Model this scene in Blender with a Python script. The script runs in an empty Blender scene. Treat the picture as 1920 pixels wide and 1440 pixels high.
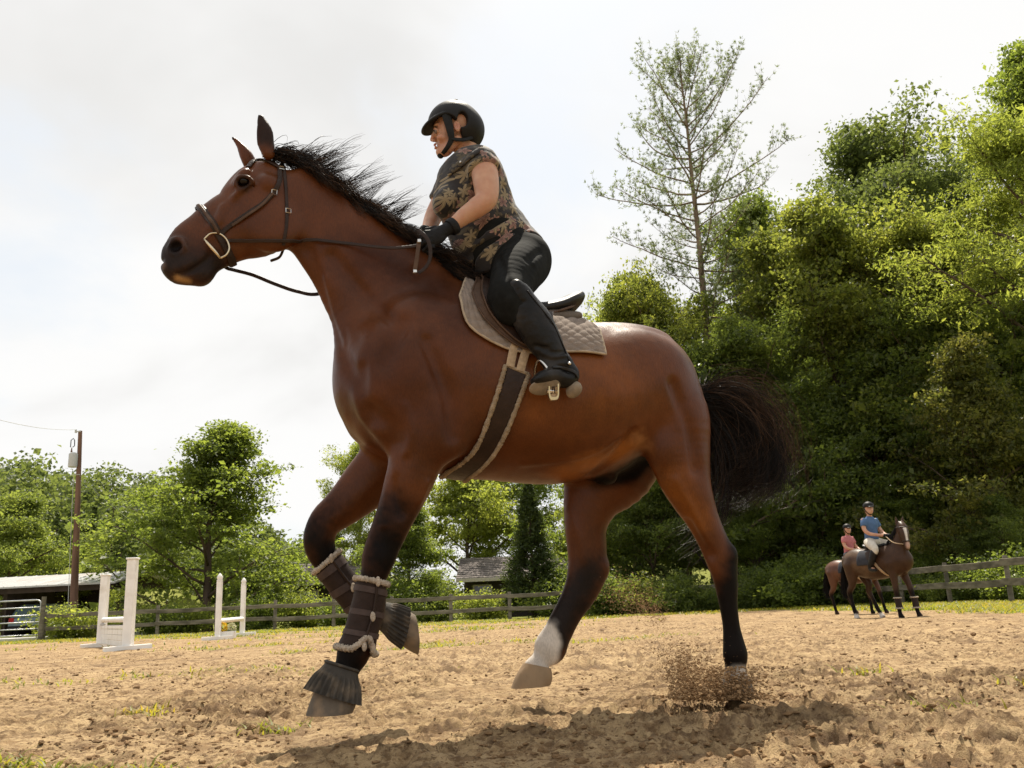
import bpy, math, random
import numpy as np
from mathutils import Vector, Matrix, Quaternion

random.seed(7)
rng = np.random.default_rng(7)
scene = bpy.context.scene
PI = math.pi

# ------------------------------------------------------------------ camera
FPX = 1650.0                      # focal length in pixels of a 1920 wide frame
CAMH = 0.45                       # a photographer crouching low
ROLL = math.radians(2.55)
PITCH = math.atan(420.0 * math.cos(ROLL) / FPX)
FWD = np.array([0.0, math.cos(PITCH), math.sin(PITCH)])
_U0 = np.array([0.0, -math.sin(PITCH), math.cos(PITCH)])
_R0 = np.array([1.0, 0.0, 0.0])
RGT = _R0 * math.cos(ROLL) - _U0 * math.sin(ROLL)
UPV = _U0 * math.cos(ROLL) + _R0 * math.sin(ROLL)
CAM = np.array([0.0, 0.0, CAMH])

cam_data = bpy.data.cameras.new("camera")
cam_data.sensor_fit = 'HORIZONTAL'
cam_data.sensor_width = 36.0
cam_data.lens = FPX * 36.0 / 1920.0
cam_data.clip_start = 0.05
cam_data.clip_end = 2000.0
cam_data.dof.use_dof = True
cam_data.dof.focus_distance = 3.75
cam_data.dof.aperture_fstop = 14.0
cam = bpy.data.objects.new("camera", cam_data)
scene.collection.objects.link(cam)
M = Matrix.Identity(4)
for i in range(3):
    M[i][0] = RGT[i]; M[i][1] = UPV[i]; M[i][2] = -FWD[i]; M[i][3] = CAM[i]
cam.matrix_world = M
scene.camera = cam

# ------------------------------------------------------------------ light
SUN_EL = math.radians(60.5)
SUN_AZ = math.radians(6.0)      # measured from +Y (away from the camera) towards +X
SUN_DIR = np.array([math.sin(SUN_AZ) * math.cos(SUN_EL), math.cos(SUN_AZ) * math.cos(SUN_EL), math.sin(SUN_EL)])
sun_data = bpy.data.lights.new("sun", 'SUN')
sun_data.energy = 5.0
sun_data.angle = math.radians(0.6)
sun_data.color = (1.0, 0.92, 0.78)
sun = bpy.data.objects.new("sun", sun_data)
sun.rotation_euler = Vector(SUN_DIR).to_track_quat('Z', 'Y').to_euler()
sun.location = (-4, 10, 14)
scene.collection.objects.link(sun)

scene.view_settings.view_transform = 'Standard'
scene.view_settings.look = 'None'
scene.view_settings.gamma = 1.0
scene.view_settings.use_curve_mapping = False
scene.view_settings.exposure = 0.54

world = bpy.data.worlds.new("World")
scene.world = world
world.use_nodes = True
def build_world():
    nt = world.node_tree; N = nt.nodes; Lk = nt.links
    N.clear()
    out = N.new('ShaderNodeOutputWorld'); bg = N.new('ShaderNodeBackground')
    bg.inputs['Strength'].default_value = 0.1
    sky = N.new('ShaderNodeTexSky'); sky.sky_type = 'NISHITA'; sky.sun_disc = False
    sky.sun_elevation = SUN_EL; sky.sun_rotation = SUN_AZ
    sky.air_density = 1.0; sky.dust_density = 2.0; sky.ozone_density = 1.0
    geo = N.new('ShaderNodeTexCoord')
    sep = N.new('ShaderNodeSeparateXYZ'); Lk.new(geo.outputs['Generated'], sep.inputs[0])
    # project the view direction on a cloud deck
    mz = N.new('ShaderNodeMath'); mz.operation = 'MAXIMUM'; mz.inputs[1].default_value = 0.0
    Lk.new(sep.outputs[2], mz.inputs[0])
    az = N.new('ShaderNodeMath'); az.operation = 'ADD'; az.inputs[1].default_value = 0.32
    Lk.new(mz.outputs[0], az.inputs[0])
    dx = N.new('ShaderNodeMath'); dx.operation = 'DIVIDE'; Lk.new(sep.outputs[0], dx.inputs[0]); Lk.new(az.outputs[0], dx.inputs[1])
    dy = N.new('ShaderNodeMath'); dy.operation = 'DIVIDE'; Lk.new(sep.outputs[1], dy.inputs[0]); Lk.new(az.outputs[0], dy.inputs[1])
    cmb = N.new('ShaderNodeCombineXYZ'); Lk.new(dx.outputs[0], cmb.inputs[0]); Lk.new(dy.outputs[0], cmb.inputs[1])
    def noise(scale, detail, rough, off):
        m = N.new('ShaderNodeMapping'); m.inputs['Location'].default_value = off
        Lk.new(cmb.outputs[0], m.inputs[0])
        n = N.new('ShaderNodeTexNoise'); n.inputs['Scale'].default_value = scale
        n.inputs['Detail'].default_value = detail; n.inputs['Roughness'].default_value = rough
        n.inputs['Distortion'].default_value = 0.3
        Lk.new(m.outputs[0], n.inputs['Vector']); return n.outputs[0]
    def ramp(src, a, b):
        r = N.new('ShaderNodeMapRange'); r.interpolation_type = 'SMOOTHSTEP'
        r.inputs[1].default_value = a; r.inputs[2].default_value = b; Lk.new(src, r.inputs[0]); return r.outputs[0]
    cover = ramp(noise(1.3, 6, 0.55, (3.1, 1.7, 0)), 0.34, 0.52)
    dark = ramp(noise(1.5, 5, 0.5, (7.3, 2.2, 4.0)), 0.44, 0.70)
    ccol = N.new('ShaderNodeMixRGB'); ccol.inputs[1].default_value = (6.85, 6.82, 6.75, 1); ccol.inputs[2].default_value = (5.7, 5.65, 5.55, 1)
    Lk.new(dark, ccol.inputs[0])
    # thin veil over the blue: the gaps stay pale
    veil = N.new('ShaderNodeMixRGB'); veil.inputs[0].default_value = 0.78
    Lk.new(sky.outputs[0], veil.inputs[1]); veil.inputs[2].default_value = (6.55, 6.75, 6.8, 1)
    mix = N.new('ShaderNodeMixRGB'); Lk.new(cover, mix.inputs[0]); Lk.new(veil.outputs[0], mix.inputs[1]); Lk.new(ccol.outputs[0], mix.inputs[2])
    Lk.new(mix.outputs[0], bg.inputs['Color']); Lk.new(bg.outputs[0], out.inputs[0])
build_world()

# ------------------------------------------------------------------ small helpers
def ray(px, py):
    return FWD + RGT * ((px - 960.0) / FPX) + UPV * ((720.0 - py) / FPX)
def at(px, py, Y):
    """world point seen at pixel (px, py) on the plane y = Y"""
    d = ray(px, py); return CAM + d * (Y / d[1])
def gx(px, Y, z=0.0):
    """world x of a point at distance Y and height z seen in pixel column px"""
    k = (px - 960.0) / FPX; zz = z - CAMH
    return (k * (Y * FWD[1] + zz * FWD[2]) - Y * RGT[1] - zz * RGT[2]) / RGT[0]
def nrm(v):
    v = np.asarray(v, float); return v / (np.linalg.norm(v) + 1e-12)

def thing(name, label, cat, loc=(0, 0, 0), group=None):
    o = bpy.data.objects.new(name, None)
    o.empty_display_size = 0.1
    o.location = [float(c) for c in loc]
    o['label'] = label; o['category'] = cat
    if group: o['group'] = group
    scene.collection.objects.link(o)
    return o
def tag(o, label=None, cat=None, group=None, kind=None):
    if label: o['label'] = label
    if cat: o['category'] = cat
    if group: o['group'] = group
    if kind: o['kind'] = kind
    return o
def root_origin(parent):
    p = np.zeros(3)
    while parent is not None:
        p += np.array(parent.location); parent = parent.parent
    return p

class MB:
    """collects vertices and faces in world space, then builds ONE mesh object"""
    def __init__(s): s.v = []; s.f = []; s.n = 0
    def add(s, v, f):
        v = np.asarray(v, float).reshape(-1, 3)
        if isinstance(f, np.ndarray): f = [f]
        by = {}
        for q in f:
            if isinstance(q, np.ndarray): by.setdefault(q.shape[1], []).append(q)
            else: by.setdefault(len(q), []).append(np.array([q]))
        for k, qs in by.items(): s.f.append(np.concatenate(qs).astype(np.int64) + s.n)
        s.v.append(v); s.n += len(v); return s
    def box(s, c, size, rot=None):
        h = np.asarray(size, float) / 2
        v = np.array([[x, y, z] for x in (-1, 1) for y in (-1, 1) for z in (-1, 1)], float) * h
        if rot is not None: v = v @ np.array(rot).T
        return s.add(v + np.asarray(c, float), [(0, 1, 3, 2), (4, 6, 7, 5), (0, 4, 5, 1), (2, 3, 7, 6), (0, 2, 6, 4), (1, 5, 7, 3)])
    def bevel_box(s, c, size, rot=None, b=0.01):
        """a box with chamfered edges"""
        h = np.asarray(size, float) / 2; b = min(b, h.min() * 0.45)
        vs = []; idx = {}
        for x in (-1, 1):
            for y in (-1, 1):
                for z in (-1, 1):
                    for ax in range(3):
                        p = np.array([x, y, z], float) * h
                        for o in range(3):
                            if o != ax: p[o] -= (x, y, z)[o] * b
                        idx[(x, y, z, ax)] = len(vs); vs.append(p)
        fs = []
        for ax in range(3):
            o1, o2 = [a for a in range(3) if a != ax]
            for sg in (-1, 1):
                loop = []
                for a, bb in ((-1, -1), (1, -1), (1, 1), (-1, 1)):
                    k = [0, 0, 0]; k[ax] = sg; k[o1] = a; k[o2] = bb
                    loop.append(idx[(k[0], k[1], k[2], ax)])
                fs.append(tuple(loop))
                for a in (-1, 1):
                    pass
        for ax in range(3):                       # edge strips along axis ax
            o1, o2 = [a for a in range(3) if a != ax]
            for a in (-1, 1):
                for bb in (-1, 1):
                    ks = []
                    for sg in (-1, 1):
                        k = [0, 0, 0]; k[ax] = sg; k[o1] = a; k[o2] = bb; ks.append(tuple(k))
                    fs.append((idx[ks[0] + (o1,)], idx[ks[1] + (o1,)], idx[ks[1] + (o2,)], idx[ks[0] + (o2,)]))
        for x in (-1, 1):
            for y in (-1, 1):
                for z in (-1, 1): fs.append((idx[(x, y, z, 0)], idx[(x, y, z, 1)], idx[(x, y, z, 2)]))
        v = np.array(vs)
        # consistent outward winding
        out = []
        for q in fs:
            p = v[list(q)]; n = np.cross(p[1] - p[0], p[2] - p[0])
            out.append(q if np.dot(n, p.mean(0)) > 0 else tuple(reversed(q)))
        if rot is not None: v = v @ np.array(rot).T
        return s.add(v + np.asarray(c, float), out)
    def beam(s, a, b, w, h, up=(0, 0, 1), bev=0.006):
        a = np.asarray(a, float); b = np.asarray(b, float); x = nrm(b - a)
        y = nrm(np.cross(up, x)); z = np.cross(x, y)
        return s.bevel_box((a + b) / 2, (np.linalg.norm(b - a), w, h), np.stack([x, y, z], 1), bev)
    def tube(s, pts, r, sides=8, cap=True, flat=1.0, up=None):
        pts = np.asarray(pts, float); n = len(pts)
        r = np.broadcast_to(np.asarray(r, float), (n,))
        T = np.gradient(pts, axis=0); T /= np.linalg.norm(T, axis=1, keepdims=True) + 1e-12
        ref = np.array(up, float) if up is not None else (np.array([0, 0, 1.0]) if abs(T[0][2]) < 0.9 else np.array([1.0, 0, 0]))
        u = nrm(np.cross(T[0], ref)); vs = []
        ang = np.linspace(0, 2 * PI, sides, endpoint=False)
        for i in range(n):
            if up is not None: u = nrm(np.cross(T[i], ref))
            else: u = nrm(u - T[i] * np.dot(u, T[i]))
            w = np.cross(T[i], u)
            vs.append(pts[i] + r[i] * (np.cos(ang)[:, None] * u + flat * np.sin(ang)[:, None] * w))
        fs = []
        base = np.arange(sides); nx = (base + 1) % sides
        for i in range(n - 1):
            fs.append(np.stack([i * sides + base, i * sides + nx, (i + 1) * sides + nx, (i + 1) * sides + base], 1))
        fl = list(fs)
        if cap: fl += [tuple(range(sides - 1, -1, -1)), tuple((n - 1) * sides + k for k in range(sides))]
        return s.add(np.concatenate(vs), fl)
    def rings(s, rs, closed=True, cap=True):
        """loft through a list of equal rings (each k x 3)"""
        rs = [np.asarray(r, float) for r in rs]; k = len(rs[0]); fl = []
        base = np.arange(k if closed else k - 1); nx = (base + 1) % k
        for i in range(len(rs) - 1):
            fl.append(np.stack([i * k + base, i * k + nx, (i + 1) * k + nx, (i + 1) * k + base], 1))
        if cap and closed: fl += [tuple(range(k - 1, -1, -1)), tuple((len(rs) - 1) * k + j for j in range(k))]
        return s.add(np.concatenate(rs), fl)
    def ball(s, c, r, seg=12, rg=8, rot=None):
        r = np.broadcast_to(np.asarray(r, float), (3,)); rows = []
        th = np.linspace(0, 2 * PI, seg, endpoint=False)
        for i in range(1, rg):
            p = PI * i / rg
            rows.append(np.stack([np.cos(th) * math.sin(p), np.sin(th) * math.sin(p), np.full(seg, math.cos(p))], 1))
        v = np.concatenate(rows + [np.array([[0, 0, 1.0], [0, 0, -1.0]])]) * r
        if rot is not None: v = v @ np.array(rot).T
        fl = []; b = np.arange(seg); nx = (b + 1) % seg
        for i in range(rg - 2): fl.append(np.stack([i * seg + b, (i + 1) * seg + b, (i + 1) * seg + nx, i * seg + nx], 1))
        t = len(v) - 2; fl.append(np.stack([np.full(seg, t), b, nx], 1)); o = (rg - 2) * seg
        fl.append(np.stack([np.full(seg, t + 1), o + nx, o + b], 1))
        return s.add(v + np.asarray(c, float), fl)
    def build(s, name, mat, parent=None, smooth=False, auto=None):
        return mesh_obj(name, np.concatenate(s.v) if s.v else np.zeros((0, 3)), s.f, mat, parent, smooth, auto)

def make_mesh(name, v, faces, smooth=False):
    me = bpy.data.meshes.new(name)
    faces = [f for f in faces if len(f)]
    me.vertices.add(len(v)); me.vertices.foreach_set('co', np.asarray(v, np.float32).ravel())
    tot = np.concatenate([np.full(len(f), f.shape[1], np.int32) for f in faces])
    lv = np.concatenate([f.ravel() for f in faces]).astype(np.int32)
    me.loops.add(len(lv)); me.loops.foreach_set('vertex_index', lv)
    me.polygons.add(len(tot))
    me.polygons.foreach_set('loop_start', np.concatenate([[0], np.cumsum(tot)[:-1]]).astype(np.int32))
    me.update(calc_edges=True)
    if smooth: me.polygons.foreach_set('use_smooth', np.ones(len(tot), bool))
    else: me.polygons.foreach_set('use_smooth', np.zeros(len(tot), bool))
    return me
def mesh_obj(name, v, faces, mat, parent=None, smooth=False, auto=None):
    v = np.asarray(v, float)
    if parent is not None: v = v - root_origin(parent)
    me = make_mesh(name, v, faces, smooth)
    if mat is not None: me.materials.append(mat)
    o = bpy.data.objects.new(name, me)
    scene.collection.objects.link(o)
    if parent is not None: o.parent = parent
    if auto is not None: me.set_sharp_from_angle(angle=math.radians(auto))
    return o
def recenter(o, p):
    """give a top-level mesh an origin at p without moving it"""
    p = np.asarray(p, float); n = len(o.data.vertices); c = np.empty(n * 3, np.float32)
    o.data.vertices.foreach_get('co', c); c = c.reshape(-1, 3) - p.astype(np.float32)
    o.data.vertices.foreach_set('co', c.ravel()); o.location = [float(q) for q in p]; return o
def copy_tree(o, parent=None):
    c = o.copy(); scene.collection.objects.link(c)
    if parent is not None: c.parent = parent
    for ch in o.children: copy_tree(ch, c)
    return c
def color_attr(o, name, cols):
    a = o.data.color_attributes.new(name, 'FLOAT_COLOR', 'POINT')
    c = np.ones((len(cols), 4), np.float32); c[:, :3] = cols
    a.data.foreach_set('color', c.ravel())
def spline(pts, n=8):
    """Catmull-Rom through rows of pts (any width), n samples per span"""
    P = np.asarray(pts, float)
    if len(P) < 3:
        t = np.linspace(0, 1, n + 1)[:, None]; return P[0] * (1 - t) + P[-1] * t
    E = np.concatenate([[2 * P[0] - P[1]], P, [2 * P[-1] - P[-2]]]); out = []
    for i in range(len(P) - 1):
        p0, p1, p2, p3 = E[i:i + 4]
        for t in np.linspace(0, 1, n, endpoint=False):
            out.append(0.5 * (2 * p1 + (p2 - p0) * t + (2 * p0 - 5 * p1 + 4 * p2 - p3) * t * t + (3 * p1 - p0 - 3 * p2 + p3) * t ** 3))
    out.append(P[-1]); return np.array(out)

# value noise, vectorised (for displacement)
def _hash(ix, iy, iz):
    n = (ix.astype(np.int64) * 374761393 + iy.astype(np.int64) * 668265263 + iz.astype(np.int64) * 2147483647) & 0x7fffffff
    n = ((n ^ (n >> 13)) * 1274126177) & 0x7fffffff
    return ((n ^ (n >> 16)) & 0xffff) / 65535.0
def vnoise(p):
    p = np.asarray(p, float); i = np.floor(p); f = p - i; f = f * f * (3 - 2 * f); r = 0
    for a in (0, 1):
        wx = f[:, 0] if a else 1 - f[:, 0]
        for b in (0, 1):
            wy = f[:, 1] if b else 1 - f[:, 1]
            for c in (0, 1):
                wz = f[:, 2] if c else 1 - f[:, 2]
                r = r + wx * wy * wz * _hash(i[:, 0] + a, i[:, 1] + b, i[:, 2] + c)
    return r
def fbm(p, oct=4, gain=0.5):
    s = 0; a = 1.0; t = 0; p = np.asarray(p, float)
    for o in range(oct): s = s + a * (vnoise(p * 2 ** o + 17.3 * o) - 0.5); t += a; a *= gain
    return s / t

# ------------------------------------------------------------------ materials
def new_mat(name):
    m = bpy.data.materials.new(name); m.use_nodes = True
    nt = m.node_tree; b = nt.nodes['Principled BSDF']
    return m, nt, b
def simple_mat(name, col, rough=0.6, metal=0.0, var=0.15, scale=20.0, bump=0.0, bscale=None, spec=0.16, detail=5, stretch=None, dirt=None):
    """Principled with noise-driven colour variation and relief in object space"""
    m, nt, b = new_mat(name); N = nt.nodes; L = nt.links
    tc = N.new('ShaderNodeTexCoord'); src = tc.outputs['Object']
    if stretch:
        mp = N.new('ShaderNodeMapping'); mp.inputs['Scale'].default_value = stretch; L.new(src, mp.inputs[0]); src = mp.outputs[0]
    n = N.new('ShaderNodeTexNoise'); n.inputs['Scale'].default_value = scale; n.inputs['Detail'].default_value = detail; L.new(src, n.inputs['Vector'])
    mr = N.new('ShaderNodeMapRange'); mr.inputs[1].default_value = 0.3; mr.inputs[2].default_value = 0.7
    mr.inputs[3].default_value = 1 - var; mr.inputs[4].default_value = 1 + var; L.new(n.outputs[0], mr.inputs[0])
    mul = N.new('ShaderNodeMixRGB'); mul.blend_type = 'MULTIPLY'; mul.inputs[0].default_value = 1; mul.inputs[1].default_value = (*col, 1)
    L.new(mr.outputs[0], mul.inputs[2]); csrc = mul.outputs[0]
    if dirt:
        n2 = N.new('ShaderNodeTexNoise'); n2.inputs['Scale'].default_value = dirt[1]; n2.inputs['Detail'].default_value = 6; L.new(tc.outputs['Object'], n2.inputs['Vector'])
        r2 = N.new('ShaderNodeMapRange'); r2.inputs[1].default_value = 0.5; r2.inputs[2].default_value = 0.72; r2.inputs[4].default_value = dirt[2]; L.new(n2.outputs[0], r2.inputs[0])
        mx = N.new('ShaderNodeMixRGB'); L.new(r2.outputs[0], mx.inputs[0]); L.new(csrc, mx.inputs[1]); mx.inputs[2].default_value = (*dirt[0], 1); csrc = mx.outputs[0]
    L.new(csrc, b.inputs['Base Color'])
    b.inputs['Roughness'].default_value = rough; b.inputs['Metallic'].default_value = metal
    b.inputs['Specular IOR Level'].default_value = spec
    if bump:
        n3 = N.new('ShaderNodeTexNoise'); n3.inputs['Scale'].default_value = bscale or scale * 3; n3.inputs['Detail'].default_value = 4; L.new(src, n3.inputs['Vector'])
        bp = N.new('ShaderNodeBump'); bp.inputs['Strength'].default_value = bump; bp.inputs['Distance'].default_value = 0.01
        L.new(n3.outputs[0], bp.inputs['Height']); L.new(bp.outputs[0], b.inputs['Normal'])
    return m
# ------------------------------------------------------------------ solid modelling: smooth unions on a grid, meshed by surface nets
class Field:
    def __init__(s, lo, hi, vox):
        s.lo = np.asarray(lo, float); s.vox = vox
        s.dim = np.ceil((np.asarray(hi) - s.lo) / vox).astype(int) + 1
        s.ax = [(s.lo[i] + vox * np.arange(s.dim[i])).astype(np.float32) for i in range(3)]
        s.f = np.full(s.dim, 0.5, np.float32)
    def sl(s, lo, hi):
        a = np.clip(np.floor((np.asarray(lo) - s.lo) / s.vox).astype(int), 0, s.dim - 1)
        b = np.clip(np.ceil((np.asarray(hi) - s.lo) / s.vox).astype(int) + 1, 1, s.dim)
        return tuple(slice(int(a[i]), int(max(b[i], a[i] + 1))) for i in range(3))
    def pts(s, sl): return s.ax[0][sl[0]][:, None, None], s.ax[1][sl[1]][None, :, None], s.ax[2][sl[2]][None, None, :]
    def mix(s, sl, d, k, mode='add'):
        a = s.f[sl]
        if mode == 'add':
            h = np.maximum(k - np.abs(a - d), 0) / k if k > 0 else 0
            s.f[sl] = np.minimum(a, d) - h * h * k * 0.25
        else:
            d = -d
            h = np.maximum(k - np.abs(a - d), 0) / k if k > 0 else 0
            s.f[sl] = np.maximum(a, d) + h * h * k * 0.25
    @staticmethod
    def ell(n, b, t, a_, b_, c_):
        k0 = np.sqrt((n / a_) ** 2 + (b / b_) ** 2 + (t / c_) ** 2)
        k1 = np.sqrt((n / a_ ** 2) ** 2 + (b / b_ ** 2) ** 2 + (t / c_ ** 2) ** 2)
        return np.where(k1 < 1e-5, -np.minimum(a_, b_), k0 * (k0 - 1) / np.maximum(k1, 1e-5))
    def loft(s, st, k=0.03, n=5, mode='add', lat=(0, 1, 0), cap=1.0, m=0.05):
        """st rows: cx cy cz, half depth a (across, in plane), half width b (along lat)"""
        S = spline(st, n) if len(st) > 2 else spline(st, 1)
        lat = np.asarray(lat, float); mm = k + m
        rm = np.maximum(S[:, 3], S[:, 4])[:, None]
        sl0 = s.sl((S[:, :3] - rm).min(0) - mm, (S[:, :3] + rm).max(0) + mm)
        tmp = np.full([q.stop - q.start for q in sl0], 0.5, np.float32)
        for i in range(len(S) - 1):
            c0, c1 = S[i, :3], S[i + 1, :3]; ln = np.linalg.norm(c1 - c0)
            if ln < 1e-6: continue
            T = (c1 - c0) / ln; Nn = nrm(np.cross(lat, T)); B = np.cross(T, Nn)
            r = max(rm[i, 0], rm[i + 1, 0]) + mm
            sl = s.sl(np.minimum(c0, c1) - r, np.maximum(c0, c1) + r)
            sl = tuple(slice(max(p.start, w.start), min(p.stop, w.stop)) for p, w in zip(sl, sl0))
            X, Y, Z = s.pts(sl); x = X - c0[0]; y = Y - c0[1]; z = Z - c0[2]
            tt = x * T[0] + y * T[1] + z * T[2]; t = np.clip(tt / ln, 0, 1)
            qn = x * Nn[0] + y * Nn[1] + z * Nn[2]; qb = x * B[0] + y * B[1] + z * B[2]; qt = tt - t * ln
            a = S[i, 3] + (S[i + 1, 3] - S[i, 3]) * t; b = S[i, 4] + (S[i + 1, 4] - S[i, 4]) * t
            d = s.ell(qn, qb, qt, a, b, np.minimum(a, b) * cap)
            ls = tuple(slice(sl[j].start - sl0[j].start, sl[j].stop - sl0[j].start) for j in range(3))
            np.minimum(tmp[ls], d, out=tmp[ls])
        s.mix(sl0, tmp, k, mode); return s
    def blob(s, c, r, k=0.02, mode='add', rot=None):
        c = np.asarray(c, float); r = np.broadcast_to(np.asarray(r, float), (3,)); R = np.eye(3) if rot is None else np.asarray(rot, float)
        e = r.max() + k + 0.04; sl = s.sl(c - e, c + e); X, Y, Z = s.pts(sl); x = X - c[0]; y = Y - c[1]; z = Z - c[2]
        q = [x * R[0, j] + y * R[1, j] + z * R[2, j] for j in range(3)]
        s.mix(sl, s.ell(q[0], q[1], q[2], r[0], r[1], r[2]), k, mode); return s
    def cut(s, c, n, k=0.0):
        """keep the side the normal points away from"""
        X, Y, Z = s.ax[0][:, None, None], s.ax[1][None, :, None], s.ax[2][None, None, :]
        n = nrm(n); d = (X - c[0]) * n[0] + (Y - c[1]) * n[1] + (Z - c[2]) * n[2]
        s.f = np.maximum(s.f, d.astype(np.float32)); return s
    def mesh(s):
        f = s.f.copy()
        f[0] = f[-1] = 0.5; f[:, 0] = f[:, -1] = 0.5; f[:, :, 0] = f[:, :, -1] = 0.5
        ins = f < 0; cnt = np.zeros([d - 1 for d in f.shape], np.int8); D = [d - 1 for d in f.shape]
        offs = [(a, b, c) for a in (0, 1) for b in (0, 1) for c in (0, 1)]
        for a, b, c in offs: cnt += ins[a:a + D[0], b:b + D[1], c:c + D[2]]
        act = np.argwhere((cnt > 0) & (cnt < 8))
        val = np.stack([f[act[:, 0] + a, act[:, 1] + b, act[:, 2] + c] for a, b, c in offs], 1)
        O = np.array(offs, float); acc = np.zeros((len(act), 3)); num = np.zeros(len(act))
        for i in range(8):
            for j in range(i + 1, 8):
                if np.abs(O[i] - O[j]).sum() != 1: continue
                v0, v1 = val[:, i], val[:, j]; m = (v0 < 0) != (v1 < 0)
                t = np.where(m, v0 / np.where(m, v0 - v1, 1), 0)
                acc += np.where(m[:, None], O[i] + t[:, None] * (O[j] - O[i]), 0); num += m
        v = s.lo + (act + acc / num[:, None]) * s.vox
        idx = np.full(D, -1, np.int32); idx[act[:, 0], act[:, 1], act[:, 2]] = np.arange(len(act)); qs = []
        for ax in range(3):
            o1, o2 = [(1, 2), (2, 0), (0, 1)][ax]
            A = [slice(1, -1)] * 3; A[ax] = slice(0, -1); B = list(A); B[ax] = slice(1, None)
            e = np.argwhere(ins[tuple(A)] != ins[tuple(B)])
            sh = np.ones(3, int); sh[ax] = 0; e = e + sh
            fl = ins[e[:, 0], e[:, 1], e[:, 2]]
            def cell(d1, d2):
                q = e.copy(); q[:, o1] += d1; q[:, o2] += d2; return idx[q[:, 0], q[:, 1], q[:, 2]]
            Q = np.stack([cell(-1, -1), cell(0, -1), cell(0, 0), cell(-1, 0)], 1)
            Q[~fl] = Q[~fl][:, ::-1]; qs.append(Q[(Q >= 0).all(1)])
        return v, np.concatenate(qs).astype(np.int64)
def vnormals(v, q):
    n = np.cross(v[q[:, 2]] - v[q[:, 0]], v[q[:, 3]] - v[q[:, 1]]); o = np.zeros_like(v)
    for i in range(4): np.add.at(o, q[:, i], n)
    return o / (np.linalg.norm(o, axis=1, keepdims=True) + 1e-12)
def relax(v, q, it=1, f=0.5):
    for _ in range(it):
        s = np.zeros_like(v); c = np.zeros(len(v))
        for i in range(4):
            for j in ((i + 1) % 4, (i + 3) % 4):
                np.add.at(s, q[:, i], v[q[:, j]]); np.add.at(c, q[:, i], 1)
        v = v + f * (s / c[:, None] - v)
    return v
# ------------------------------------------------------------------ ground: one sheet, arena sand and grass beyond
SIDE_X = 13.1; BACK_Y = 35.0                      # lines of the arena fence
def hill(x, y):
    r = np.clip((x + 8 - np.maximum(0, 40 - y) * 1.2) / 45, 0, 1) * np.clip((y - 36) / 70, 0, 1)
    l = np.clip((y - 75) / 120, 0, 1) * np.clip((-14 - x) / 46, 0, 1)
    sm = lambda t: t * t * (3 - 2 * t)
    return 24 * sm(r) + 17 * sm(l)
def grassy(x, y):
    """0 = sand, 1 = grass"""
    p = np.stack([x, y, np.zeros_like(x)], -1); shp = p.shape[:-1]; p = p.reshape(-1, 3)
    n = (fbm(p * .7 + 3, 4) * 2.2).reshape(shp); n2 = fbm(p * 2.7 + 9, 4).reshape(shp)
    d = np.maximum((y - (BACK_Y - 5.5)) / 3.0, (x - (SIDE_X - 5.0)) / 1.8)
    g = np.clip(d + n * .8 + n2 + .2, 0, 1)
    patch = np.clip((fbm(p * np.array([.22, .5, 1]) + 31, 3).reshape(shp) + n2 * .55 - .10) * 6, 0, 1) * np.clip((y - 5) / 6, 0, 1) * np.clip((6.5 - x) / 8, 0.12, 1)
    return np.maximum(g, patch * .62)
def ground_h(x, y):
    p = np.stack([x, y, np.zeros_like(x)], -1); shp = p.shape[:-1]; p = p.reshape(-1, 3)
    d = np.hypot(x, y)
    fade = np.clip(1.3 - d / 26, .15, 1)
    low = fbm(p * 1.1 + 5, 3).reshape(shp) * .07
    w = p + np.stack([fbm(p * 3, 2), fbm(p * 3 + 40, 2), np.zeros(len(p))], 1) * .25
    mid = fbm(w * np.array([4.2, 5.4, 1]) + 11, 4, .55).reshape(shp)
    b = (.5 - np.abs(fbm(w * np.array([8, 10, 1]) + 23, 3, .6))).reshape(shp)
    fine = fbm(p * 27 + 2, 3, .6).reshape(shp)
    rough = np.clip(.55 + 1.6 * fbm(p * .9 + 71, 2), .15, 1.2).reshape(shp)
    h = low + (mid * .070 + (b - .42) * .065 + fine * .050) * fade * rough
    h = h + turned(x, y)[1] * fade
    out = np.clip((np.maximum(y - BACK_Y + 2, x - SIDE_X + 2)) / 3, 0, 1)
    return h * (1 - .6 * out) + hill(x, y)
def turned(x, y):
    """soil turned over by hooves: (how fresh, height)"""
    p = np.stack([x, y, np.zeros_like(x)], -1); shp = p.shape[:-1]; p = p.reshape(-1, 3); ss = lambda a, b, t: np.clip((t - a) / (b - a), 0, 1) ** 2 * (3 - 2 * np.clip((t - a) / (b - a), 0, 1))
    q = p + np.stack([fbm(p * 5 + 3, 2), fbm(p * 5 + 50, 2), np.zeros(len(p))], 1) * .16
    zone = np.clip(.60 + 2.6 * fbm(p * np.array([.8, 1.1, 1]) + 90, 3), .08, 1)
    a = fbm(q * np.array([7, 9, 1]) + 7, 3, .6); b = fbm(q * np.array([15, 19, 1]) + 19, 3, .6); c = fbm(q * np.array([31, 37, 1]) + 29, 2, .5)
    la, lb, lc = ss(.06, .17, a), ss(.05, .15, b), ss(.06, .16, c)
    pit = ss(.10, .24, fbm(q * np.array([4.0, 5.5, 1]) + 120, 3, .55))
    h = (la * .016 + lb * .021 + lc * .018) * zone - pit * .038 * zone
    fresh = np.clip(pit * .9 + .55 * np.clip(la - ss(.14, .24, a), 0, 1) + .45 * np.clip(lb - ss(.12, .2, b), 0, 1), 0, 1) * (.35 + .65 * zone)
    return fresh.reshape(shp), h.reshape(shp)
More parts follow.
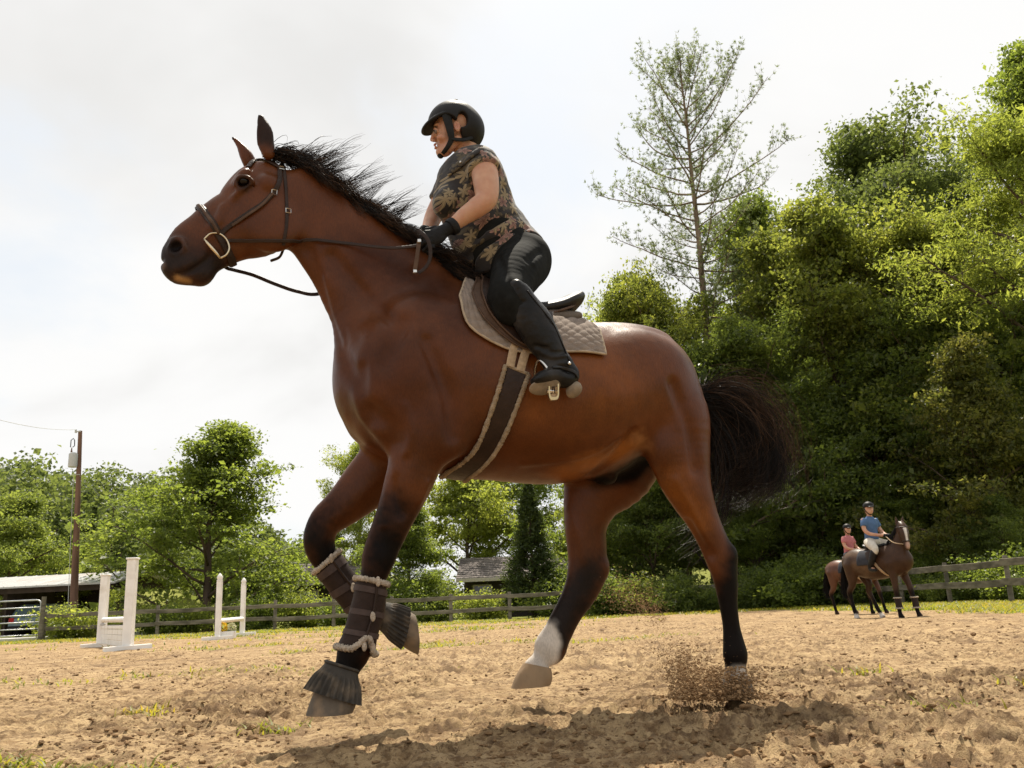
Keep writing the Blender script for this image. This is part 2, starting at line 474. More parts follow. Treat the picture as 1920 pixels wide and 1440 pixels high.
def axis_steps(a, b, step, far_lo, far_hi, growth):
    mid = list(np.arange(a, b + step / 2, step)); lo = []; s = step; v = a
    while v > far_lo: s *= growth; v -= s; lo.append(v)
    hi = []; s = step; v = mid[-1]
    while v < far_hi: s *= growth; v += s; hi.append(v)
    return np.array(lo[::-1] + mid + hi)
def build_ground():
    xs = axis_steps(-2.6, 3.6, .0155, -600, 600, 1.034); ys = axis_steps(2.0, 5.6, .0155, -300, 900, 1.028)
    X, Y = np.meshgrid(xs, ys, indexing='ij'); Z = ground_h(X, Y)
    v = np.stack([X, Y, Z], -1).reshape(-1, 3); nx, ny = len(xs), len(ys)
    i = np.arange(nx - 1)[:, None] * ny + np.arange(ny - 1)[None]; i = i.ravel()
    q = np.stack([i, i + ny, i + ny + 1, i + 1], 1)
    m, nt, b = new_mat('arena_sand'); N = nt.nodes; L = nt.links
    a = N.new('ShaderNodeAttribute'); a.attribute_name = 'grassy'
    tc = N.new('ShaderNodeTexCoord')
    def noise(s, d, r=.55):
        n = N.new('ShaderNodeTexNoise'); n.inputs['Scale'].default_value = s; n.inputs['Detail'].default_value = d; n.inputs['Roughness'].default_value = r
        L.new(tc.outputs['Object'], n.inputs['Vector']); return n.outputs[0]
    def rng_(src, a0, a1, b0=0., b1=1.):
        r = N.new('ShaderNodeMapRange'); r.inputs[1].default_value = a0; r.inputs[2].default_value = a1; r.inputs[3].default_value = b0; r.inputs[4].default_value = b1; L.new(src, r.inputs[0]); return r.outputs[0]
    def mixc(f, c1, c2, bl='MIX'):
        x = N.new('ShaderNodeMixRGB'); x.blend_type = bl
        for k, c in ((0, f), (1, c1), (2, c2)):
            if isinstance(c, (tuple, float, int)): x.inputs[k].default_value = c if k == 0 else (*c, 1)
            else: L.new(c, x.inputs[k])
        return x.outputs[0]
    big = noise(.8, 6, .6); med = noise(7, 7, .65); fin = noise(60, 5, .7); grit = noise(230, 3, .7)
    s1 = mixc(rng_(big, .35, .65), (.365, .245, .122), (.475, .335, .178))
    s2 = mixc(rng_(med, .49, .60, 0, .72), s1, (.200, .116, .052)); s2 = mixc(rng_(noise(21, 6, .65), .51, .59, 0, .80), s2, (.140, .080, .036))
    s3 = mixc(rng_(fin, .55, .63, 0, .72), s2, (.095, .056, .028))
    s4 = mixc(rng_(grit, .58, .68, 0, .6), s3, (.62, .47, .30))
    a2 = N.new('ShaderNodeAttribute'); a2.attribute_name = 'turned'
    s4 = mixc(rng_(a2.outputs['Fac'], 0, .8, 0, .85), s4, (.125, .075, .040))
    g1 = mixc(rng_(med, .35, .65), (.14, .16, .022), (.27, .27, .055))
    g2 = mixc(rng_(fin, .5, .75, 0, .7), g1, (.07, .10, .015))
    gm = N.new('ShaderNodeMath'); gm.operation = 'MULTIPLY_ADD'; gm.inputs[1].default_value = 1.0
    L.new(a.outputs['Fac'], gm.inputs[0]); L.new(rng_(fin, .3, .7, -.35, .35), gm.inputs[2])
    L.new(mixc(rng_(gm.outputs[0], .35, .75), s4, g2), b.inputs['Base Color'])
    b.inputs['Roughness'].default_value = .92; b.inputs['Specular IOR Level'].default_value = .2
    b1 = N.new('ShaderNodeBump'); b1.inputs['Strength'].default_value = .8; b1.inputs['Distance'].default_value = .02; L.new(fin, b1.inputs['Height'])
    b2 = N.new('ShaderNodeBump'); b2.inputs['Strength'].default_value = .6; b2.inputs['Distance'].default_value = .006; L.new(grit, b2.inputs['Height']); L.new(b1.outputs[0], b2.inputs['Normal'])
    L.new(b2.outputs[0], b.inputs['Normal'])
    o = mesh_obj('ground', v, [q], m, None, True); tag(o, kind='structure')
    at_ = o.data.attributes.new('grassy', 'FLOAT', 'POINT'); at_.data.foreach_set('value', grassy(X, Y).ravel().astype(np.float32))
    at_ = o.data.attributes.new('turned', 'FLOAT', 'POINT'); at_.data.foreach_set('value', turned(X, Y)[0].ravel().astype(np.float32))
    return o
ground = build_ground()
M_SAND_CLOD = simple_mat('dry_sand_clod', (.185, .112, .054), .95, var=.35, scale=30, bump=.6, bscale=150, spec=.2)

ICO_V = None
def ico():
    t = (1 + 5 ** .5) / 2
    v = np.array([(-1, t, 0), (1, t, 0), (-1, -t, 0), (1, -t, 0), (0, -1, t), (0, 1, t), (0, -1, -t), (0, 1, -t), (t, 0, -1), (t, 0, 1), (-t, 0, -1), (-t, 0, 1)], float) / math.hypot(1, t)
    f = np.array([(0, 11, 5), (0, 5, 1), (0, 1, 7), (0, 7, 10), (0, 10, 11), (1, 5, 9), (5, 11, 4), (11, 10, 2), (10, 7, 6), (7, 1, 8), (3, 9, 4), (3, 4, 2), (3, 2, 6), (3, 6, 8), (3, 8, 9), (4, 9, 5), (2, 4, 11), (6, 2, 10), (8, 6, 7), (9, 8, 1)])
    return v, f
def lumps(P, R, squash=(.55, .95), seed=1):
    """irregular lumps at points P with radii R, as one vertex and face array"""
    r = np.random.default_rng(seed); bv, bf = ico(); n = len(P)
    sc = np.stack([r.uniform(.7, 1.35, n), r.uniform(.7, 1.2, n), r.uniform(*squash, n)], 1)
    k = r.uniform(.7, 1.25, (n, 12, 1)); v = bv[None] * k * sc[:, None, :]
    a = r.uniform(0, 2 * PI, n); ca, sa = np.cos(a), np.sin(a)
    x = v[..., 0] * ca[:, None] - v[..., 1] * sa[:, None]; y = v[..., 0] * sa[:, None] + v[..., 1] * ca[:, None]
    v = np.stack([x, y, v[..., 2]], -1) * R[:, None, None] + P[:, None, :]
    f = bf[None] + (np.arange(n) * 12)[:, None, None]
    return v.reshape(-1, 3), f.reshape(-1, 3)
def build_clods():
    r = np.random.default_rng(5); n = 62000
    d = 1.9 * (26 / 1.9) ** (r.random(n) ** .85); x = d * r.uniform(-.72, .80, n); y = d
    ok = (x < SIDE_X - 3) & (fbm(np.stack([x, y, 0 * x], 1) * 1.3 + 60, 3) + r.uniform(-.16, .16, n) > -.02)
    x, y = x[ok], y[ok]; R = np.clip(r.lognormal(-5.25, .6, len(x)), .0025, .030)
    P = np.stack([x, y, ground_h(x, y) + R * .05], 1)
    v, f = lumps(P, R, (.35, .7), seed=3)
    tag(mesh_obj('sand_clods', v, [f], M_SAND_CLOD, None, False), kind='stuff')
build_clods()
# ------------------------------------------------------------------ trees and shrubs
def leaf_mat(name, col, trans, hue=.25, gloss=.35):
    m = bpy.data.materials.new(name); m.use_nodes = True; nt = m.node_tree; N = nt.nodes; L = nt.links; N.clear()
    out = N.new('ShaderNodeOutputMaterial'); b = N.new('ShaderNodeBsdfPrincipled'); t = N.new('ShaderNodeBsdfTranslucent'); mx = N.new('ShaderNodeMixShader')
    g = N.new('ShaderNodeNewGeometry'); oi = N.new('ShaderNodeObjectInfo'); tc = N.new('ShaderNodeTexCoord')
    n = N.new('ShaderNodeTexNoise'); n.inputs['Scale'].default_value = .55; n.inputs['Detail'].default_value = 3; L.new(tc.outputs['Object'], n.inputs['Vector'])
    s = N.new('ShaderNodeMath'); s.operation = 'MULTIPLY_ADD'; s.inputs[1].default_value = .55; L.new(g.outputs['Random Per Island'], s.inputs[0]); L.new(n.outputs[0], s.inputs[2])
    def rng2(a, b_):
        r = N.new('ShaderNodeMapRange'); r.inputs[1].default_value = .3; r.inputs[2].default_value = 1.05; r.inputs[3].default_value = a; r.inputs[4].default_value = b_; L.new(s.outputs[0], r.inputs[0]); return r.outputs[0]
    def tint(c):
        hs = N.new('ShaderNodeHueSaturation'); hs.inputs['Color'].default_value = (*c, 1); L.new(rng2(.5 + .045 * hue, .5 - .06 * hue), hs.inputs['Hue']); L.new(rng2(.6, 1.5), hs.inputs['Value'])
        return hs.outputs[0]
    L.new(tint(col), b.inputs['Base Color']); b.inputs['Roughness'].default_value = .45; b.inputs['Specular IOR Level'].default_value = gloss
    L.new(tint(trans), t.inputs['Color']); mx.inputs[0].default_value = .56
    L.new(b.outputs[0], mx.inputs[1]); L.new(t.outputs[0], mx.inputs[2]); L.new(mx.outputs[0], out.inputs[0]); return m
LM = dict(
    mid=leaf_mat('leaf_green', (.080, .110, .026), (.24, .31, .042)),
    dark=leaf_mat('leaf_dark_green', (.066, .090, .024), (.20, .26, .038)),
    yellow=leaf_mat('leaf_yellow_green', (.115, .142, .032), (.36, .42, .060)),
    olive=leaf_mat('leaf_olive', (.092, .112, .028), (.29, .34, .050), .35),
    pale=leaf_mat('leaf_pale_green', (.100, .135, .035), (.26, .32, .050)),
    rust=leaf_mat('leaf_rust_tipped', (.076, .088, .024), (.20, .22, .036), .6),
    conifer=leaf_mat('needle_green', (.042, .064, .016), (.07, .10, .018)),
    pine=leaf_mat('pine_needle', (.085, .110, .045), (.20, .25, .09)),
    far=leaf_mat('leaf_far_green', (.075, .105, .032), (.15, .19, .04)))
M_BARK = simple_mat('bark', (.085, .062, .045), .9, var=.4, scale=3, bump=.8, bscale=14, stretch=(1, 1, .25))
M_BARK_PALE = simple_mat('pine_bark', (.19, .145, .105), .9, var=.35, scale=3, bump=.7, bscale=12, stretch=(1, 1, .3))

def leaf_quads(C, up, size, aspect, r, tang=None, fold=.12):
    n = len(C); nn = r.normal(size=(n, 3)) * .75 + up; nn /= np.linalg.norm(nn, axis=1, keepdims=True)
    t = r.normal(size=(n, 3)) if tang is None else tang + r.normal(size=(n, 3)) * .4
    t -= nn * (t * nn).sum(1, keepdims=True); t /= np.linalg.norm(t, axis=1, keepdims=True) + 1e-9; b = np.cross(nn, t)
    s = size[:, None]; w = s * aspect * .5
    v = np.stack([C - t * s * .5, C + b * w + nn * s * fold, C + t * s * .5, C - b * w + nn * s * fold], 1)
    return v.reshape(-1, 3), np.arange(n * 4).reshape(-1, 4)

class TreeGeo: pass
def wob(p0, d, L, n, r, bend, amp):
    """a wandering limb: start, direction, length"""
    pts = [np.array(p0, float)]; d = nrm(d)
    for i in range(n):
        d = nrm(d + np.array(bend) / n + r.normal(size=3) * amp); pts.append(pts[-1] + d * L / n)
    return np.array(pts)
def broadleaf(seed, H, R, base=.12, limbs=18, subs=8, per=34, leaf=.17, top=.55, shape=1.0, spread=.36, rag=.42, droop=0.0, aspect=.62, core=0.0):
    r = np.random.default_rng(seed); g = TreeGeo(); mb = MB(); CL = []
    trunk = wob((0, 0, -.15), (r.normal() * .04, r.normal() * .04, 1), H * .86, 12, r, (0, 0, .15), .045)
    tr = np.linspace(1, .12, 13) ** .9 * max(.09, H * .019); tr[0] *= 1.35; mb.tube(trunk, tr, 9)
    az = r.uniform(0, 6.28)
    for i in range(limbs):
        f = base + (.97 - base) * ((i + .5) / limbs) ** .9; az += 2.4 + r.normal() * .35
        env = (math.sin(PI * min(1, (f - base + .10) / (1.12 - base)) ** (.75 * shape)) ** .8)
        L = R * env * (1.22 - (rag + .12) * r.random() ** .9); ip = f * 12 * .98; k = int(min(11, ip)); p0 = trunk[k] + (trunk[k + 1] - trunk[k]) * (ip - k)
        el = math.radians(12 + 58 * max(0, f - base) ** 1.2 + r.normal() * 9)
        d = (math.cos(az) * math.cos(el), math.sin(az) * math.cos(el), math.sin(el))
        if f > .9: L = max(L, R * .25)
        br = wob(p0, d, L, 7, r, (0, 0, .25 - droop), .10); mb.tube(br, np.linspace(1, .22, 8) * (.012 * L + .016), 5)
        for j in range(subs):
            tt = .28 + .72 * (j + r.random()) / subs; ii = tt * 7 * .999; kk = int(ii); q = br[kk] + (br[kk + 1] - br[kk]) * (ii - kk)
            dd = nrm(br[kk + 1] - br[kk]) * .7 + nrm(r.normal(size=3) * (1, 1, .35)) * .95
            Ls = L * .36 * (1.15 - .5 * tt) + .25; sb = wob(q, dd, Ls, 4, r, (0, 0, .15 - droop), .18)
            mb.tube(sb, np.linspace(1, .3, 5) * (.007 * Ls + .006), 3, cap=False)
            for u in (1, 2, 3, 4): CL.append(np.append(sb[u] + r.normal(size=3) * .10, r.uniform(.7, 1.25)))
    for k in range(int(core * limbs)): pass
    CL = np.array(CL); n = len(CL); P = np.repeat(CL[:, :3], per, 0); S = np.repeat(CL[:, 3:4], per, 0)
    P = P + r.normal(size=P.shape) * np.array([spread, spread, spread * .26]) * S * (.55 + .45 * R / 4)
    keep = P[:, 2] > .1; P = P[keep]
    v, q = leaf_quads(P, np.array([0, 0, .95]), r.lognormal(0, .42, len(P)) * leaf, aspect, r)
    g.trunk = mb; g.v = v; g.q = q; g.H = H; return g
def conifer(seed, H, R, per=26, rows=34, leaf=.16):
    r = np.random.default_rng(seed); g = TreeGeo(); mb = MB(); P = []; T = []
    mb.tube([(0, 0, -.1), (.02, 0, H * .5), (0, 0, H)], [H * .018, H * .011, .01], 8)
    for i in range(rows):
        f = (i + .5) / rows; z = H * (.03 + .96 * f); L = R * (1 - f) ** .8 * (.96 + .12 * math.sin(9 * f)) + .06
        for j in range(max(5, int(17 * (1 - f) + 5))):
            a = r.uniform(0, 6.28); l = L * r.uniform(.78, 1.1); d = np.array([math.cos(a), math.sin(a), r.uniform(.1, .45)])
            mb.tube([(0, 0, z), np.array([0, 0, z]) + d * l * .9], [.012, .004], 3, cap=False)
            t = r.uniform(.25, 1.0, per) ** .6; P.append(np.array([0, 0, z]) + d * (l * t)[:, None] + r.normal(size=(per, 3)) * .07); T.append(np.tile(d, (per, 1)))
    P = np.concatenate(P); T = np.concatenate(T)
    g.v, g.q = leaf_quads(P, np.array([0, 0, .3]), r.lognormal(0, .25, len(P)) * leaf, .38, r, T, .05); g.trunk = mb; g.H = H; return g
def pine(seed, H, top_w):
    """tall thin pine: bare straight stem, upswept open limbs, small needle tufts"""
    r = np.random.default_rng(seed); g = TreeGeo(); mb = MB(); P = []; T = []
    n = 16; trunk = np.stack([r.normal(size=n + 1) * .03, r.normal(size=n + 1) * .03, np.linspace(-.2, H, n + 1)], 1); mb.tube(trunk, np.linspace(.30, .03, n + 1), 9)
    nb = 84; az = 0.3; ef = [.40, .52, .62, .72, .80, .88, .94, 1.0]; ev = [.62, .80, .88, 1.0, .98, .62, .34, .08]
    for i in range(nb):
        f = .40 + .585 * (i + r.random() * .8) / nb; az += 2.4 + r.normal() * .4; k = int(f * n * .999); p0 = trunk[k] + (trunk[k + 1] - trunk[k]) * (f * n * .999 - k)
        env = top_w * np.interp(f, ef, ev); L = env * r.uniform(.62, 1.18); el = math.radians(-6 + 50 * ((f - .4) / .6) ** 1.2 + r.normal() * 7)
        br = wob(p0, (math.cos(az) * math.cos(el), math.sin(az) * math.cos(el), math.sin(el)), L, 9, r, (0, 0, .62), .07); mb.tube(br, np.linspace(1, .25, 10) * (.009 * L + .012), 4)
        for j in range(int(6 + L * 4.6)):
            tt = .14 + .86 * r.random() ** .85; ii = tt * 8.99; kk = int(ii); q = br[kk] + (br[kk + 1] - br[kk]) * (ii - kk)
            dd = nrm(br[kk + 1] - br[kk]) * .8 + r.normal(size=3) * .7 + np.array([0, 0, .45]); Ls = r.uniform(.4, 1.25)
            sb = wob(q, dd, Ls, 3, r, (0, 0, .7), .12); mb.tube(sb, [.008, .006, .005, .004], 3, cap=False)
            for u in (1, 2, 3):
                if r.random() < .95: P.append(sb[u] + r.normal(size=3) * .06); T.append(nrm(sb[u] - sb[u - 1]))
    P = np.array(P); T = np.array(T); k = 9
    C = np.repeat(P, k, 0); D = np.repeat(T, k, 0) * .9 + r.normal(size=(len(P) * k, 3)) * .6; D /= np.linalg.norm(D, axis=1, keepdims=True)
    s = r.uniform(.12, .22, len(C)); C = C + D * s[:, None] * .5
    b = np.cross(D, r.normal(size=D.shape)); b /= np.linalg.norm(b, axis=1, keepdims=True); w = .016
    v = np.stack([C - D * s[:, None] * .5, C + b * w, C + D * s[:, None] * .5, C - b * w], 1).reshape(-1, 3)
    g.v = v; g.q = np.arange(len(v)).reshape(-1, 4); g.trunk = mb; g.H = H; return g
def shrub(seed, H, R, per=30, n=90, leaf=.11):
    r = np.random.default_rng(seed); g = TreeGeo(); mb = MB(); CL = []
    for i in range(16):
        a = r.uniform(0, 6.28); el = r.uniform(.5, 1.4); st = wob((r.normal() * .08, r.normal() * .08, -.05), (math.cos(a) * math.cos(el) * R / H * 1.4, math.sin(a) * math.cos(el) * R / H * 1.4, math.sin(el)), H * r.uniform(.6, 1.05), 6, r, (0, 0, .1), .14)
        mb.tube(st, np.linspace(.022, .006, 7), 4)
        for u in range(1, 7):
            for w in range(max(1, n // 90)): CL.append(st[u] + r.normal(size=3) * np.array([R * .28, R * .28, H * .10]))
    CL = np.array(CL); P = np.repeat(CL, per, 0) + r.normal(size=(len(CL) * per, 3)) * np.array([.22, .22, .14]); P = P[P[:, 2] > .02]
    g.v, g.q = leaf_quads(P, np.array([0, 0, .7]), r.lognormal(0, .3, len(P)) * leaf, .6, r); g.trunk = mb; g.H = H; return g
PROTO = {}
def proto(key, fn):
    if key not in PROTO:
        g = fn(); tm = make_mesh('trunk', np.concatenate(g.trunk.v), g.trunk.f, True); cm = make_mesh('crown', g.v, [g.q], False)
        tm.materials.append(M_BARK); cm.materials.append(LM['mid']); PROTO[key] = (tm, cm, float(np.percentile(g.v[:, 2], 99.9)))
    return PROTO[key]
def plant(name, key, label, cat, x, y, height, mat='mid', width=1.0, rot=0.0, group=None, bark=None, tilt=0.0):
    tm, cm, H = PROTO[key]; s = height / H
    e = thing(name, label, cat, (x, y, float(ground_h(np.array([x]), np.array([y]))[0])), group); e.scale = (s * width, s * width, s); e.rotation_euler = (0, tilt, rot)
    for nm, me, mt in (('trunk', tm, bark), ('crown', cm, LM[mat])):
        o = bpy.data.objects.new(nm, me); scene.collection.objects.link(o); o.parent = e
        if mt is not None: o.material_slots[0].link = 'OBJECT'; o.material_slots[0].material = mt
    return e
def tree_px(name, key, label, px, py_top, Y, mat='mid', width=1.0, rot=0.0, group=None, cat='tree', bark=None, tilt=0.0):
    """stand a tree at distance Y so that its top reaches picture row py_top in column px"""
    x = float(at(px, py_top, Y)[0]); z0 = float(ground_h(np.array([x]), np.array([Y]))[0]); h = at(px, py_top, Y)[2] - z0
    return plant(name, key, label, cat, x, Y, h, mat, width, rot, group, bark, tilt)

proto('maple', lambda: broadleaf(11, 10, 4.6, base=.05, limbs=30, subs=9, per=46, leaf=.122, shape=.62, spread=.30, rag=.55))
proto('oak', lambda: broadleaf(23, 14, 5.2, base=.10, limbs=34, subs=8, per=62, leaf=.120, shape=.85, spread=.33, rag=.6))
proto('poplar', lambda: broadleaf(37, 16, 4.6, base=.08, limbs=36, subs=8, per=58, leaf=.120, shape=.9, spread=.32, rag=.66))
proto('locust', lambda: broadleaf(41, 15, 5.6, base=.22, limbs=26, subs=11, per=56, leaf=.125, droop=.4, aspect=.36, spread=.30, rag=.6))
proto('wide', lambda: broadleaf(53, 9, 5.4, base=.05, limbs=26, subs=9, per=54, leaf=.13, droop=.25, shape=.8, rag=.6))
proto('juniper', lambda: conifer(61, 6.2, 1.6, per=40, rows=42, leaf=.14))
proto('spruce', lambda: conifer(67, 12, 2.4, per=16, rows=30, leaf=.30))
proto('pine', lambda: pine(71, 28, 5.0))
proto('shrub', lambda: shrub(83, 1.5, .9, n=180, leaf=.10))
proto('bush', lambda: shrub(89, 2.6, 1.7, per=34, n=270, leaf=.14))

def build_trees():
    T = tree_px
    # left of the horse
    T('broadleaf_tree', 'maple', 'bushy green tree left of the horse with a ragged pointed top', 405, 790, 42, 'mid', 1.12, 2.1)
    T('broadleaf_tree', 'wide', 'rounded light green tree at the left edge of the picture behind the shed', 18, 925, 54, 'pale', 1.0, .4)
    T('broadleaf_tree', 'wide', 'low yellow green tree behind the utility pole', 168, 1046, 47, 'yellow', .85, 1.9)
    for px, py, Y, w in ((108, 962, 74, .95), (178, 950, 78, 1.0), (232, 972, 72, .9)):
        T('spruce_tree', 'spruce', {108: 'dark spruce left of the utility pole on the wooded hill', 178: 'tallest dark spruce just right of the utility pole', 232: 'dark spruce beside the bushy green tree'}[px], px, py, Y, 'conifer', w, px, 'spruces below the hill')
    # under the horse's belly
    T('broadleaf_tree', 'oak', 'yellow green tree behind the bent foreleg of the big horse', 668, 826, 48, 'yellow', .70, 3.3)
    T('broadleaf_tree', 'maple', 'dense green tree between the two forelegs and the shingled roof', 762, 945, 41, 'mid', 1.1, .7)
    T('broadleaf_tree', 'wide', 'bright tree seen under the girth of the big horse above the roof', 868, 850, 52, 'yellow', .9, 5.1)
    T('broadleaf_tree', 'oak', 'tall tree behind the belly of the big horse', 960, 770, 56, 'mid', .9, 2.2)
    T('juniper_tree', 'juniper', 'narrow dark conifer standing right behind the fence', 990, 905, 38, 'conifer', 1.0, 0)
    T('broadleaf_tree', 'maple', 'light green tree just right of the narrow dark conifer', 1085, 935, 42, 'yellow', .8, 4.0)
    # right of the rider
    T('broadleaf_tree', 'oak', 'sunlit yellow green tree above the rump of the big horse', 1132, 566, 47, 'yellow', .55, 1.0)
    T('pine_tree', 'pine', 'tall thin pine tree with bare stem standing against the sky', 1272, 84, 46, 'pine', 1.0, 0.0, bark=M_BARK_PALE)
    T('broadleaf_tree', 'poplar', 'green tree at the foot of the tall pine on its right', 1378, 372, 50, 'mid', .72, .2)
    T('broadleaf_tree', 'oak', 'shaded tree at the foot of the tall pine on its left', 1232, 505, 44, 'olive', .75, 4.4)
    T('broadleaf_tree', 'poplar', 'olive tree with a broad top between the pine and the rust tipped tree', 1462, 428, 44, 'olive', .8, 2.9)
    T('broadleaf_tree', 'oak', 'rust tipped round tree in the middle of the right hand wood', 1560, 396, 42, 'olive', .85, 5.6)
    T('broadleaf_tree', 'oak', 'olive green tree with dark shade inside above the two small riders', 1690, 392, 39, 'olive', .82, 3.0)
    T('broadleaf_tree', 'oak', 'grey green tree standing highest behind the olive tree above the small riders', 1692, 226, 66, 'far', .95, 4.6)
    T('broadleaf_tree', 'oak', 'hazy green tree below and left of the grey green tree', 1612, 330, 60, 'far', .8, 1.7)
    T('locust_tree', 'locust', 'feathery light green tree at the right edge of the picture', 1868, 232, 35, 'yellow', .80, 2.6)
    T('broadleaf_tree', 'poplar', 'tall tree reaching highest in the top right corner', 1900, 72, 64, 'mid', .8, .9)
    # dark lower storey of the wood
    for k, (px, py, Y, key, mat, lab) in enumerate((
            (1165, 700, 43, 'maple', 'mid', 'leafy tree right behind the hindquarters of the big horse'),
            (1300, 640, 40, 'maple', 'dark', 'dark tree below the tall pine and above the flying tail'),
            (1215, 880, 39, 'wide', 'dark', 'low dark tree framed between the hind legs of the big horse'),
            (1420, 600, 40, 'oak', 'dark', 'dark tree directly behind the flying black tail'),
            (1500, 760, 38, 'wide', 'dark', 'low spreading dark tree between the tail and the small riders'),
            (1615, 620, 39, 'maple', 'dark', 'dark tree whose branches hang above the rider in blue'),
            (1725, 560, 38, 'oak', 'dark', 'deep shaded tree right of the rider in blue'),
            (1800, 640, 33, 'maple', 'rust', 'brownish tree behind the right hand fence'),
            (1900, 560, 36, 'oak', 'dark', 'dark tree at the right edge under the feathery light tree'),
            (1660, 915, 36, 'wide', 'mid', 'low green tree right behind the rider in blue'),
            (1860, 930, 31, 'wide', 'dark', 'low dark tree overhanging the right hand fence'),
            (1390, 900, 39, 'wide', 'mid', 'low green tree behind the near hind leg of the big horse'))):
        T('broadleaf_tree', key, lab, px, py, Y, mat, .85, k * 1.7)
    # shrubs along the fences
    rows = [(300, 1128, 37, 'shrub', 'mid', 'round green shrub behind the fence left of the two white posts'), (350, 1122, 38, 'shrub', 'yellow', 'yellow green shrub behind the fence under the bushy tree'),
            (135, 1128, 36, 'shrub', 'yellow', 'bright yellow green shrub behind the fence beside the gate'), (185, 1140, 35.8, 'shrub', 'yellow', 'small bright shrub behind the tall white jump'),
            (490, 1105, 38, 'bush', 'mid', 'green bush behind the fence right of the two white posts'), (570, 1098, 39, 'bush', 'yellow', 'yellow green bush behind the fence before the bent foreleg'),
            (640, 1110, 38, 'shrub', 'mid', 'green shrub behind the booted forelegs'), (820, 1092, 39, 'bush', 'pale', 'pale bush under the shingled roof'),
            (905, 1100, 38.5, 'shrub', 'yellow', 'bright yellow shrub beside the narrow dark conifer'), (720, 1060, 39, 'bush', 'mid', 'tall green bush right of the booted forelegs'),
            (1050, 1060, 37.5, 'bush', 'mid', 'green bush behind the white socked hind leg'), (1130, 1058, 34.0, 'bush', 'dark', 'dark bush framed by the hind legs'),
            (1190, 1075, 34.0, 'bush', 'olive', 'olive bush behind the rising dust'), (1270, 1068, 34.0, 'bush', 'dark', 'dark bush left of the near hind leg'),
            (1330, 1093, 34.0, 'bush', 'dark', 'dark bush behind the near hock'), (1420, 1058, 34.0, 'bush', 'dark', 'dark bush right of the near hind leg'),
            (1480, 1038, 34.0, 'bush', 'mid', 'leafy bush under the tip of the tail'), (1540, 1028, 34.0, 'bush', 'dark', 'dark bush left of the rider in pink'),
            (1600, 1000, 37.5, 'bush', 'mid', 'leafy bush behind the rider in pink'), (1725, 1020, 33, 'bush', 'mid', 'leafy bush right of the white faced horse'),
            (1775, 1075, 30, 'shrub', 'pale', 'pale shrub seen through the right hand fence'), (1830, 1035, 30, 'bush', 'dark', 'dark bush behind the right hand fence posts'),
            (1900, 1020, 27, 'bush', 'mid', 'green bush at the right edge behind the fence')]
    for k, (px, py, Y, key, mat, lab) in enumerate(rows):
        T('shrub', key, lab, px, py, Y, mat, 1.15, k * 2.1, cat='shrub')
build_trees()

def wood(name, seed, n, region, hr, mat, leaf, per):
    """a far-off wood as one mass of crowns"""
    r = np.random.default_rng(seed); V = []; Q = []; o = 0; mb = MB()
    for i in range(n):
        x, y, hs = region(r); z = float(ground_h(np.array([x]), np.array([y]))[0]); h = r.uniform(*hr) * hs; R = h * r.uniform(.22, .34)
        k = per; m = r.integers(26, 40); c = nrm_rows(r.normal(size=(m, 3))) * (r.uniform(.3, 1, (m, 1)) ** .5) * np.array([R, R, h * .42]) + np.array([x, y, z + h * .58])
        P = np.repeat(c, k, 0) + r.normal(size=(m * k, 3)) * R * np.array([.24, .24, .16])
        v, q = leaf_quads(P, np.array([0, 0, .7]), r.lognormal(0, .3, len(P)) * leaf, .7, r); V.append(v); Q.append(q + o); o += len(v)
        mb.tube([(x, y, z - .2), (x, y, z + h * .8)], [h * .016, .05], 5)
    ob = mesh_obj(name, np.concatenate(V), [np.concatenate(Q)], mat); tag(ob, kind='stuff')
    t = mb.build(name + '_trunks', M_BARK); tag(t, kind='stuff')
def nrm_rows(a): return a / (np.linalg.norm(a, axis=1, keepdims=True) + 1e-12)
def reg_left(r):
    y = r.uniform(95, 175); p = r.uniform(-220, 620); return gx(p, y), y, np.interp(p, [-220, 0, 150, 280, 400, 620], [1.15, 1.1, 1.0, .9, .62, .5])
def reg_right(r):
    y = r.uniform(50, 98); return gx(r.uniform(1130 + (y - 50) * 3, 2250), y), y, 1.0
wood('far_hill_wood', 3, 130, reg_left, (11, 17), LM['far'], .62, 30)
wood('hillside_wood', 4, 80, reg_right, (9, 14), LM['dark'], .42, 40)
# ------------------------------------------------------------------ fences, gate, jumps, shed, houses, pole
M_WOOD = simple_mat('weathered_wood', (.165, .143, .112), .9, var=.4, scale=2.5, bump=.6, bscale=9, stretch=(1, 1, 4), dirt=((.05, .048, .034), 1.5, .8))
M_WHITE = simple_mat('white_paint', (.83, .82, .79), .55, var=.06, scale=5, bump=.15, bscale=30, dirt=((.45, .38, .28), 3.5, .35))
M_GALV = simple_mat('galvanised_steel', (.50, .51, .52), .42, metal=.7, var=.12, scale=8)
M_METALROOF = simple_mat('pale_metal_roof', (.40, .40, .39), .45, metal=.1, var=.1, scale=1.5, dirt=((.33, .24, .17), .8, .6))
M_DARKWOOD = simple_mat('dark_timber', (.045, .033, .026), .85, var=.3, scale=3, bump=.4, stretch=(1, 1, .3))
M_CONCRETE = simple_mat('pale_concrete', (.55, .53, .49), .9, var=.1, scale=2, bump=.2)
M_POLE = simple_mat('creosoted_pole', (.145, .085, .062), .85, var=.35, scale=4, bump=.5, bscale=10, stretch=(1, 1, .12))
M_GREY = simple_mat('grey_enamel', (.47, .48, .47), .45, var=.08)
M_BLACKRUB = simple_mat('black_rubber', (.015, .015, .015), .7)
M_SHINGLE = simple_mat('brown_grey_shingle', (.19, .165, .155), .9, var=.35, scale=1.6, bump=.5, bscale=12, dirt=((.10, .09, .085), 1.2, .7))
M_SIDING = simple_mat('dark_siding', (.055, .045, .04), .8, var=.2)
M_TRIM = simple_mat('pale_trim', (.50, .46, .40), .7, var=.1)
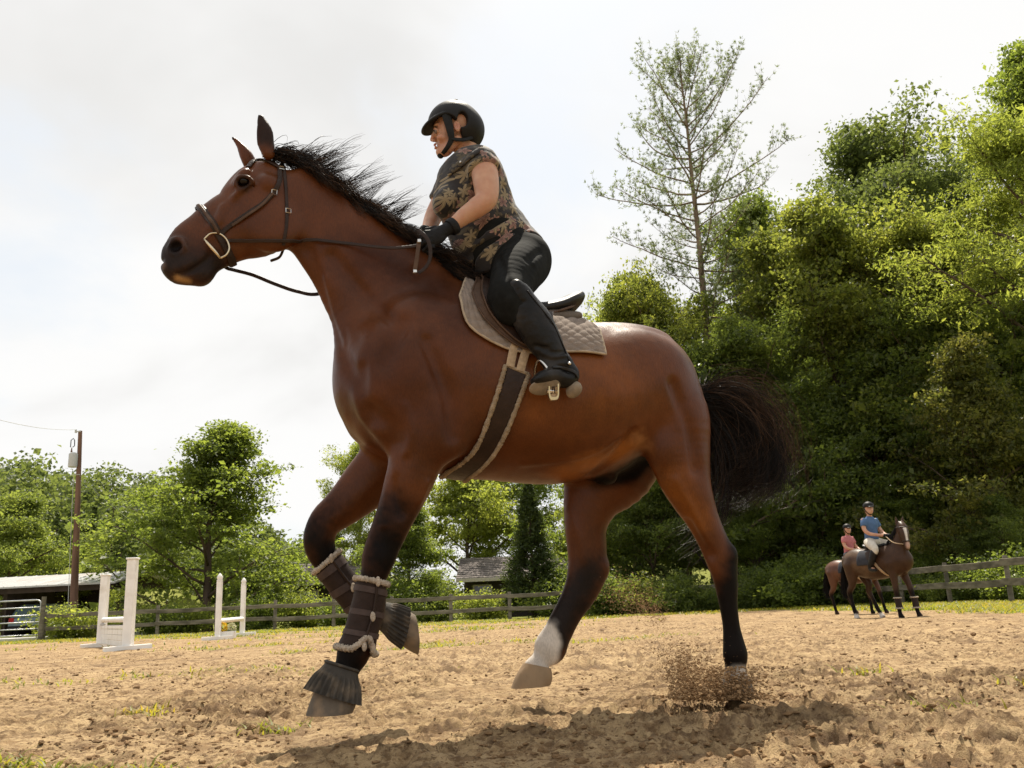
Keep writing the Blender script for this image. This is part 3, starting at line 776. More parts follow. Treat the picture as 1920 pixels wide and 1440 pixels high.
M_GLASS = simple_mat('dark_window_glass', (.012, .014, .016), .08, spec=.8, var=.05)

def gz(x, y): return float(ground_h(np.array([float(x)]), np.array([float(y)]))[0])
r_f = np.random.default_rng(12)
def wobbly_beam(mb, a, b, w, h):
    a = np.array(a, float); b = np.array(b, float); a[2] += r_f.normal() * .012; b[2] += r_f.normal() * .012
    m = (a + b) / 2 + np.array([0, 0, r_f.normal() * .012 - .012]); x1 = nrm(m - a); rs = []
    for p, t in ((a, nrm(m - a)), (m, nrm(b - a)), (b, nrm(b - m))):
        y = nrm(np.cross((0, 0, 1), t)); z = np.cross(t, y); hh = h / 2 * r_f.uniform(.92, 1.08); ww = w / 2; c = .010
        rs.append(np.array([p + y * sy * (ww - cy) + z * sz * (hh - cz) for sy, sz, cy, cz in ((-1, -1, c, 0), (1, -1, c, 0), (1, -1, 0, c), (1, 1, 0, c), (1, 1, c, 0), (-1, 1, c, 0), (-1, 1, 0, c), (-1, -1, 0, c))]))
    mb.rings(rs)
def fence(name, label, pts, ph, rails, rh, inside, group=None):
    root = thing(name, label, 'fence', (*pts[0], gz(*pts[0])), group)
    for i, p in enumerate(pts):
        h = ph * r_f.uniform(.97, 1.05); lean = r_f.normal(size=2) * .02; g = gz(*p); m = MB()
        m.tube([(p[0], p[1], g - .3), (p[0] + lean[0], p[1] + lean[1], g + h - .02), (p[0] + lean[0], p[1] + lean[1], g + h)], [.075, .068, .055], 8)
        m.build('post', M_WOOD, root, auto=40)
        if i + 1 < len(pts):
            q = pts[i + 1]; d = nrm(np.array([*q, 0.]) - np.array([*p, 0.])); off = np.array(inside) * .085
            for z in rails:
                m = MB(); wobbly_beam(m, np.array([p[0], p[1], g + z]) + off - d * .07, np.array([q[0], q[1], gz(*q) + z]) + off + d * .07 * (1 if i + 2 == len(pts) else -1.03), .045, rh)
                m.build('rail', M_WOOD, root)
    return root
x_gate = gx(80, BACK_Y)
back_pts = [(x, BACK_Y) for x in np.linspace(gx(184, BACK_Y), SIDE_X, 14)]
fence('rail_fence', 'grey two rail wooden fence running along the back of the arena below the trees', [(x_gate, BACK_Y)] + back_pts, 1.10, (.92, .44), .15, (0, -1, 0))
fence('rail_fence', 'two rail board fence with leaning posts at the right edge behind the small riders', [(SIDE_X, BACK_Y - .25 - 3.45 * k) for k in range(7)], 1.26, (1.06, .54), .19, (-1, 0, 0))
def build_gate():
    g = gz(x_gate, BACK_Y); x1 = x_gate - .16; x0 = x1 - 3.7; y = BACK_Y - .05
    root = thing('metal_gate', 'silver tubular metal gate of six rails at the left edge', 'gate', (x1, y, g))
    m = MB(); m.tube([(x0, y, g + .2), (x0, y, g + 1.4), (x0 + .04, y, g + 1.5), (x0 + .14, y, g + 1.55), (x1 - .14, y, g + 1.55), (x1 - .04, y, g + 1.5), (x1, y, g + 1.4), (x1, y, g + .2)], .026, 8); m.build('gate_frame', M_GALV, root, True)
    for z in (1.27, .98, .72, .47, .24):
        m = MB(); m.tube([(x0, y, g + z), (x1, y, g + z)], .022, 8); m.build('rail', M_GALV, root, True)
    m = MB(); m.tube([((x0 + x1) / 2, y, g + .24), ((x0 + x1) / 2, y, g + 1.55)], .02, 8); m.build('brace', M_GALV, root, True)
    p = thing('gate_post', 'tall grey wooden post that the metal gate hangs on', 'post', (x_gate, BACK_Y - .09, g))
    m = MB(); m.tube([(x_gate, BACK_Y - .19, g - .3), (x_gate + .02, BACK_Y - .19, g + 1.66)], [.095, .085], 9); m.build('post', M_WOOD, p, auto=40)
    m = MB(); m.tube([(x_gate - .17, BACK_Y - .12, g + 1.2), (x_gate - .05, BACK_Y - .12, g + 1.2)], .02, 6); m.build('hinge', M_GALV, p)
    m = MB(); m.tube([(x_gate - .17, BACK_Y - .12, g + .4), (x_gate - .05, BACK_Y - .12, g + .4)], .02, 6); m.build('hinge', M_GALV, p)
build_gate()
# concrete apron behind the gate
m = MB(); m.box((gx(60, 39), 40.2, .05), (8.6, 8.0, .16)); tag(m.build('concrete_drive', M_CONCRETE), kind='structure')

def build_shed():
    y0 = 40.6; g = .13; xr = gx(186, y0); root = thing('open_shed', 'open fronted shed with pale metal roof behind the gate', 'shed', (xr, y0, g))
    d = nrm((-1, .10, 0)); w = nrm((.10, 1, 0)); A = np.array([xr + .45, y0, g]); L = 9.0; Wd = 5.4; eh = 2.22; rh = 2.78
    def P(u, v, z): return A + d * u + w * v + np.array([0, 0, z])
    for v, nm in ((-.4, 'front'), (Wd + .4, 'rear')):
        m = MB(); t = .07; a0, a1 = P(-.35, v, eh - .06), P(L, v, eh - .06); b0, b1 = P(-.35, Wd / 2, rh), P(L, Wd / 2, rh); z = np.array([0, 0, t])
        m.add([a0, a1, b1, b0, a0 + z, a1 + z, b1 + z, b0 + z], [(0, 1, 2, 3), (7, 6, 5, 4), (0, 4, 5, 1), (1, 5, 6, 2), (2, 6, 7, 3), (3, 7, 4, 0)])
        for k in range(18):
            u = -.3 + k * .53; m.tube([P(u, v, eh + t - .055), P(u, Wd / 2, rh + t)], .022, 4, cap=False)
        m.build('roof', M_METALROOF, root)
    for u in (0, 4.4, 8.8):
        for v in (0, Wd):
            m = MB(); m.beam(P(u, v, 0), P(u, v, eh - .05), .2, .2); m.build('post', M_DARKWOOD, root)
    m = MB(); m.beam(P(-.1, -.02, eh - .14), P(L, -.02, eh - .14), .08, .3); m.build('beam', M_DARKWOOD, root)
    m = MB(); m.beam(P(0, 0, eh - .12), P(0, Wd, eh - .12), .1, .22); m.add([P(0, 0, eh - .02), P(0, Wd, eh - .02), P(0, Wd / 2, rh - .06), P(.06, 0, eh - .02), P(.06, Wd, eh - .02), P(.06, Wd / 2, rh - .06)], [(0, 1, 2), (5, 4, 3), (0, 3, 4, 1), (1, 4, 5, 2), (2, 5, 3, 0)]); m.build('gable', M_DARKWOOD, root)
    m = MB(); m.beam(P(3.6, Wd - .1, eh / 2), P(L, Wd - .1, eh / 2), .06, eh - .1); m.build('back_wall', M_DARKWOOD, root)
    m = MB(); m.beam(P(5.3, .3, eh / 2), P(5.3, Wd - .2, eh / 2), .06, eh - .1); m.build('side_wall', M_DARKWOOD, root)
build_shed()
def build_car():
    y = 41.4; x = gx(47, y); g = .13; root = thing('parked_car', 'blue grey hatchback parked under the shed, seen from behind through the gate', 'car', (x, y, g))
    mp = simple_mat('blue_grey_car_paint', (.10, .15, .18), .3, spec=.7, var=.05); mt = simple_mat('red_tail_lamp', (.30, .015, .012), .25)
    prof = [(.0, .30), (-.04, .50), (-.02, .82), (.10, .92), (.42, 1.38), (.62, 1.45), (2.2, 1.46), (2.9, .98), (3.9, .84), (4.05, .5), (4.0, .28)]
    rs = []
    for s in (-1, -.93, -.7, 0, .7, .93, 1):
        k = abs(s); rs.append(np.array([(x + s * .85 * (1 - .16 * max(0, (z - .9)) / .55), y + u + .04 * (k > .9), g + z * (1 - .025 * (k > .9))) for u, z in prof]))
    m = MB(); m.rings(rs, True); m.build('body', mp, root, True, 35)
    m = MB()
    m.add([(x - .60, y + .105, g + .95), (x + .60, y + .105, g + .95), (x + .52, y + .385, g + 1.36), (x - .52, y + .385, g + 1.36), (x - .6, y + .2, g + .95), (x + .6, y + .2, g + .95), (x + .52, y + .45, g + 1.36), (x - .52, y + .45, g + 1.36)], [(0, 1, 2, 3), (7, 6, 5, 4), (0, 4, 5, 1), (1, 5, 6, 2), (2, 6, 7, 3), (3, 7, 4, 0)])
    m.build('rear_window', simple_mat('car_glass', (.09, .13, .14), .1, spec=.9), root)
    m = MB(); m.bevel_box((x, y - .035, g + .66), (.42, .03, .13), b=.008); m.build('number_plate', M_TRIM, root)
    m = MB(); m.bevel_box((x, y - .05, g + .40), (1.62, .10, .2), b=.03); m.build('bumper', M_BLACKRUB, root)
    for s in (-1, 1):
        m = MB(); m.bevel_box((x + s * .70, y - .01, g + .76), (.24, .06, .2), b=.02); m.build('tail_light', mt, root)
        for u in (.75, 3.25):
            m = MB(); m.tube([(x + s * .62, y + u, g + .3), (x + s * .83, y + u, g + .3)], .31, 16); wl = m.build('wheel', M_BLACKRUB, root)
build_car()
def build_pole():
    Y = 39.2; b = np.array([gx(136, Y), Y, 0.0]); b[2] = gz(*b[:2]); t = at(150.5, 808, Y)
    root = thing('utility_pole', 'tall brown wooden utility pole with a grey transformer', 'utility pole', b)
    f = lambda s: b + (t - b) * s
    m = MB(); m.tube([b - (t - b) * .04, f(.3), f(.65), f(1)], [.18, .155, .115, .085], 12); m.build('pole', M_POLE, root, True, 40)
    ht = lambda py: f((py - 1188) / (808 - 1188.))
    tc = ht(866) + np.array([-.17, -.22, 0]); k = .31
    m = MB(); m.tube([tc - (0, 0, k), tc - (0, 0, k - .02), tc + (0, 0, k - .02), tc + (0, 0, k), tc + (0, 0, k + .05)], [.17, .19, .19, .18, .10], 18); tr = m.build('transformer', M_GREY, root, True, 35)
    m = MB(); m.tube([tc + (-.10, 0, k + .02), tc + (-.10, 0, k + .12), tc + (-.10, 0, k + .16), tc + (-.10, 0, k + .28)], [.03, .045, .03, .02], 8); m.build('insulator', M_POLE, tr)
    m = MB(); m.tube([tc + (-.16, 0, k + .30), tc + (-.16, 0, k + .62), tc + (-.06, 0, k + .7), tc + (0, 0, k + .62), tc + (.02, 0, k + .36), tc + (-.06, 0, k + .3)], .02, 6); m.build('cutout', M_BLACKRUB, root, True)
    m = MB(); m.beam(tc + (.0, .1, .2), ht(860) + (0, -.05, .0), .05, .08); m.build('bracket', M_GALV, root)
    m = MB(); m.tube([t + (-.16, -.1, -.05), t + (.06, -.1, -.04)], .028, 8); m.tube([t + (-.15, -.1, -.1), t + (-.15, -.1, .05)], [.05, .04], 8); m.build('top_bracket', M_GREY, root)
    m = MB(); m.tube([ht(893) + (-.25, -.12, 0), ht(893) + (-.1, -.16, .0), ht(893) + (.12, -.12, .01)], .018, 6); m.build('cable_clamp', M_GALV, root)
    c = b + np.array([-.19, -.12, 0]); c2 = ht(895) + np.array([-.17, -.12, 0]); m = MB(); m.tube([c, (c + c2) / 2 + (-.01, 0, 0), c2], .012, 5); m.build('ground_wire', M_GREY, root)
    a = t + np.array([-.15, -.1, 0.05]); e = at(-160, 735, 20.0); s = np.linspace(0, 1, 24)[:, None]
    w = a + (e - a) * s - np.array([0, 0, 1.]) * (s * (1 - s)) * 1.1; m = MB(); m.tube(w, .009, 4); o = m.build('power_line', M_GREY); tag(recenter(o, a), 'thin power line running left from the top of the utility pole', 'wire')
    a = ht(895) + np.array([.12, -.12, 0]); e = at(300, 1010, 52.0); w = a + (e - a) * s - np.array([0, 0, 1.]) * (s * (1 - s)) * 1.0; m = MB(); m.tube(w, .011, 4); o = m.build('service_cable', M_GREY); tag(recenter(o, a), 'thin cable drooping right from the middle of the utility pole', 'wire')
build_pole()

def build_house(label, px0, px1, y_ridge, y_eave, Y, depth, wall_cols, name='house'):
    x0, x1 = gx(px0, Y), gx(px1, Y); xm = (x0 + x1) / 2; g = gz(xm, Y); pm = (px0 + px1) / 2
    ze = at(pm, y_eave, Y)[2]; zr = at(pm, y_ridge, Y + depth / 2)[2]
    root = thing(name, label, 'house', (xm, Y, g))
    m = MB(); m.box((xm, Y + .5 + depth / 2, (g + ze) / 2 - .05), (x1 - x0 - .9, depth - .6, ze - g)); m.build('wall', M_SIDING, root)
    n = 11; m = MB()
    for k in range(n):                               # lapped shingle courses on the near slope
        s0, s1 = k / n, (k + 1.12) / n; a = np.array([0, Y - .35 + (depth / 2 + .35) * s0, ze + (zr - ze) * s0]); c = np.array([0, Y - .35 + (depth / 2 + .35) * min(s1, 1), ze + (zr - ze) * min(s1, 1)])
        up = np.array([0, -.02, .035]); v = []
        for x in (x0, x1): v += [a + (x, 0, 0), a + up + (x, 0, 0), c + up * .2 + (x, 0, 0), c + (x, 0, 0)]
        m.add(v, [(0, 1, 2, 3), (7, 6, 5, 4), (0, 4, 5, 1), (1, 5, 6, 2), (2, 6, 7, 3), (3, 7, 4, 0)])
    yb = Y + depth + .35; a, c = np.array([0, yb, ze]), np.array([0, Y + depth / 2, zr]); up = np.array([0, 0, .04])
    m.add([a + (x0, 0, 0), c + (x0, 0, 0), c + up + (x0, 0, 0), a + up + (x0, 0, 0), a + (x1, 0, 0), c + (x1, 0, 0), c + up + (x1, 0, 0), a + up + (x1, 0, 0)], [(0, 1, 2, 3), (7, 6, 5, 4), (0, 4, 5, 1), (1, 5, 6, 2), (2, 6, 7, 3), (3, 7, 4, 0)])
    m.build('roof', M_SHINGLE, root)
    m = MB(); m.bevel_box((xm, Y - .38, ze - .09), (x1 - x0, .04, .17)); m.build('fascia', M_TRIM, root)
    for f in wall_cols:
        x = x0 + (x1 - x0) * f; m = MB(); zc = g + (ze - g) * .55; yy = Y + .765
        m.bevel_box((x, yy, zc), (.95, .07, 1.15)); w = m.build('window', M_TRIM, root); m = MB(); m.box((x, yy - .032, zc), (.78, .03, .98)); m.build('pane', M_GLASS, w)
    for f in (.02, .34, .66, .98):
        x = x0 + .25 + (x1 - x0 - .5) * f; m = MB(); m.beam((x, Y - .22, g - .1), (x, Y - .22, ze - .17), .12, .12); m.build('porch_post', M_TRIM, root)
build_house('house with brown grey shingle roof half hidden by the narrow dark conifer', 858, 1120, 1043, 1080, 44.5, 6.5, (.18, .5, .8))
build_house('low house with pale roof showing behind the bent foreleg of the big horse', 530, 700, 1056, 1090, 44.0, 5.5, (.25, .6))

def post_with_foot(root, x, y, h, w, foot, fdir, finial):
    g = gz(x, y); m = MB(); m.bevel_box((x, y, g + h / 2 - .02), (w, w, h + .04), b=.012); p = m.build('post', M_WHITE, root)
    f = nrm((*fdir, 0)); a = np.array([x, y, g + .055]); n = np.cross(f, (0, 0, 1))
    for s in (-1, 1):
        m = MB(); m.beam(a - f * foot / 2 + n * s * (w / 2 + .025), a + f * foot / 2 + n * s * (w / 2 + .025) - (0, 0, .02), .045, .09); m.build('foot', M_WHITE, root)
    if finial:
        c = np.array([x, y, g + h]); m = MB()
        m.tube([c, c + (0, 0, .03), c + (0, 0, .031), c + (0, 0, .06), c + (0, 0, .10), c + (0, 0, .15), c + (0, 0, .20)], [w * .62, w * .62, w * .4, w * .55, w * .62, w * .4, .01], 12); m.build('finial', M_WHITE, p, True, 40)
    else:
        m = MB(); m.bevel_box((x, y, g + h + .018), (w + .03, w + .03, .035)); m.build('cap', M_WHITE, p)
def build_jumps():
    A = np.array([gx(239, 17.0), 17.0]); B = np.array([gx(189, 21.0), 21.0]); d = nrm(np.array([*(B - A), 0.0])); n = (-d[1], d[0])
    root = thing('show_jump', 'tall white show jump with solid plank panel between two square posts', 'jump', (*A, gz(*A)))
    post_with_foot(root, *A, 1.66, .165, .82, n, False); post_with_foot(root, *B, 1.60, .165, .85, n, False)
    off = np.array([-n[0], -n[1], 0.]) * .02
    a = np.array([*A, gz(*A)]) + d * .083; b = np.array([*B, gz(*B)]) - d * .083
    m = MB(); m.tube([a + (0, 0, .56), b + (0, 0, .60)], .055, 12); m.build('pole', M_WHITE, root, True, 40)
    for z, h in ((.42, .07), (.325, .105), (.215, .105), (.105, .105)):
        m = MB(); m.beam(a + (0, 0, z), b + (0, 0, z + .02), .03 + .02 * (h < .09), h); m.build('plank', M_WHITE, root)
    for e, s in ((a, 1), (b, -1)):
        m = MB(); m.bevel_box(e + d * s * .03 + (0, 0, .5), (.09, .09, .05)); m.build('jump_cup', M_GALV, root)
    A = np.array([gx(408, 23.0), 23.0]); B = np.array([gx(454, 26.4), 26.4]); d = nrm(np.array([*(B - A), 0.0])); n = (-d[1], d[0])
    root = thing('show_jump', 'white show jump with pointed finials and a single pole', 'jump', (*A, gz(*A)))
    post_with_foot(root, *A, 1.45, .125, .75, n, True); post_with_foot(root, *B, 1.45, .125, .75, n, True)
    a = np.array([*A, gz(*A)]) + d * .065; b = np.array([*B, gz(*B)]) - d * .065
    m = MB(); m.tube([a + (0, 0, .46), b + (0, 0, .48)], .06, 12); m.build('pole', M_WHITE, root, True, 40)
    # flower box on the ground
    c = np.array([gx(425, 23.2), 23.2, 0.]); c[2] = gz(*c[:2]); root = thing('flower_box', 'small white box of yellow flowers under the jump pole', 'planter', c)
    m = MB(); m.bevel_box(c + (0, 0, .09), (.42, .2, .18)); m.build('box', M_WHITE, root)
    r = np.random.default_rng(3); my = simple_mat('yellow_petal', (.75, .50, .02), .6, var=.25); mw = simple_mat('pale_petal', (.62, .62, .40), .6, var=.2); mg = simple_mat('flower_leaf', (.07, .11, .02), .6)
    for dx, rad, mt in ((-.11, .11, my), (.12, .095, mw)):
        P = nrm_rows(r.normal(size=(150, 3))) * rad * np.array([1, 1, 1.15]) + c + (dx, 0, .27); v, q = leaf_quads(P, np.array([0, -.4, .3]), np.full(150, .055), .9, r); mesh_obj('flowers', v, [q], mt, root)
        P = r.normal(size=(60, 3)) * rad * .5 + c + (dx, 0, .2); v, q = leaf_quads(P, np.array([0, 0, .6]), np.full(60, .07), .4, r); mesh_obj('foliage', v, [q], mg, root)
build_jumps()

def build_grass():
    r = np.random.default_rng(9); n = 190000
    d = 3.0 * (36 / 3.0) ** (r.random(n) ** .6); x = d * r.uniform(-.66, .66, n); y = d + r.normal(size=n) * .1
    gr = grassy(x, y); ok = r.random(n) < np.clip(gr * 1.5 - .32, 0, 1)
    x, y = x[ok], y[ok]
    nt = 1000
    # a few tufts in the near left corner
    for cx, cy, k in ((-1.62, 2.85, 260), (-1.45, 2.95, 160), (-1.20, 2.92, 120), (-1.75, 3.1, 200), (-1.05, 3.9, 60), (-1.9, 4.6, 120), (1.9, 5.2, 60), (2.3, 4.2, 50), (1.55, 3.5, 30)):
        x = np.append(x, cx + r.normal(size=k) * .07); y = np.append(y, cy + r.normal(size=k) * .06)
    n = len(x); z = ground_h(x, y); P = np.stack([x, y, z - .005], 1); s = np.hypot(x, y)
    h = r.uniform(.016, .048, n) * np.clip(.6 + s / 16, .8, 2.0); h[-nt:] *= 1.3; w = np.clip(.0028 + s * .0005, .003, .02)
    a = r.uniform(0, 6.28, n); lean = r.uniform(.3, 1.6, n); D = np.stack([np.cos(a) * lean, np.sin(a) * lean, np.ones(n)], 1); b = np.stack([-np.sin(a), np.cos(a), 0 * a], 1) * w[:, None]
    mid = P + D * (h * .55)[:, None]; tip = P + np.stack([D[:, 0] * 1.7, D[:, 1] * 1.7, D[:, 2]], 1) * h[:, None]
    v = np.stack([P - b, P + b, mid + b * .8, mid - b * .8, tip], 1).reshape(-1, 3); o = np.arange(n) * 5
    m = leaf_mat('grass_blade', (.16, .18, .025), (.32, .34, .03), 1.0)
    tag(mesh_obj('grass', v, [np.stack([o, o + 1, o + 2, o + 3], 1), np.stack([o + 3, o + 2, o + 4], 1)], m), kind='stuff')
build_grass()
# ------------------------------------------------------------------ the cantering bay horse
YAW = math.radians(18.0)
HO = np.array([0.03, 3.69, 0.0])                       # ground point under the horse
HF = np.array([-math.cos(YAW), -math.sin(YAW), 0.0])   # forward
HL = np.array([math.sin(YAW), -math.cos(YAW), 0.0])    # the horse's left, towards the camera
HZ = np.array([0.0, 0.0, 1.0])
HM = np.stack([HF, HL, HZ], 1)
def loc2w(p): return HO + np.asarray(p, float) @ HM.T
def w2loc(p): return (np.asarray(p, float) - HO) @ HM
def HP(px, py, l=0.0):
    """horse-local (forward, left, up) point seen at a pixel on the plane left = l"""
    d = ray(px, py); o = w2loc(CAM); e = d @ HM
    return o + e * ((l - o[1]) / e[1])
def pair(a, b, l, w, la=None):
    A = HP(*a, l); B = HP(*b, l); c = (A + B) / 2
    return [c[0], c[1], c[2], np.linalg.norm(A - B) / 2, w]
def pairs(rows): return [pair(*r) for r in rows]

TORSO = pairs([
    ((684, 665), (690, 800), 0, .135), ((712, 612), (717, 848), 0, .21), ((760, 570), (770, 878), 0, .265),
    ((830, 545), (845, 890), 0, .285), ((900, 548), (910, 899), 0, .30), ((965, 580), (975, 905), 0, .318),
    ((1030, 605), (1035, 907), 0, .33), ((1090, 611), (1095, 893), 0, .325), ((1150, 611), (1150, 866), 0, .300),
    ((1195, 620), (1193, 828), 0, .275), ((1226, 650), (1224, 810), 0, .24), ((1250, 692), (1248, 806), 0, .19), ((1268, 735), (1266, 808), 0, .12)])
NECK = pairs([
    ((880, 560), (712, 785), 0, .14), ((815, 480), (678, 688), 0, .115), ((752, 434), (642, 610), 0, .092), ((690, 395), (613, 546), 0, .080),
    ((636, 356), (586, 498), 0, .071), ((585, 322), (556, 466), 0, .068), ((545, 295), (530, 438), 0, .066)])
HEAD = pairs([
    ((514, 286), (543, 410), 0, .062), ((487, 297), (539, 438), 0, .074), ((461, 322), (524, 464), 0, .083), ((439, 346), (503, 479), 0, .085), ((414, 364), (472, 484), 0, .075),
    ((390, 381), (446, 492), 0, .063), ((367, 400), (424, 501), 0, .056), ((344, 417), (404, 512), 0, .052), ((324, 441), (394, 522), 0, .055), ((309, 460), (374, 532), 0, .052), ((304, 482), (348, 530), 0, .044)])
NFORE = pairs([
    ((700, 740), (850, 790), .13, .10), ((724, 800), (836, 850), .145, .10), ((732, 846), (823, 888), .15, .085), ((721, 901), (800, 937), .15, .068), ((707, 955), (773, 984), .145, .055),
    ((689, 1008), (752, 1027), .14, .048), ((679, 1042), (741, 1052), .14, .048), ((677, 1074), (727, 1079), .14, .041), ((671, 1102), (714, 1110), .14, .033),
    ((658, 1148), (697, 1156), .14, .029), ((648, 1185), (690, 1195), .14, .032), ((633, 1218), (694, 1228), .14, .037), ((628, 1245), (676, 1256), .14, .034), ((614, 1268), (662, 1284), .14, .038)])
FFORE = pairs([
    ((690, 770), (800, 840), -.13, .11), ((680, 835), (765, 895), -.14, .09), ((651, 876), (722, 942), -.145, .072), ((615, 925), (670, 976), -.145, .055),
    ((585, 960), (636, 994), -.145, .05), ((569, 1000), (627, 1014), -.145, .049), ((575, 1040), (630, 1030), -.145, .043), ((594, 1070), (638, 1046), -.145, .036),
    ((619, 1105), (656, 1076), -.145, .030), ((646, 1138), (680, 1106), -.145, .031), ((676, 1168), (712, 1120), -.145, .037), ((706, 1178), (732, 1136), -.145, .034), ((728, 1186), (748, 1144), -.145, .038)])
NHIND = pairs([
    ((1184, 705), (1282, 748), .12, .11), ((1198, 765), (1322, 792), .14, .12), ((1215, 830), (1328, 850), .155, .10), ((1233, 882), (1330, 900), .165, .080),
    ((1257, 926), (1335, 932), .17, .066), ((1288, 979), (1345, 968), .17, .054), ((1312, 1022), (1363, 1010), .17, .048), ((1327, 1060), (1378, 1040), .17, .046),
    ((1342, 1100), (1380, 1084), .17, .040), ((1350, 1135), (1380, 1125), .17, .033), ((1356, 1172), (1385, 1167), .17, .031), ((1357, 1203), (1393, 1200), .17, .034),
    ((1357, 1226), (1400, 1230), .17, .038), ((1361, 1246), (1397, 1250), .17, .034), ((1359, 1268), (1401, 1272), .17, .038)])
FHIND = pairs([
    ((1070, 820), (1250, 820), -.13, .13), ((1058, 880), (1222, 873), -.145, .11), ((1056, 930), (1168, 920), -.15, .085), ((1059, 985), (1138, 972), -.15, .066),
    ((1065, 1035), (1136, 1032), -.15, .054), ((1066, 1075), (1138, 1062), -.15, .048), ((1057, 1115), (1118, 1105), -.15, .041), ((1040, 1148), (1092, 1146), -.15, .034),
    ((1018, 1188), (1071, 1188), -.15, .035), ((1000, 1214), (1060, 1221), -.15, .042), ((997, 1233), (1033, 1240), -.15, .031), ((982, 1250), (1029, 1256), -.15, .038)])
EYE_C = HP(456, 338, .082)

def build_horse_body(vox):
    F = Field((-1.12, -.46, 0.0), (1.70, .46, 2.50), vox)
    F.loft(TORSO, .02, n=4, cap=.9)
    F.loft(NECK, .09, n=4)
    # shoulder, forearm and haunch masses
    sh = HP(760, 690, .17); F.blob(sh, (.17, .085, .30), .08, rot=rotl(18))
    F.blob(HP(714, 735, .14), (.080, .075, .12), .04)                     # point of shoulder
    F.blob(HP(690, 742, -.13), (.095, .08, .14), .04)                      # far point of shoulder
    F.blob(HP(708, 797, .06), (.08, .07, .085), .035)                     # breast muscles
    F.blob(HP(690, 794, -.06), (.078, .065, .082), .035)
    F.blob(HP(830, 800, .19), (.11, .07, .14), .06)                      # triceps
    F.loft(FFORE, .05, n=4); F.loft(NFORE, .05, n=4)
    F.loft(FHIND, .05, n=4); F.loft(NHIND, .05, n=4)
    F.blob(HP(1252, 768, .14), (.155, .085, .18), .06, rot=rotl(-20))      # haunch
    F.blob(HP(1205, 700, .20), (.16, .07, .16), .08)
    F.blob(HP(1240, 842, .165), (.055, .075, .09), .04)                   # stifle
    F.blob(HP(1178, 648, .0), (.19, .15, .055), .06)                      # croup
    F.blob(HP(1368, 1040, .17), (.028, .03, .035), .03); F.blob(HP(1128, 1066, -.15), (.028, .03, .035), .03)
    # head
    F.loft(HEAD, .035, n=4)
    hx = nrm(HP(330, 470) - HP(490, 300)); hn = np.array([-hx[2], 0, hx[0]])
    HR = np.stack([hx, [0, 1, 0], hn], 1)
    for s in (1, -1):
        F.blob(HP(515, 425, 0.055 * s), (.115, .042, .105), .03, rot=HR)           # cheek
        F.blob(HP(452, 331, .066 * s) , (.046, .024, .018), .03, rot=HR)          # brow
        F.blob(HP(452, 356, .082 * s), (.050, .016, .013), .02, rot=HR)            # facial crest start
        F.loft([list(HP(440, 372, .076 * s)) + [.012, .012], list(HP(395, 425, .058 * s)) + [.008, .008]], .025)
        F.blob(HP(333, 462, .045 * s), (.040, .020, .034), .02, rot=HR)            # nostril wing
        F.blob(HP(350, 498, .030 * s), (.050, .025, .030), .025, rot=HR)           # upper lip
        F.blob(HP(505, 345, .068 * s), (.035, .03, .04), .03, rot=HR)              # temple
    F.blob(HP(382, 520, 0), (.034, .034, .026), .035, rot=HR)                       # chin
    for s in (1, -1):
        F.blob(HP(457, 340, .100 * s), (.034, .022, .021), .018, 'sub', rot=HR)    # eye socket
        F.blob(HP(329, 461, .066 * s), (.029, .028, .023), .012, 'sub', rot=rotl(-25))    # nostril
        F.loft([list(HP(322, 516, .055 * s)) + [.0035, .02], list(HP(352, 509, .062 * s)) + [.0035, .02], list(HP(388, 486, .066 * s)) + [.003, .018]], .012, mode='sub')   # mouth
        F.blob(HP(425, 385, .098 * s), (.06, .022, .02), .03, 'sub', rot=HR)       # hollow of the face
    for s in (1, -1):
        row = []
        for x, y in ((336, 513), (352, 509), (370, 500), (386, 488), (399, 476)): row.append(list(HP(x, y, s * (surf_l(F, x, y) + .001))) + [.0075, .0075])
        F.loft(row, .012, mode='sub')
        row = []
        for x, y in ((317, 452), (328, 446), (341, 450), (347, 463), (341, 475)): row.append(list(HP(x, y, s * (surf_l(F, x, y) - .001))) + [.0060, .0060])
        F.loft(row, .014)
    F.blob(HP(303, 493, 0), (.010, .06, .008), .014, 'sub')                         # step between nose and upper lip
    # lids round the eye
    for s in (1, -1):
        a = [HP(440, 346, .088 * s), HP(448, 333, .096 * s), HP(464, 332, .097 * s), HP(475, 341, .092 * s)]
        F.loft([list(p) + [.0085, .0085] for p in a], .014)
        a = [HP(440, 348, .085 * s), HP(454, 354, .090 * s), HP(475, 343, .089 * s)]
        F.loft([list(p) + [.005, .005] for p in a], .012)
    # grooves that show the muscles
    for P, r in (([(576, 470), (606, 560), (640, 660), (668, 715)], .012), ([(676, 690), (676, 745), (690, 790)], .012), ([(700, 770), (730, 800), (738, 830)], .012),
                 ([(800, 640), (840, 740), (852, 815)], .014), ([(625, 480), (690, 560), (745, 610)], .012), ([(760, 600), (720, 680)], .012)):
        row = []
        for (x, y) in P:
            l = surf_l(F, x, y); row.append(list(HP(x, y, l + r * .62)) + [r, r])
        F.loft(row, .055, mode='sub')
    for P, r in (([(1188, 815), (1150, 860), (1110, 890)], .012), ([(1262, 720), (1292, 800), (1304, 880)], .010), ([(736, 900), (752, 960)], .008), ([(1290, 980), (1330, 1040)], .006)):
        row = []
        for (x, y) in P:
            l = surf_l(F, x, y); row.append(list(HP(x, y, l + r * .5)) + [r, r])
        F.loft(row, .045, mode='sub')
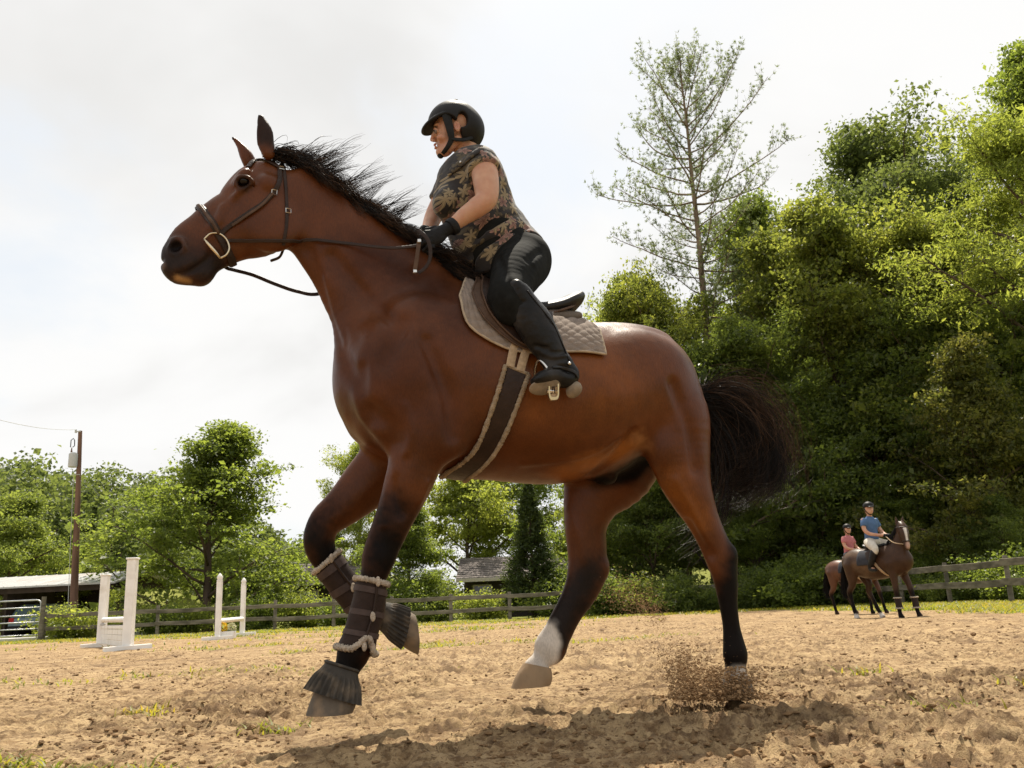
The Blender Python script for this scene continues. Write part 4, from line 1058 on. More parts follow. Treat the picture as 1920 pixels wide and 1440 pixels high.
    for P in ([(612, 520), (630, 590), (650, 645)], [(742, 880), (728, 930), (720, 985)], [(980, 868), (1050, 862), (1110, 848), (1160, 815)], [(1268, 900), (1300, 960), (1326, 1015)], [(418, 388), (408, 420), (398, 446)], [(760, 760), (772, 810), (762, 850)], [(1066, 950), (1084, 1000), (1096, 1050)], [(800, 905), (786, 940)]):
        row = []
        for x, y in P: row.append(list(HP(x, y, surf_l(F, x, y) - .002)) + [.0060, .0060])
        F.loft(row, .022)
    # ears
    for (tip, b0, b1, l, tw) in (((487, 210), (489, 290), (519, 290), .055, 1), ((434, 256), (456, 318), (480, 292), -.060, -1)):
        T = HP(*tip, l); A = (HP(*b0, l) + HP(*b1, l)) / 2; wd = np.linalg.norm(HP(*b0, l) - HP(*b1, l)) / 2
        ax = T - A
        if tw > 0:
            row = [list(A) + [wd * .8, .022], list(A + ax * .28 + np.array([.003, .004, 0])) + [wd * 1.12, .020], list(A + ax * .55 + np.array([-.002, .007, 0])) + [wd * 1.05, .015], list(A + ax * .8) + [wd * .6, .010], list(T) + [.006, .004]]
        else:
            row = [list(A) + [wd * .7, .022], list(A + ax * .35 + np.array([-.010, 0, -.004])) + [wd * .62, .024], list(A + ax * .7 + np.array([-.010, 0, 0])) + [.014, .016], list(T) + [.005, .005]]
        F.loft(row, .02, n=4)
    F.blob(HP(489, 252, .080), (.014, .012, .055), .012, 'sub')          # hollow of the near ear
    # sheath
    F.blob(HP(1150, 868, 0), (.12, .055, .05), .04, rot=rotl(-25)); F.blob(HP(1135, 897, 0.0), (.05, .045, .03), .02)
    # dock of the tail
    F.loft(pairs([((1288, 715), (1288, 770), 0, .05), ((1322, 735), (1318, 775), 0, .035), ((1362, 760), (1350, 792), 0, .025), ((1385, 800), (1368, 815), 0, .018)]), .03)
    return F
def rotl(deg):
    """rotation in the horse's side plane: positive tips the front up"""
    a = math.radians(deg); c, s = math.cos(a), math.sin(a)
    return np.array([[c, 0, -s], [0, 1, 0], [s, 0, c]])
def surf_l(F, px, py, side=1):
    """how far left the surface stands where a pixel's ray first meets it"""
    o = w2loc(CAM); e = ray(px, py) @ HM
    for l in np.arange(.44, -.44, -.006):
        p = o + e * ((l - o[1]) / e[1]); i = np.round((p - F.lo) / F.vox).astype(int)
        if (i >= 0).all() and (i < F.dim).all() and F.f[i[0], i[1], i[2]] < 0: return l
    return 0.0

def paint(v, base, strokes):
    """coat markings, and some light and shade painted into the coat: strokes = (list of points with radii, colour, softness)"""
    col = np.tile(np.asarray(base, float), (len(v), 1))
    for pts, c, soft in strokes:
        d = np.full(len(v), 9.0); P = [np.asarray(p, float) for p in pts]
        if len(P) == 1: d = np.linalg.norm(v - P[0][:3], axis=1) - P[0][3]
        for a, b in zip(P[:-1], P[1:]):
            ab = b[:3] - a[:3]; t = np.clip(((v - a[:3]) @ ab) / (ab @ ab), 0, 1)
            d = np.minimum(d, np.linalg.norm(v - a[:3] - t[:, None] * ab, axis=1) - (a[3] + (b[3] - a[3]) * t))
        n = (fbm(v * 9, 3) * .8 + fbm(v * 60, 2) * .25) * soft
        w = np.clip(.5 - (d + n) / soft, 0, 1); w = (w * w * (3 - 2 * w))[:, None]
        col = col * (1 - w) + np.asarray(c, float) * w
    return col
def fur_mat(name='horse_coat', rough=.37):
    m, nt, b = new_mat(name); N = nt.nodes; L = nt.links
    a = N.new('ShaderNodeAttribute'); a.attribute_name = 'coat'
    tc = N.new('ShaderNodeTexCoord')
    n1 = N.new('ShaderNodeTexNoise'); n1.inputs['Scale'].default_value = 6; n1.inputs['Detail'].default_value = 6; n1.inputs['Roughness'].default_value = .6; L.new(tc.outputs['Object'], n1.inputs['Vector'])
    mp = N.new('ShaderNodeMapping'); mp.inputs['Scale'].default_value = (60, 60, 16); mp.inputs['Rotation'].default_value = (0, .5, 0); L.new(tc.outputs['Object'], mp.inputs[0])
    n2 = N.new('ShaderNodeTexNoise'); n2.inputs['Scale'].default_value = 4; n2.inputs['Detail'].default_value = 4; L.new(mp.outputs[0], n2.inputs['Vector'])
    ad = N.new('ShaderNodeMath'); ad.operation = 'MULTIPLY_ADD'; ad.inputs[1].default_value = .55; L.new(n2.outputs[0], ad.inputs[0]); L.new(n1.outputs[0], ad.inputs[2])
    mr = N.new('ShaderNodeMapRange'); mr.inputs[1].default_value = .45; mr.inputs[2].default_value = 1.1; mr.inputs[3].default_value = .60; mr.inputs[4].default_value = 1.40; L.new(ad.outputs[0], mr.inputs[0])
    mu = N.new('ShaderNodeMixRGB'); mu.blend_type = 'MULTIPLY'; mu.inputs[0].default_value = 1; L.new(a.outputs['Color'], mu.inputs[1]); L.new(mr.outputs[0], mu.inputs[2])
    L.new(mu.outputs[0], b.inputs['Base Color'])
    b.inputs['Roughness'].default_value = rough; b.inputs['Specular IOR Level'].default_value = .20
    b.inputs['Coat Weight'].default_value = .10; b.inputs['Coat Roughness'].default_value = .28; b.inputs['Sheen Weight'].default_value = .02; b.inputs['Sheen Roughness'].default_value = .4; b.inputs['Sheen Tint'].default_value = (1, .8, .6, 1)
    rr = N.new('ShaderNodeMapRange'); rr.inputs[3].default_value = rough - .08; rr.inputs[4].default_value = rough + .14; L.new(n1.outputs[0], rr.inputs[0]); L.new(rr.outputs[0], b.inputs['Roughness'])
    lum = N.new('ShaderNodeRGBToBW'); L.new(a.outputs['Color'], lum.inputs[0]); sr = N.new('ShaderNodeMapRange'); sr.inputs[1].default_value = .006; sr.inputs[2].default_value = .04; sr.inputs[3].default_value = .05; sr.inputs[4].default_value = .17; L.new(lum.outputs[0], sr.inputs[0]); L.new(sr.outputs[0], b.inputs['Specular IOR Level'])
    cr = N.new('ShaderNodeMapRange'); cr.inputs[1].default_value = .006; cr.inputs[2].default_value = .04; cr.inputs[3].default_value = .02; cr.inputs[4].default_value = .09; L.new(lum.outputs[0], cr.inputs[0]); L.new(cr.outputs[0], b.inputs['Coat Weight'])
    bp = N.new('ShaderNodeBump'); bp.inputs['Strength'].default_value = .26; bp.inputs['Distance'].default_value = .004; L.new(n2.outputs[0], bp.inputs['Height']); L.new(bp.outputs[0], b.inputs['Normal'])
    return m
M_FUR = fur_mat()
BAY = (.090, .0262, .0062); BAY_D = (.046, .0145, .0062); BLK = (.0065, .0048, .0042); WHITE = (.56, .50, .43); TAN = (.34, .19, .075)

horse = thing('horse', 'large bay horse with black mane and tail cantering in the foreground', 'horse', HO)
def P4(px, py, l, r): return list(HP(px, py, l)) + [r]
def build_main_body():
    F = build_horse_body(.0085)
    v, q = F.mesh(); v = relax(v, q, 1, .4)
    n = vnormals(v, q)
    v = v + n * (fbm(v * 9, 3) * .006)[:, None]
    st = [
        ([P4(700, 690, .2, .16), P4(900, 860, .3, .12)], (.062, .0182, .0056), .3),
        ([P4(700, 480, .1, .10), P4(860, 560, .2, .12)], BAY_D, .25),
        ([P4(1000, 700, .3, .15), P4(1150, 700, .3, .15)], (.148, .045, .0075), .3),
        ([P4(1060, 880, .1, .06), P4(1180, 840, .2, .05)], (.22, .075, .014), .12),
        ([P4(1190, 815, .2, .02), P4(1215, 840, .2, .02)], (.26, .12, .045), .08),  # highlight along the stifle fold, painted into the coat
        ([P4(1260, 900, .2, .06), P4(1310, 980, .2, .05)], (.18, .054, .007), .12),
        # black points, and shade painted between the thighs
        ([P4(742, 962, .14, .085), P4(728, 990, .14, .088), P4(712, 1060, .14, .085), P4(680, 1120, .14, .085), P4(640, 1290, .14, .10)], BLK, .11),
        ([P4(622, 962, -.145, .07), P4(604, 985, -.145, .075), P4(598, 1020, -.145, .085), P4(640, 1090, -.145, .08), P4(740, 1170, -.145, .1)], BLK, .10),
        ([P4(1352, 955, .17, .03), P4(1368, 1000, .17, .055), P4(1370, 1050, .17, .058), P4(1366, 1110, .17, .075), P4(1376, 1230, .17, .09)], BLK, .06),
        ([P4(1125, 1040, -.15, .03), P4(1098, 1075, -.15, .075), P4(1070, 1130, -.15, .085), P4(1040, 1190, -.15, .09)], (.016, .011, .009), .09),
        ([P4(1206, 832, -.02, .11), P4(1180, 862, -.02, .11), P4(1130, 902, 0, .06)], BLK, .05),  # black sheath, with the shaded hollow between the thighs painted black too
        # white socks
        ([P4(1018, 1205, -.15, .075), P4(990, 1270, -.15, .1)], WHITE, .03),
        ([P4(1042, 1168, -.15, .022), P4(1018, 1200, -.15, .05)], WHITE, .025),
        ([P4(1380, 1262, .17, .045)], WHITE, .03),
        # muzzle and face
        ([P4(320, 490, 0, .10), P4(400, 508, 0, .075)], (.020, .013, .011), .10),
        ([P4(330, 462, .05, .022)], (.006, .004, .004), .02), ([P4(344, 452, .06, .006), P4(349, 464, .06, .006)], (.065, .038, .030), .016),
        ([P4(352, 529, .03, .016), P4(332, 522, .03, .012)], TAN, .02),
        ([P4(312, 500, .02, .010)], (.22, .12, .07), .02),
        ([P4(457, 340, .10, .034)], (.016, .010, .008), .04),
        ([P4(500, 262, .055, .05), P4(488, 215, .055, .04)], (.022, .012, .009), .05),
        ([P4(434, 256, -.06, .02)], BLK, .04),
        ([P4(540, 290, 0, .05), P4(700, 390, 0, .05), P4(860, 540, 0, .05)], BLK, .07),
        ([P4(1345, 745, 0, .035), P4(1380, 800, 0, .05)], BLK, .05),
    ]
    col = paint(v, BAY, st)
    o = mesh_obj('body', loc2w(v), [q], M_FUR, horse, True)
    color_attr(o, 'coat', col)
    return o, F, v
horse_body, HORSE_F, HORSE_V = build_main_body()
def near_surface(px, py, off=0.0, F=None):
    """horse-local point on the near skin seen at a pixel, pushed out by off towards the left"""
    return HP(px, py, surf_l(HORSE_F, px, py) + off)
# ------------------------------------------------------------------ hooves, eyes, hair
def sample(F, P):
    q = (np.asarray(P, float) - F.lo) / F.vox; q = np.clip(q, 0, np.array(F.dim) - 1.001); i = q.astype(int); f = q - i; r = 0
    for a in (0, 1):
        for b in (0, 1):
            for c in (0, 1):
                w = (f[:, 0] if a else 1 - f[:, 0]) * (f[:, 1] if b else 1 - f[:, 1]) * (f[:, 2] if c else 1 - f[:, 2]); r = r + w * F.f[i[:, 0] + a, i[:, 1] + b, i[:, 2] + c]
    return r
def grad(F, p):
    e = F.vox * 1.2; p = np.asarray(p, float); d = np.eye(3) * e
    s = sample(F, np.concatenate([p + d, p - d])); return nrm(s[:3] - s[3:])
def surf_ray(F, px, py, lmax=.44):
    """(point, normal) where a pixel's ray meets the body; None when it misses"""
    o = w2loc(CAM); e = ray(px, py) @ HM; ls = np.arange(lmax, -.44, -.004); P = o + e * ((ls[:, None] - o[1]) / e[1])
    s = sample(F, P); k = np.argmax(s < 0)
    if s[k] >= 0: return None
    if k > 0: t = s[k - 1] / (s[k - 1] - s[k]); p = P[k - 1] + (P[k] - P[k - 1]) * t
    else: p = P[0]
    return p, grad(F, p)
def on_skin(F, path, off, n=6, fallback=0.0):
    S = spline(np.array(path, float), n); out = []; nn = []
    for x, y in S:
        h = surf_ray(F, x, y)
        if h is None:
            i = len(out); out.append(HP(x, y, fallback)); nn.append(np.array([0, 0, 1.0])); continue
        out.append(h[0] + h[1] * off); nn.append(h[1])
    return np.array(out), np.array(nn)
def strap(mb, P, Nn, w, t):
    """a leather strap lying on a surface: points, normals, width, thickness (local frame of the horse)"""
    P = np.asarray(P, float); T = np.gradient(P, axis=0); T /= np.linalg.norm(T, axis=1, keepdims=True) + 1e-9; rs = []
    w = np.broadcast_to(np.asarray(w, float), (len(P),))
    for p, tt, n, ww in zip(P, T, Nn, w):
        n = nrm(n - tt * np.dot(n, tt)); b = np.cross(tt, n); h = ww / 2
        rs.append(np.array([p + b * x * h + n * y * t for x, y in ((-1, .0), (-1, .55), (-.72, 1), (.72, 1), (1, .55), (1, .0))]))
    mb.rings([loc2w(r) for r in rs]); return mb
def ring_round(F, c, a, b, n=28, off=0.004, r0=.01, rmax=.5):
    """points round the body in the plane through c spanned by a and b"""
    a = nrm(a); b = nrm(np.asarray(b, float) - a * np.dot(b, a)); out = []; rr = np.arange(r0, rmax, .002)
    for th in np.linspace(0, 2 * PI, n, endpoint=False):
        d = a * math.cos(th) + b * math.sin(th); s = sample(F, c + d * rr[:, None]); k = np.argmax(s > 0); out.append(c + d * (rr[k] + off))
    return np.array(out)
def closed_strap(mb, P, c, w, t, ax):
    """a band round a closed ring of points, facing outward from c, across the axis ax"""
    rs = []
    for i, p in enumerate(P):
        T = nrm(P[(i + 1) % len(P)] - P[i - 1]); n = nrm(np.cross(T, ax)); n = n if np.dot(n, p - c) > 0 else -n; b = nrm(ax); h = w / 2
        rs.append(np.array([p + b * x * h + n * y * t for x, y in ((-1, .0), (-1, .55), (-.72, 1), (.72, 1), (1, .55), (1, .0))]))
    rs.append(rs[0]); mb.rings([loc2w(r) for r in rs], cap=False); return mb

M_HOOF = simple_mat('dusty_hoof', (.13, .105, .08), .7, var=.3, scale=12, bump=.3, bscale=60, dirt=((.30, .21, .13), 14, .7), stretch=(1, 1, .35))
M_HOOF_PALE = simple_mat('pale_hoof', (.25, .175, .105), .7, var=.25, scale=12, bump=.3, bscale=60, dirt=((.33, .22, .125), 14, .7), stretch=(1, 1, .35))
M_EYE = simple_mat('eye', (.007, .004, .003), .22, spec=.25)
def hoof(name, cor, gnd, l, wc, wg, mat, parent, lab=None):
    """cor, gnd: (front pixel, rear pixel) of the coronet and of the ground surface"""
    rs = []; A = [HP(*cor[0], l), HP(*cor[1], l)]; B = [HP(*gnd[0], l), HP(*gnd[1], l)]
    for t in np.linspace(0, 1, 7):
        f = A[0] + (B[0] - A[0]) * t; b = A[1] + (B[1] - A[1]) * t; n = (f - b) / 2; f = f + n * .07 * math.sin(PI * t); b = b - n * .10 * math.sin(PI * t); c = (f + b) / 2; n = (f - b) / 2; w = wc + (wg - wc) * t + .005 * math.sin(PI * t)
        th = np.linspace(0, 2 * PI, 28, endpoint=False); k = np.where(np.cos(th) < 0, 1 + .10 * np.sin(th) ** 2, 1)
        rs.append(loc2w(np.array([c + n * math.cos(a) + np.array([0, 1, 0]) * w * math.sin(a) * kk for a, kk in zip(th, k)])))
    t = rs[-1]; c = t.mean(0); rs.append(c + (t - c) * .93 + (c - rs[-2].mean(0)) * .08)
    m = MB(); m.rings(rs); o = m.build(name, mat, parent, True, 45); return o
hoof('hoof', ((602, 1272), (668, 1298)), ((573, 1342), (661, 1336)), .14, .050, .066, M_HOOF, horse)
hoof('hoof', ((742, 1138), (728, 1190)), ((777, 1152), (783, 1228)), -.145, .048, .062, M_HOOF, horse)
hoof('hoof', ((982, 1243), (1032, 1253)), ((959, 1291), (1031, 1284)), -.15, .050, .062, M_HOOF_PALE, horse)
hoof('hoof', ((1357, 1268), (1404, 1274)), ((1342, 1312), (1408, 1310)), .17, .050, .064, M_HOOF, horse)
for s in (1, -1):
    c = HP(456, 339, .0); c[1] = s * (HP(456, 339, .084)[1]); p = HP(456, 339, .080); m = MB(); m.ball(loc2w([p[0], s * .071, p[2]]), (.027, .026, .021), 18, 12); m.build('eye', M_EYE, horse, True)

def hair_mat():
    m, nt, b = new_mat('black_horse_hair'); N = nt.nodes; L = nt.links
    a = N.new('ShaderNodeAttribute'); a.attribute_name = 'tone'; g = N.new('ShaderNodeNewGeometry')
    r = N.new('ShaderNodeValToRGB'); r.color_ramp.elements[0].color = (.009, .007, .006, 1); r.color_ramp.elements[1].color = (.15, .080, .042, 1); r.color_ramp.elements[0].position = .25
    ad = N.new('ShaderNodeMath'); ad.operation = 'MULTIPLY_ADD'; ad.inputs[1].default_value = .45; L.new(g.outputs['Random Per Island'], ad.inputs[0]); L.new(a.outputs['Fac'], ad.inputs[2])
    sb = N.new('ShaderNodeMath'); sb.operation = 'SUBTRACT'; sb.inputs[1].default_value = .22; L.new(ad.outputs[0], sb.inputs[0])
    L.new(sb.outputs[0], r.inputs[0]); L.new(r.outputs[0], b.inputs['Base Color']); b.inputs['Roughness'].default_value = .42; b.inputs['Specular IOR Level'].default_value = .14
    return m
M_HAIR = hair_mat()
def strands(name, G, rad, parent, tone):
    """G (n, k, 3) local guide points, rad (n,), tone (n, k) -> one mesh of tapered three-sided hairs"""
    G = loc2w(G.reshape(-1, 3)).reshape(G.shape); n, k = G.shape[:2]
    T = np.gradient(G, axis=1); T /= np.linalg.norm(T, axis=2, keepdims=True) + 1e-9
    u = np.cross(T, np.array([.3, -.9, .2])); u /= np.linalg.norm(u, axis=2, keepdims=True) + 1e-9; w = np.cross(T, u)
    r = rad[:, None] * (np.linspace(1, .12, k) ** .7)[None]; V = []
    for a in (0, 2.094, 4.189): V.append(G + (math.cos(a) * u + math.sin(a) * w) * r[..., None])
    V = np.stack(V, 2); v = V.reshape(-1, 3); base = (np.arange(n) * k * 3)[:, None, None] + (np.arange(k - 1) * 3)[None, :, None]; j = np.arange(3); j2 = (j + 1) % 3
    q = np.stack([base + j, base + j2, base + 3 + j2, base + 3 + j], -1).reshape(-1, 4)
    o = mesh_obj(name, v, [q], M_HAIR, parent, True)
    a_ = o.data.attributes.new('tone', 'FLOAT', 'POINT'); a_.data.foreach_set('value', np.repeat(tone.reshape(n, k, 1), 3, 2).ravel().astype(np.float32)); return o
def make_mane():
    r = np.random.default_rng(21); crest = np.array([(522, 283), (556, 300), (600, 328), (640, 358), (690, 392), (740, 425), (790, 455), (830, 492), (868, 532)], float); C = spline(crest, 12); G = []; R = []; TN = []
    k = 9; back = np.array([-1, 0, 0.]); up = np.array([0, 0, 1.])
    def clump(p0, d0, L, n, spread, grav, curl, tn, wav=.02, rad=.0016):
        d = nrm(d0); g = [np.array(p0, float)]; st = L / (k - 1); ph = r.uniform(0, 6.28); fq = r.uniform(.6, 1.4)
        for i in range(k - 1):
            d = nrm(d + np.array(grav) * st / .1 + 2.6 * curl * st / .1 * math.sin(ph + i * fq)); g.append(g[-1] + d * st)
        g = np.array(g); s = np.linspace(0, 1, k)[:, None]
        o0 = r.normal(size=(n, 1, 3)) * np.array([.012, .008, .006]); o1 = r.normal(size=(n, 1, 3)) * spread; sc = r.uniform(.60, 1.08, (n, 1, 1))
        H = g[0] + (g - g[0])[None] * sc + o0 * (1 - s) + o1 * np.sin(PI * .80 * s) + wav * r.normal(size=(n, 1, 3)) * np.sin(s * 5 + r.uniform(0, 6, (n, 1, 1))) * s
        G.append(H); R.append(np.full(n, rad) * r.uniform(.7, 1.25, n)); TN.append(np.clip(tn + .35 * np.linspace(0, 1, k)[None] ** 1.5 + r.normal(size=(n, 1)) * .05, 0, 1))
    for i in range(105):                                   # mass of the mane, lying back along the crest
        f = r.random(); c = C[int(f * (len(C) - 1))]; p = HP(c[0], c[1], r.uniform(-.03, .035)); p[2] -= .008
        t = C[min(len(C) - 1, int(f * (len(C) - 1)) + 4)]; tg = nrm(HP(t[0], t[1] , 0) - HP(c[0], c[1], 0) + 1e-6)
        side = r.choice([.60, .25, -.3, -.6], p=[.50, .16, .16, .18]); d = tg * .80 + back * .30 + up * r.uniform(-.1, .40) + np.array([0, side, 0])
        clump(p, d, r.uniform(.09, .23), 62, .011, (-.20, side * .10, -.24 - .30 * (side > .4)), np.array([.10, .08, .18]) * r.normal(), .02 + .22 * r.random() ** 2, .010, .00125)
    tufts = [(560, 300, 70), (578, 312, 105), (592, 320, 90), (604, 330, 70), (628, 350, 85), (650, 362, 60), (668, 376, 85), (700, 392, 60), (716, 402, 85), (735, 415, 55)]
    for x, y, h in tufts:                                  # tufts blown up by the canter
        for j in range(4):
            p = HP(x + r.normal() * 9, y + r.normal() * 4 + 6, r.uniform(-.02, .02)); d = back * r.uniform(.5, 1.3) + up * 1.0 + np.array([0, r.normal() * .2, 0])
            clump(p, d, h / 400 * r.uniform(.6, 1.3), 12, .007, (-.22, 0, .10 * r.normal()), np.array([.16, .05, .08]) * r.normal(), .10, .006, .0011)
    for j in range(16):                                    # thin fly-away hairs behind the poll
        p = HP(530 + r.uniform(0, 60), 285 + r.uniform(0, 40), 0); clump(p, back * r.uniform(.5, 1) + up * r.uniform(.1, .6), r.uniform(.10, .20), 9, .020, (-.2, 0, -.05), np.array([.05, .1, .1]), .30, .015, .0012)
    for j in range(26):                                    # long ends swept back at the withers
        f = r.uniform(.72, 1); c = C[int(f * (len(C) - 1))]; p = HP(c[0], c[1] + 4, r.uniform(-.02, .05)); clump(p, back * 1.0 + up * r.uniform(-.25, .15) + np.array([0, .2, 0]), r.uniform(.14, .24), 20, .018, (-.1, .05, -.28), np.array([.02, .03, .08]), .02, .012, .0015)
    for j in range(20):                                    # forelock and bridle path
        p = HP(r.uniform(498, 528), r.uniform(284, 296), r.uniform(-.03, .05)); clump(p, back * .9 + up * r.uniform(-.2, .3) + np.array([0, r.uniform(-.3, .5), 0]), r.uniform(.07, .14), 22, .016, (-.1, .05, -.35), np.array([.02, .05, .05]), .06)
    strands('mane', np.concatenate(G), np.concatenate(R), horse, np.concatenate(TN))
make_mane()
def make_tail():
    r = np.random.default_rng(33); k = 14; G = []; R = []; TN = []
    A = [(1318, 736), (1375, 736), (1430, 762), (1468, 822), (1482, 884), (1470, 926), (1440, 922)]; B = [(1322, 757), (1372, 775), (1416, 815), (1447, 868), (1444, 915), (1410, 936), (1385, 912)]; Cc = [(1322, 774), (1346, 806), (1378, 850), (1392, 900), (1376, 936), (1350, 965), (1336, 1000)]
    D = [(1324, 785), (1345, 830), (1352, 880), (1338, 940), (1292, 985), (1236, 1030)]; E = [(1326, 788), (1348, 850), (1352, 910), (1345, 970), (1322, 1030), (1300, 1085)]
    def fam(P, Q, w, n, l, tn, sp, cut, rad=.0017):
        wv = r.normal(size=3) * .032; ph = r.uniform(0, 6.28, 3)
        p = spline((1 - w) * np.array(P, float) + w * np.array(Q, float), 6); p = p[:max(6, int(len(p) * cut))]; p = p[np.linspace(0, len(p) - 1, k).astype(int)]
        l0 = r.normal() * .02; g = np.array([HP(x, y, l * s + l0 * (1 - s)) for (x, y), s in zip(p, np.linspace(0, 1, k))]); s = np.linspace(0, 1, k)[:, None]
        o = r.normal(size=(n, 1, 3)) * np.array([.012, .012, .012]); o1 = r.normal(size=(n, 1, 3)) * sp; sc = r.uniform(.42, 1.05, (n, 1, 1)) ** .8
        H = g[0] + (g - g[0])[None] * sc + o * (1 - s) * 1.2 + o1 * np.sin(PI * .78 * s) + .016 * r.normal(size=(n, 1, 3)) * np.sin(s * 7 + r.uniform(0, 6, (n, 1, 1))) * s
        H = H + (wv * np.sin(s * r.uniform(3, 8) + ph) * s)[None]
        G.append(H); R.append(rad * r.uniform(.7, 1.3, n)); TN.append(np.clip(tn + .22 * np.linspace(0, 1, k)[None] ** 2 + r.normal(size=(n, 1)) * .06, 0, 1))
    for i in range(36): w = r.random() ** .8; fam(A, B, w, 54, r.normal() * .05, .01 + .13 * r.random() ** 2, .014, r.uniform(.5, 1), .0014)
    for i in range(30): fam(B, Cc, r.random(), 54, r.normal() * .05, .01 + .10 * r.random() ** 2, .014, r.uniform(.6, 1), .0014)
    for i in range(70): fam(A, A, 0, 8, r.normal() * .05, .34, .06, r.uniform(.45, .9), .0012)
    for i in range(18): fam(D, E, r.random(), 14, -.06 + r.normal() * .03, .16, .035, r.uniform(.8, 1), .0013)
    strands('tail', np.concatenate(G), np.concatenate(R), horse, np.concatenate(TN))
make_tail()
# ------------------------------------------------------------------ tack
M_LEATHER = simple_mat('dark_brown_leather', (.027, .0145, .0095), .45, var=.25, scale=18, bump=.25, bscale=90, spec=.22)
M_LEATHER_L = simple_mat('brown_leather', (.085, .050, .032), .5, var=.25, scale=18, bump=.25, bscale=90)
M_BLKLEATHER = simple_mat('black_leather', (.012, .011, .011), .46, var=.2, scale=20, bump=.15, bscale=60, spec=.3)
M_STEEL = simple_mat('steel', (.62, .60, .57), .22, metal=1.0, var=.05)
M_BRASS = simple_mat('warm_steel', (.62, .52, .36), .3, metal=1.0, var=.1)
M_FLEECE = simple_mat('sheepskin', (.50, .42, .33), .95, var=.2, scale=40, bump=1.0, bscale=160, dirt=((.26, .19, .13), 25, .6))
M_FLEECE_T = simple_mat('tan_sheepskin', (.34, .26, .175), .95, var=.25, scale=40, bump=1.0, bscale=160, dirt=((.20, .14, .09), 25, .6))
M_QUILT = simple_mat('grey_brown_quilting', (.235, .188, .155), .9, var=.15, scale=30, bump=.3, bscale=300)
M_BIND = simple_mat('cream_binding', (.40, .32, .23), .85, var=.15, scale=30)
M_WEB = simple_mat('tan_webbing', (.42, .31, .20), .9, var=.2, scale=60, bump=.4, bscale=400)
M_BROWNCLOTH = simple_mat('brown_boot_shell', (.028, .0165, .0125), .6, var=.2, scale=30, bump=.2, bscale=120)
M_STRAPB = simple_mat('worn_brown_strap', (.066, .046, .040), .6, var=.2, scale=30, bump=.2, bscale=120)
M_PANEL = simple_mat('worn_panel_leather', (.11, .085, .065), .6, var=.2, scale=20, bump=.2, bscale=60)
M_RUBBER = simple_mat('dusty_grey_rubber', (.055, .048, .040), .75, var=.25, scale=14, bump=.2, bscale=80, dirt=((.20, .15, .10), 20, .6))
HFD = HORSE_F

def fleece_ring(mb, P, r, seed=0):
    rr = np.random.default_rng(seed); P = np.asarray(P, float); c = P.mean(0); Q = spline(np.concatenate([P, P[:1]]), 5)[:-1]; n = len(Q); rs = []
    for i in range(n):
        T = nrm(Q[(i + 1) % n] - Q[i - 1]); a = nrm(np.cross(T, Q[i] - c)); b = np.cross(T, a); th = np.linspace(0, 2 * PI, 8, endpoint=False)
        rs.append(Q[i] + (np.cos(th)[:, None] * a + np.sin(th)[:, None] * b) * r * rr.uniform(.72, 1.3, (8, 1)))
    rs.append(rs[0]); mb.rings(rs, cap=False); return mb
def leg_rings(rows, l, n=28, ring_drop=None):
    out = []
    for f, b, w in rows:
        A, B = HP(*f, l), HP(*b, l); c = (A + B) / 2; N_ = (A - B) / 2; th = np.linspace(0, 2 * PI, n, endpoint=False)
        out.append(loc2w(np.array([c + N_ * math.cos(t) + np.array([0, 1, 0]) * w * math.sin(t) for t in th])))
    return out
def splint_boot(label, rows, l, seed, top_drop=.012):
    R = leg_rings(rows, l); S = np.array(R); n = len(rows)
    fine = spline(S.reshape(n, -1), 6).reshape(-1, 28, 3); m = MB(); inner = [fine[-1] + (fine[-1].mean(0) - fine[-1]) * .12, fine[0] + (fine[0].mean(0) - fine[0]) * .12]
    root = thing('splint_boot', label, 'horse boot', fine[-1].mean(0), 'brown splint boots on the forelegs')
    m.rings(list(fine) + [inner[0]] + [inner[1], fine[0]], cap=False); m.build('shell', M_BROWNCLOTH, root, True, 50)
    k = len(fine)
    for f in (.10, .42, .74):
        i = int(f * (k - 1)); j = i + max(3, int(.15 * k)); seg = fine[i:j]; m = MB(); rs = []
        for q in seg: rs.append(q + (q - q.mean(0)) * .07)
        m.rings([seg[0] + (seg[0] - seg[0].mean(0)) * .01] + rs + [seg[-1] + (seg[-1] - seg[-1].mean(0)) * .01], cap=False); m.build('strap', M_STRAPB, root, True, 40)
    m = MB(); fleece_ring(m, fine[0] + (fine[0] - fine[0].mean(0)) * .05, .0105, seed); m.build('fleece_edge', M_FLEECE, root, True)
    lo = fine[-1].copy(); ax = nrm(fine[-1].mean(0) - fine[0].mean(0)); th = np.linspace(0, 2 * PI, 28, endpoint=False)
    lo = lo + (lo - lo.mean(0)) * .05 + ax * (.012 - .050 * np.exp(-((th - 1.9) / .42) ** 2))[:, None]
    m = MB(); fleece_ring(m, lo, .0115, seed + 1); m.build('fleece_edge', M_FLEECE, root, True)
    # seam of fleece and closing edge down the side that shows
    a = 8; P = np.array([q[a] + (q[a] - q.mean(0)) * .09 for q in fine]); m = MB(); m.tube(P, .0055, 6); m.build('closing_edge', M_LEATHER, root, True)
    for f in (.03, .5, .97):
        i = int(f * (k - 1)); m = MB(); m.ball(fine[i][a] + (fine[i][a] - fine[i].mean(0)) * .13, (.010, .010, .019), 8, 6); m.build('fleece_tab', M_FLEECE, root, True)
    return root
splint_boot('brown splint boot with fleece edges on the straight near foreleg', [((668, 1084), (725, 1096), .056), ((662, 1118), (723, 1130), .052), ((656, 1150), (718, 1160), .048), ((645, 1183), (708, 1194), .048), ((634, 1206), (704, 1220), .050)], .14, 1)
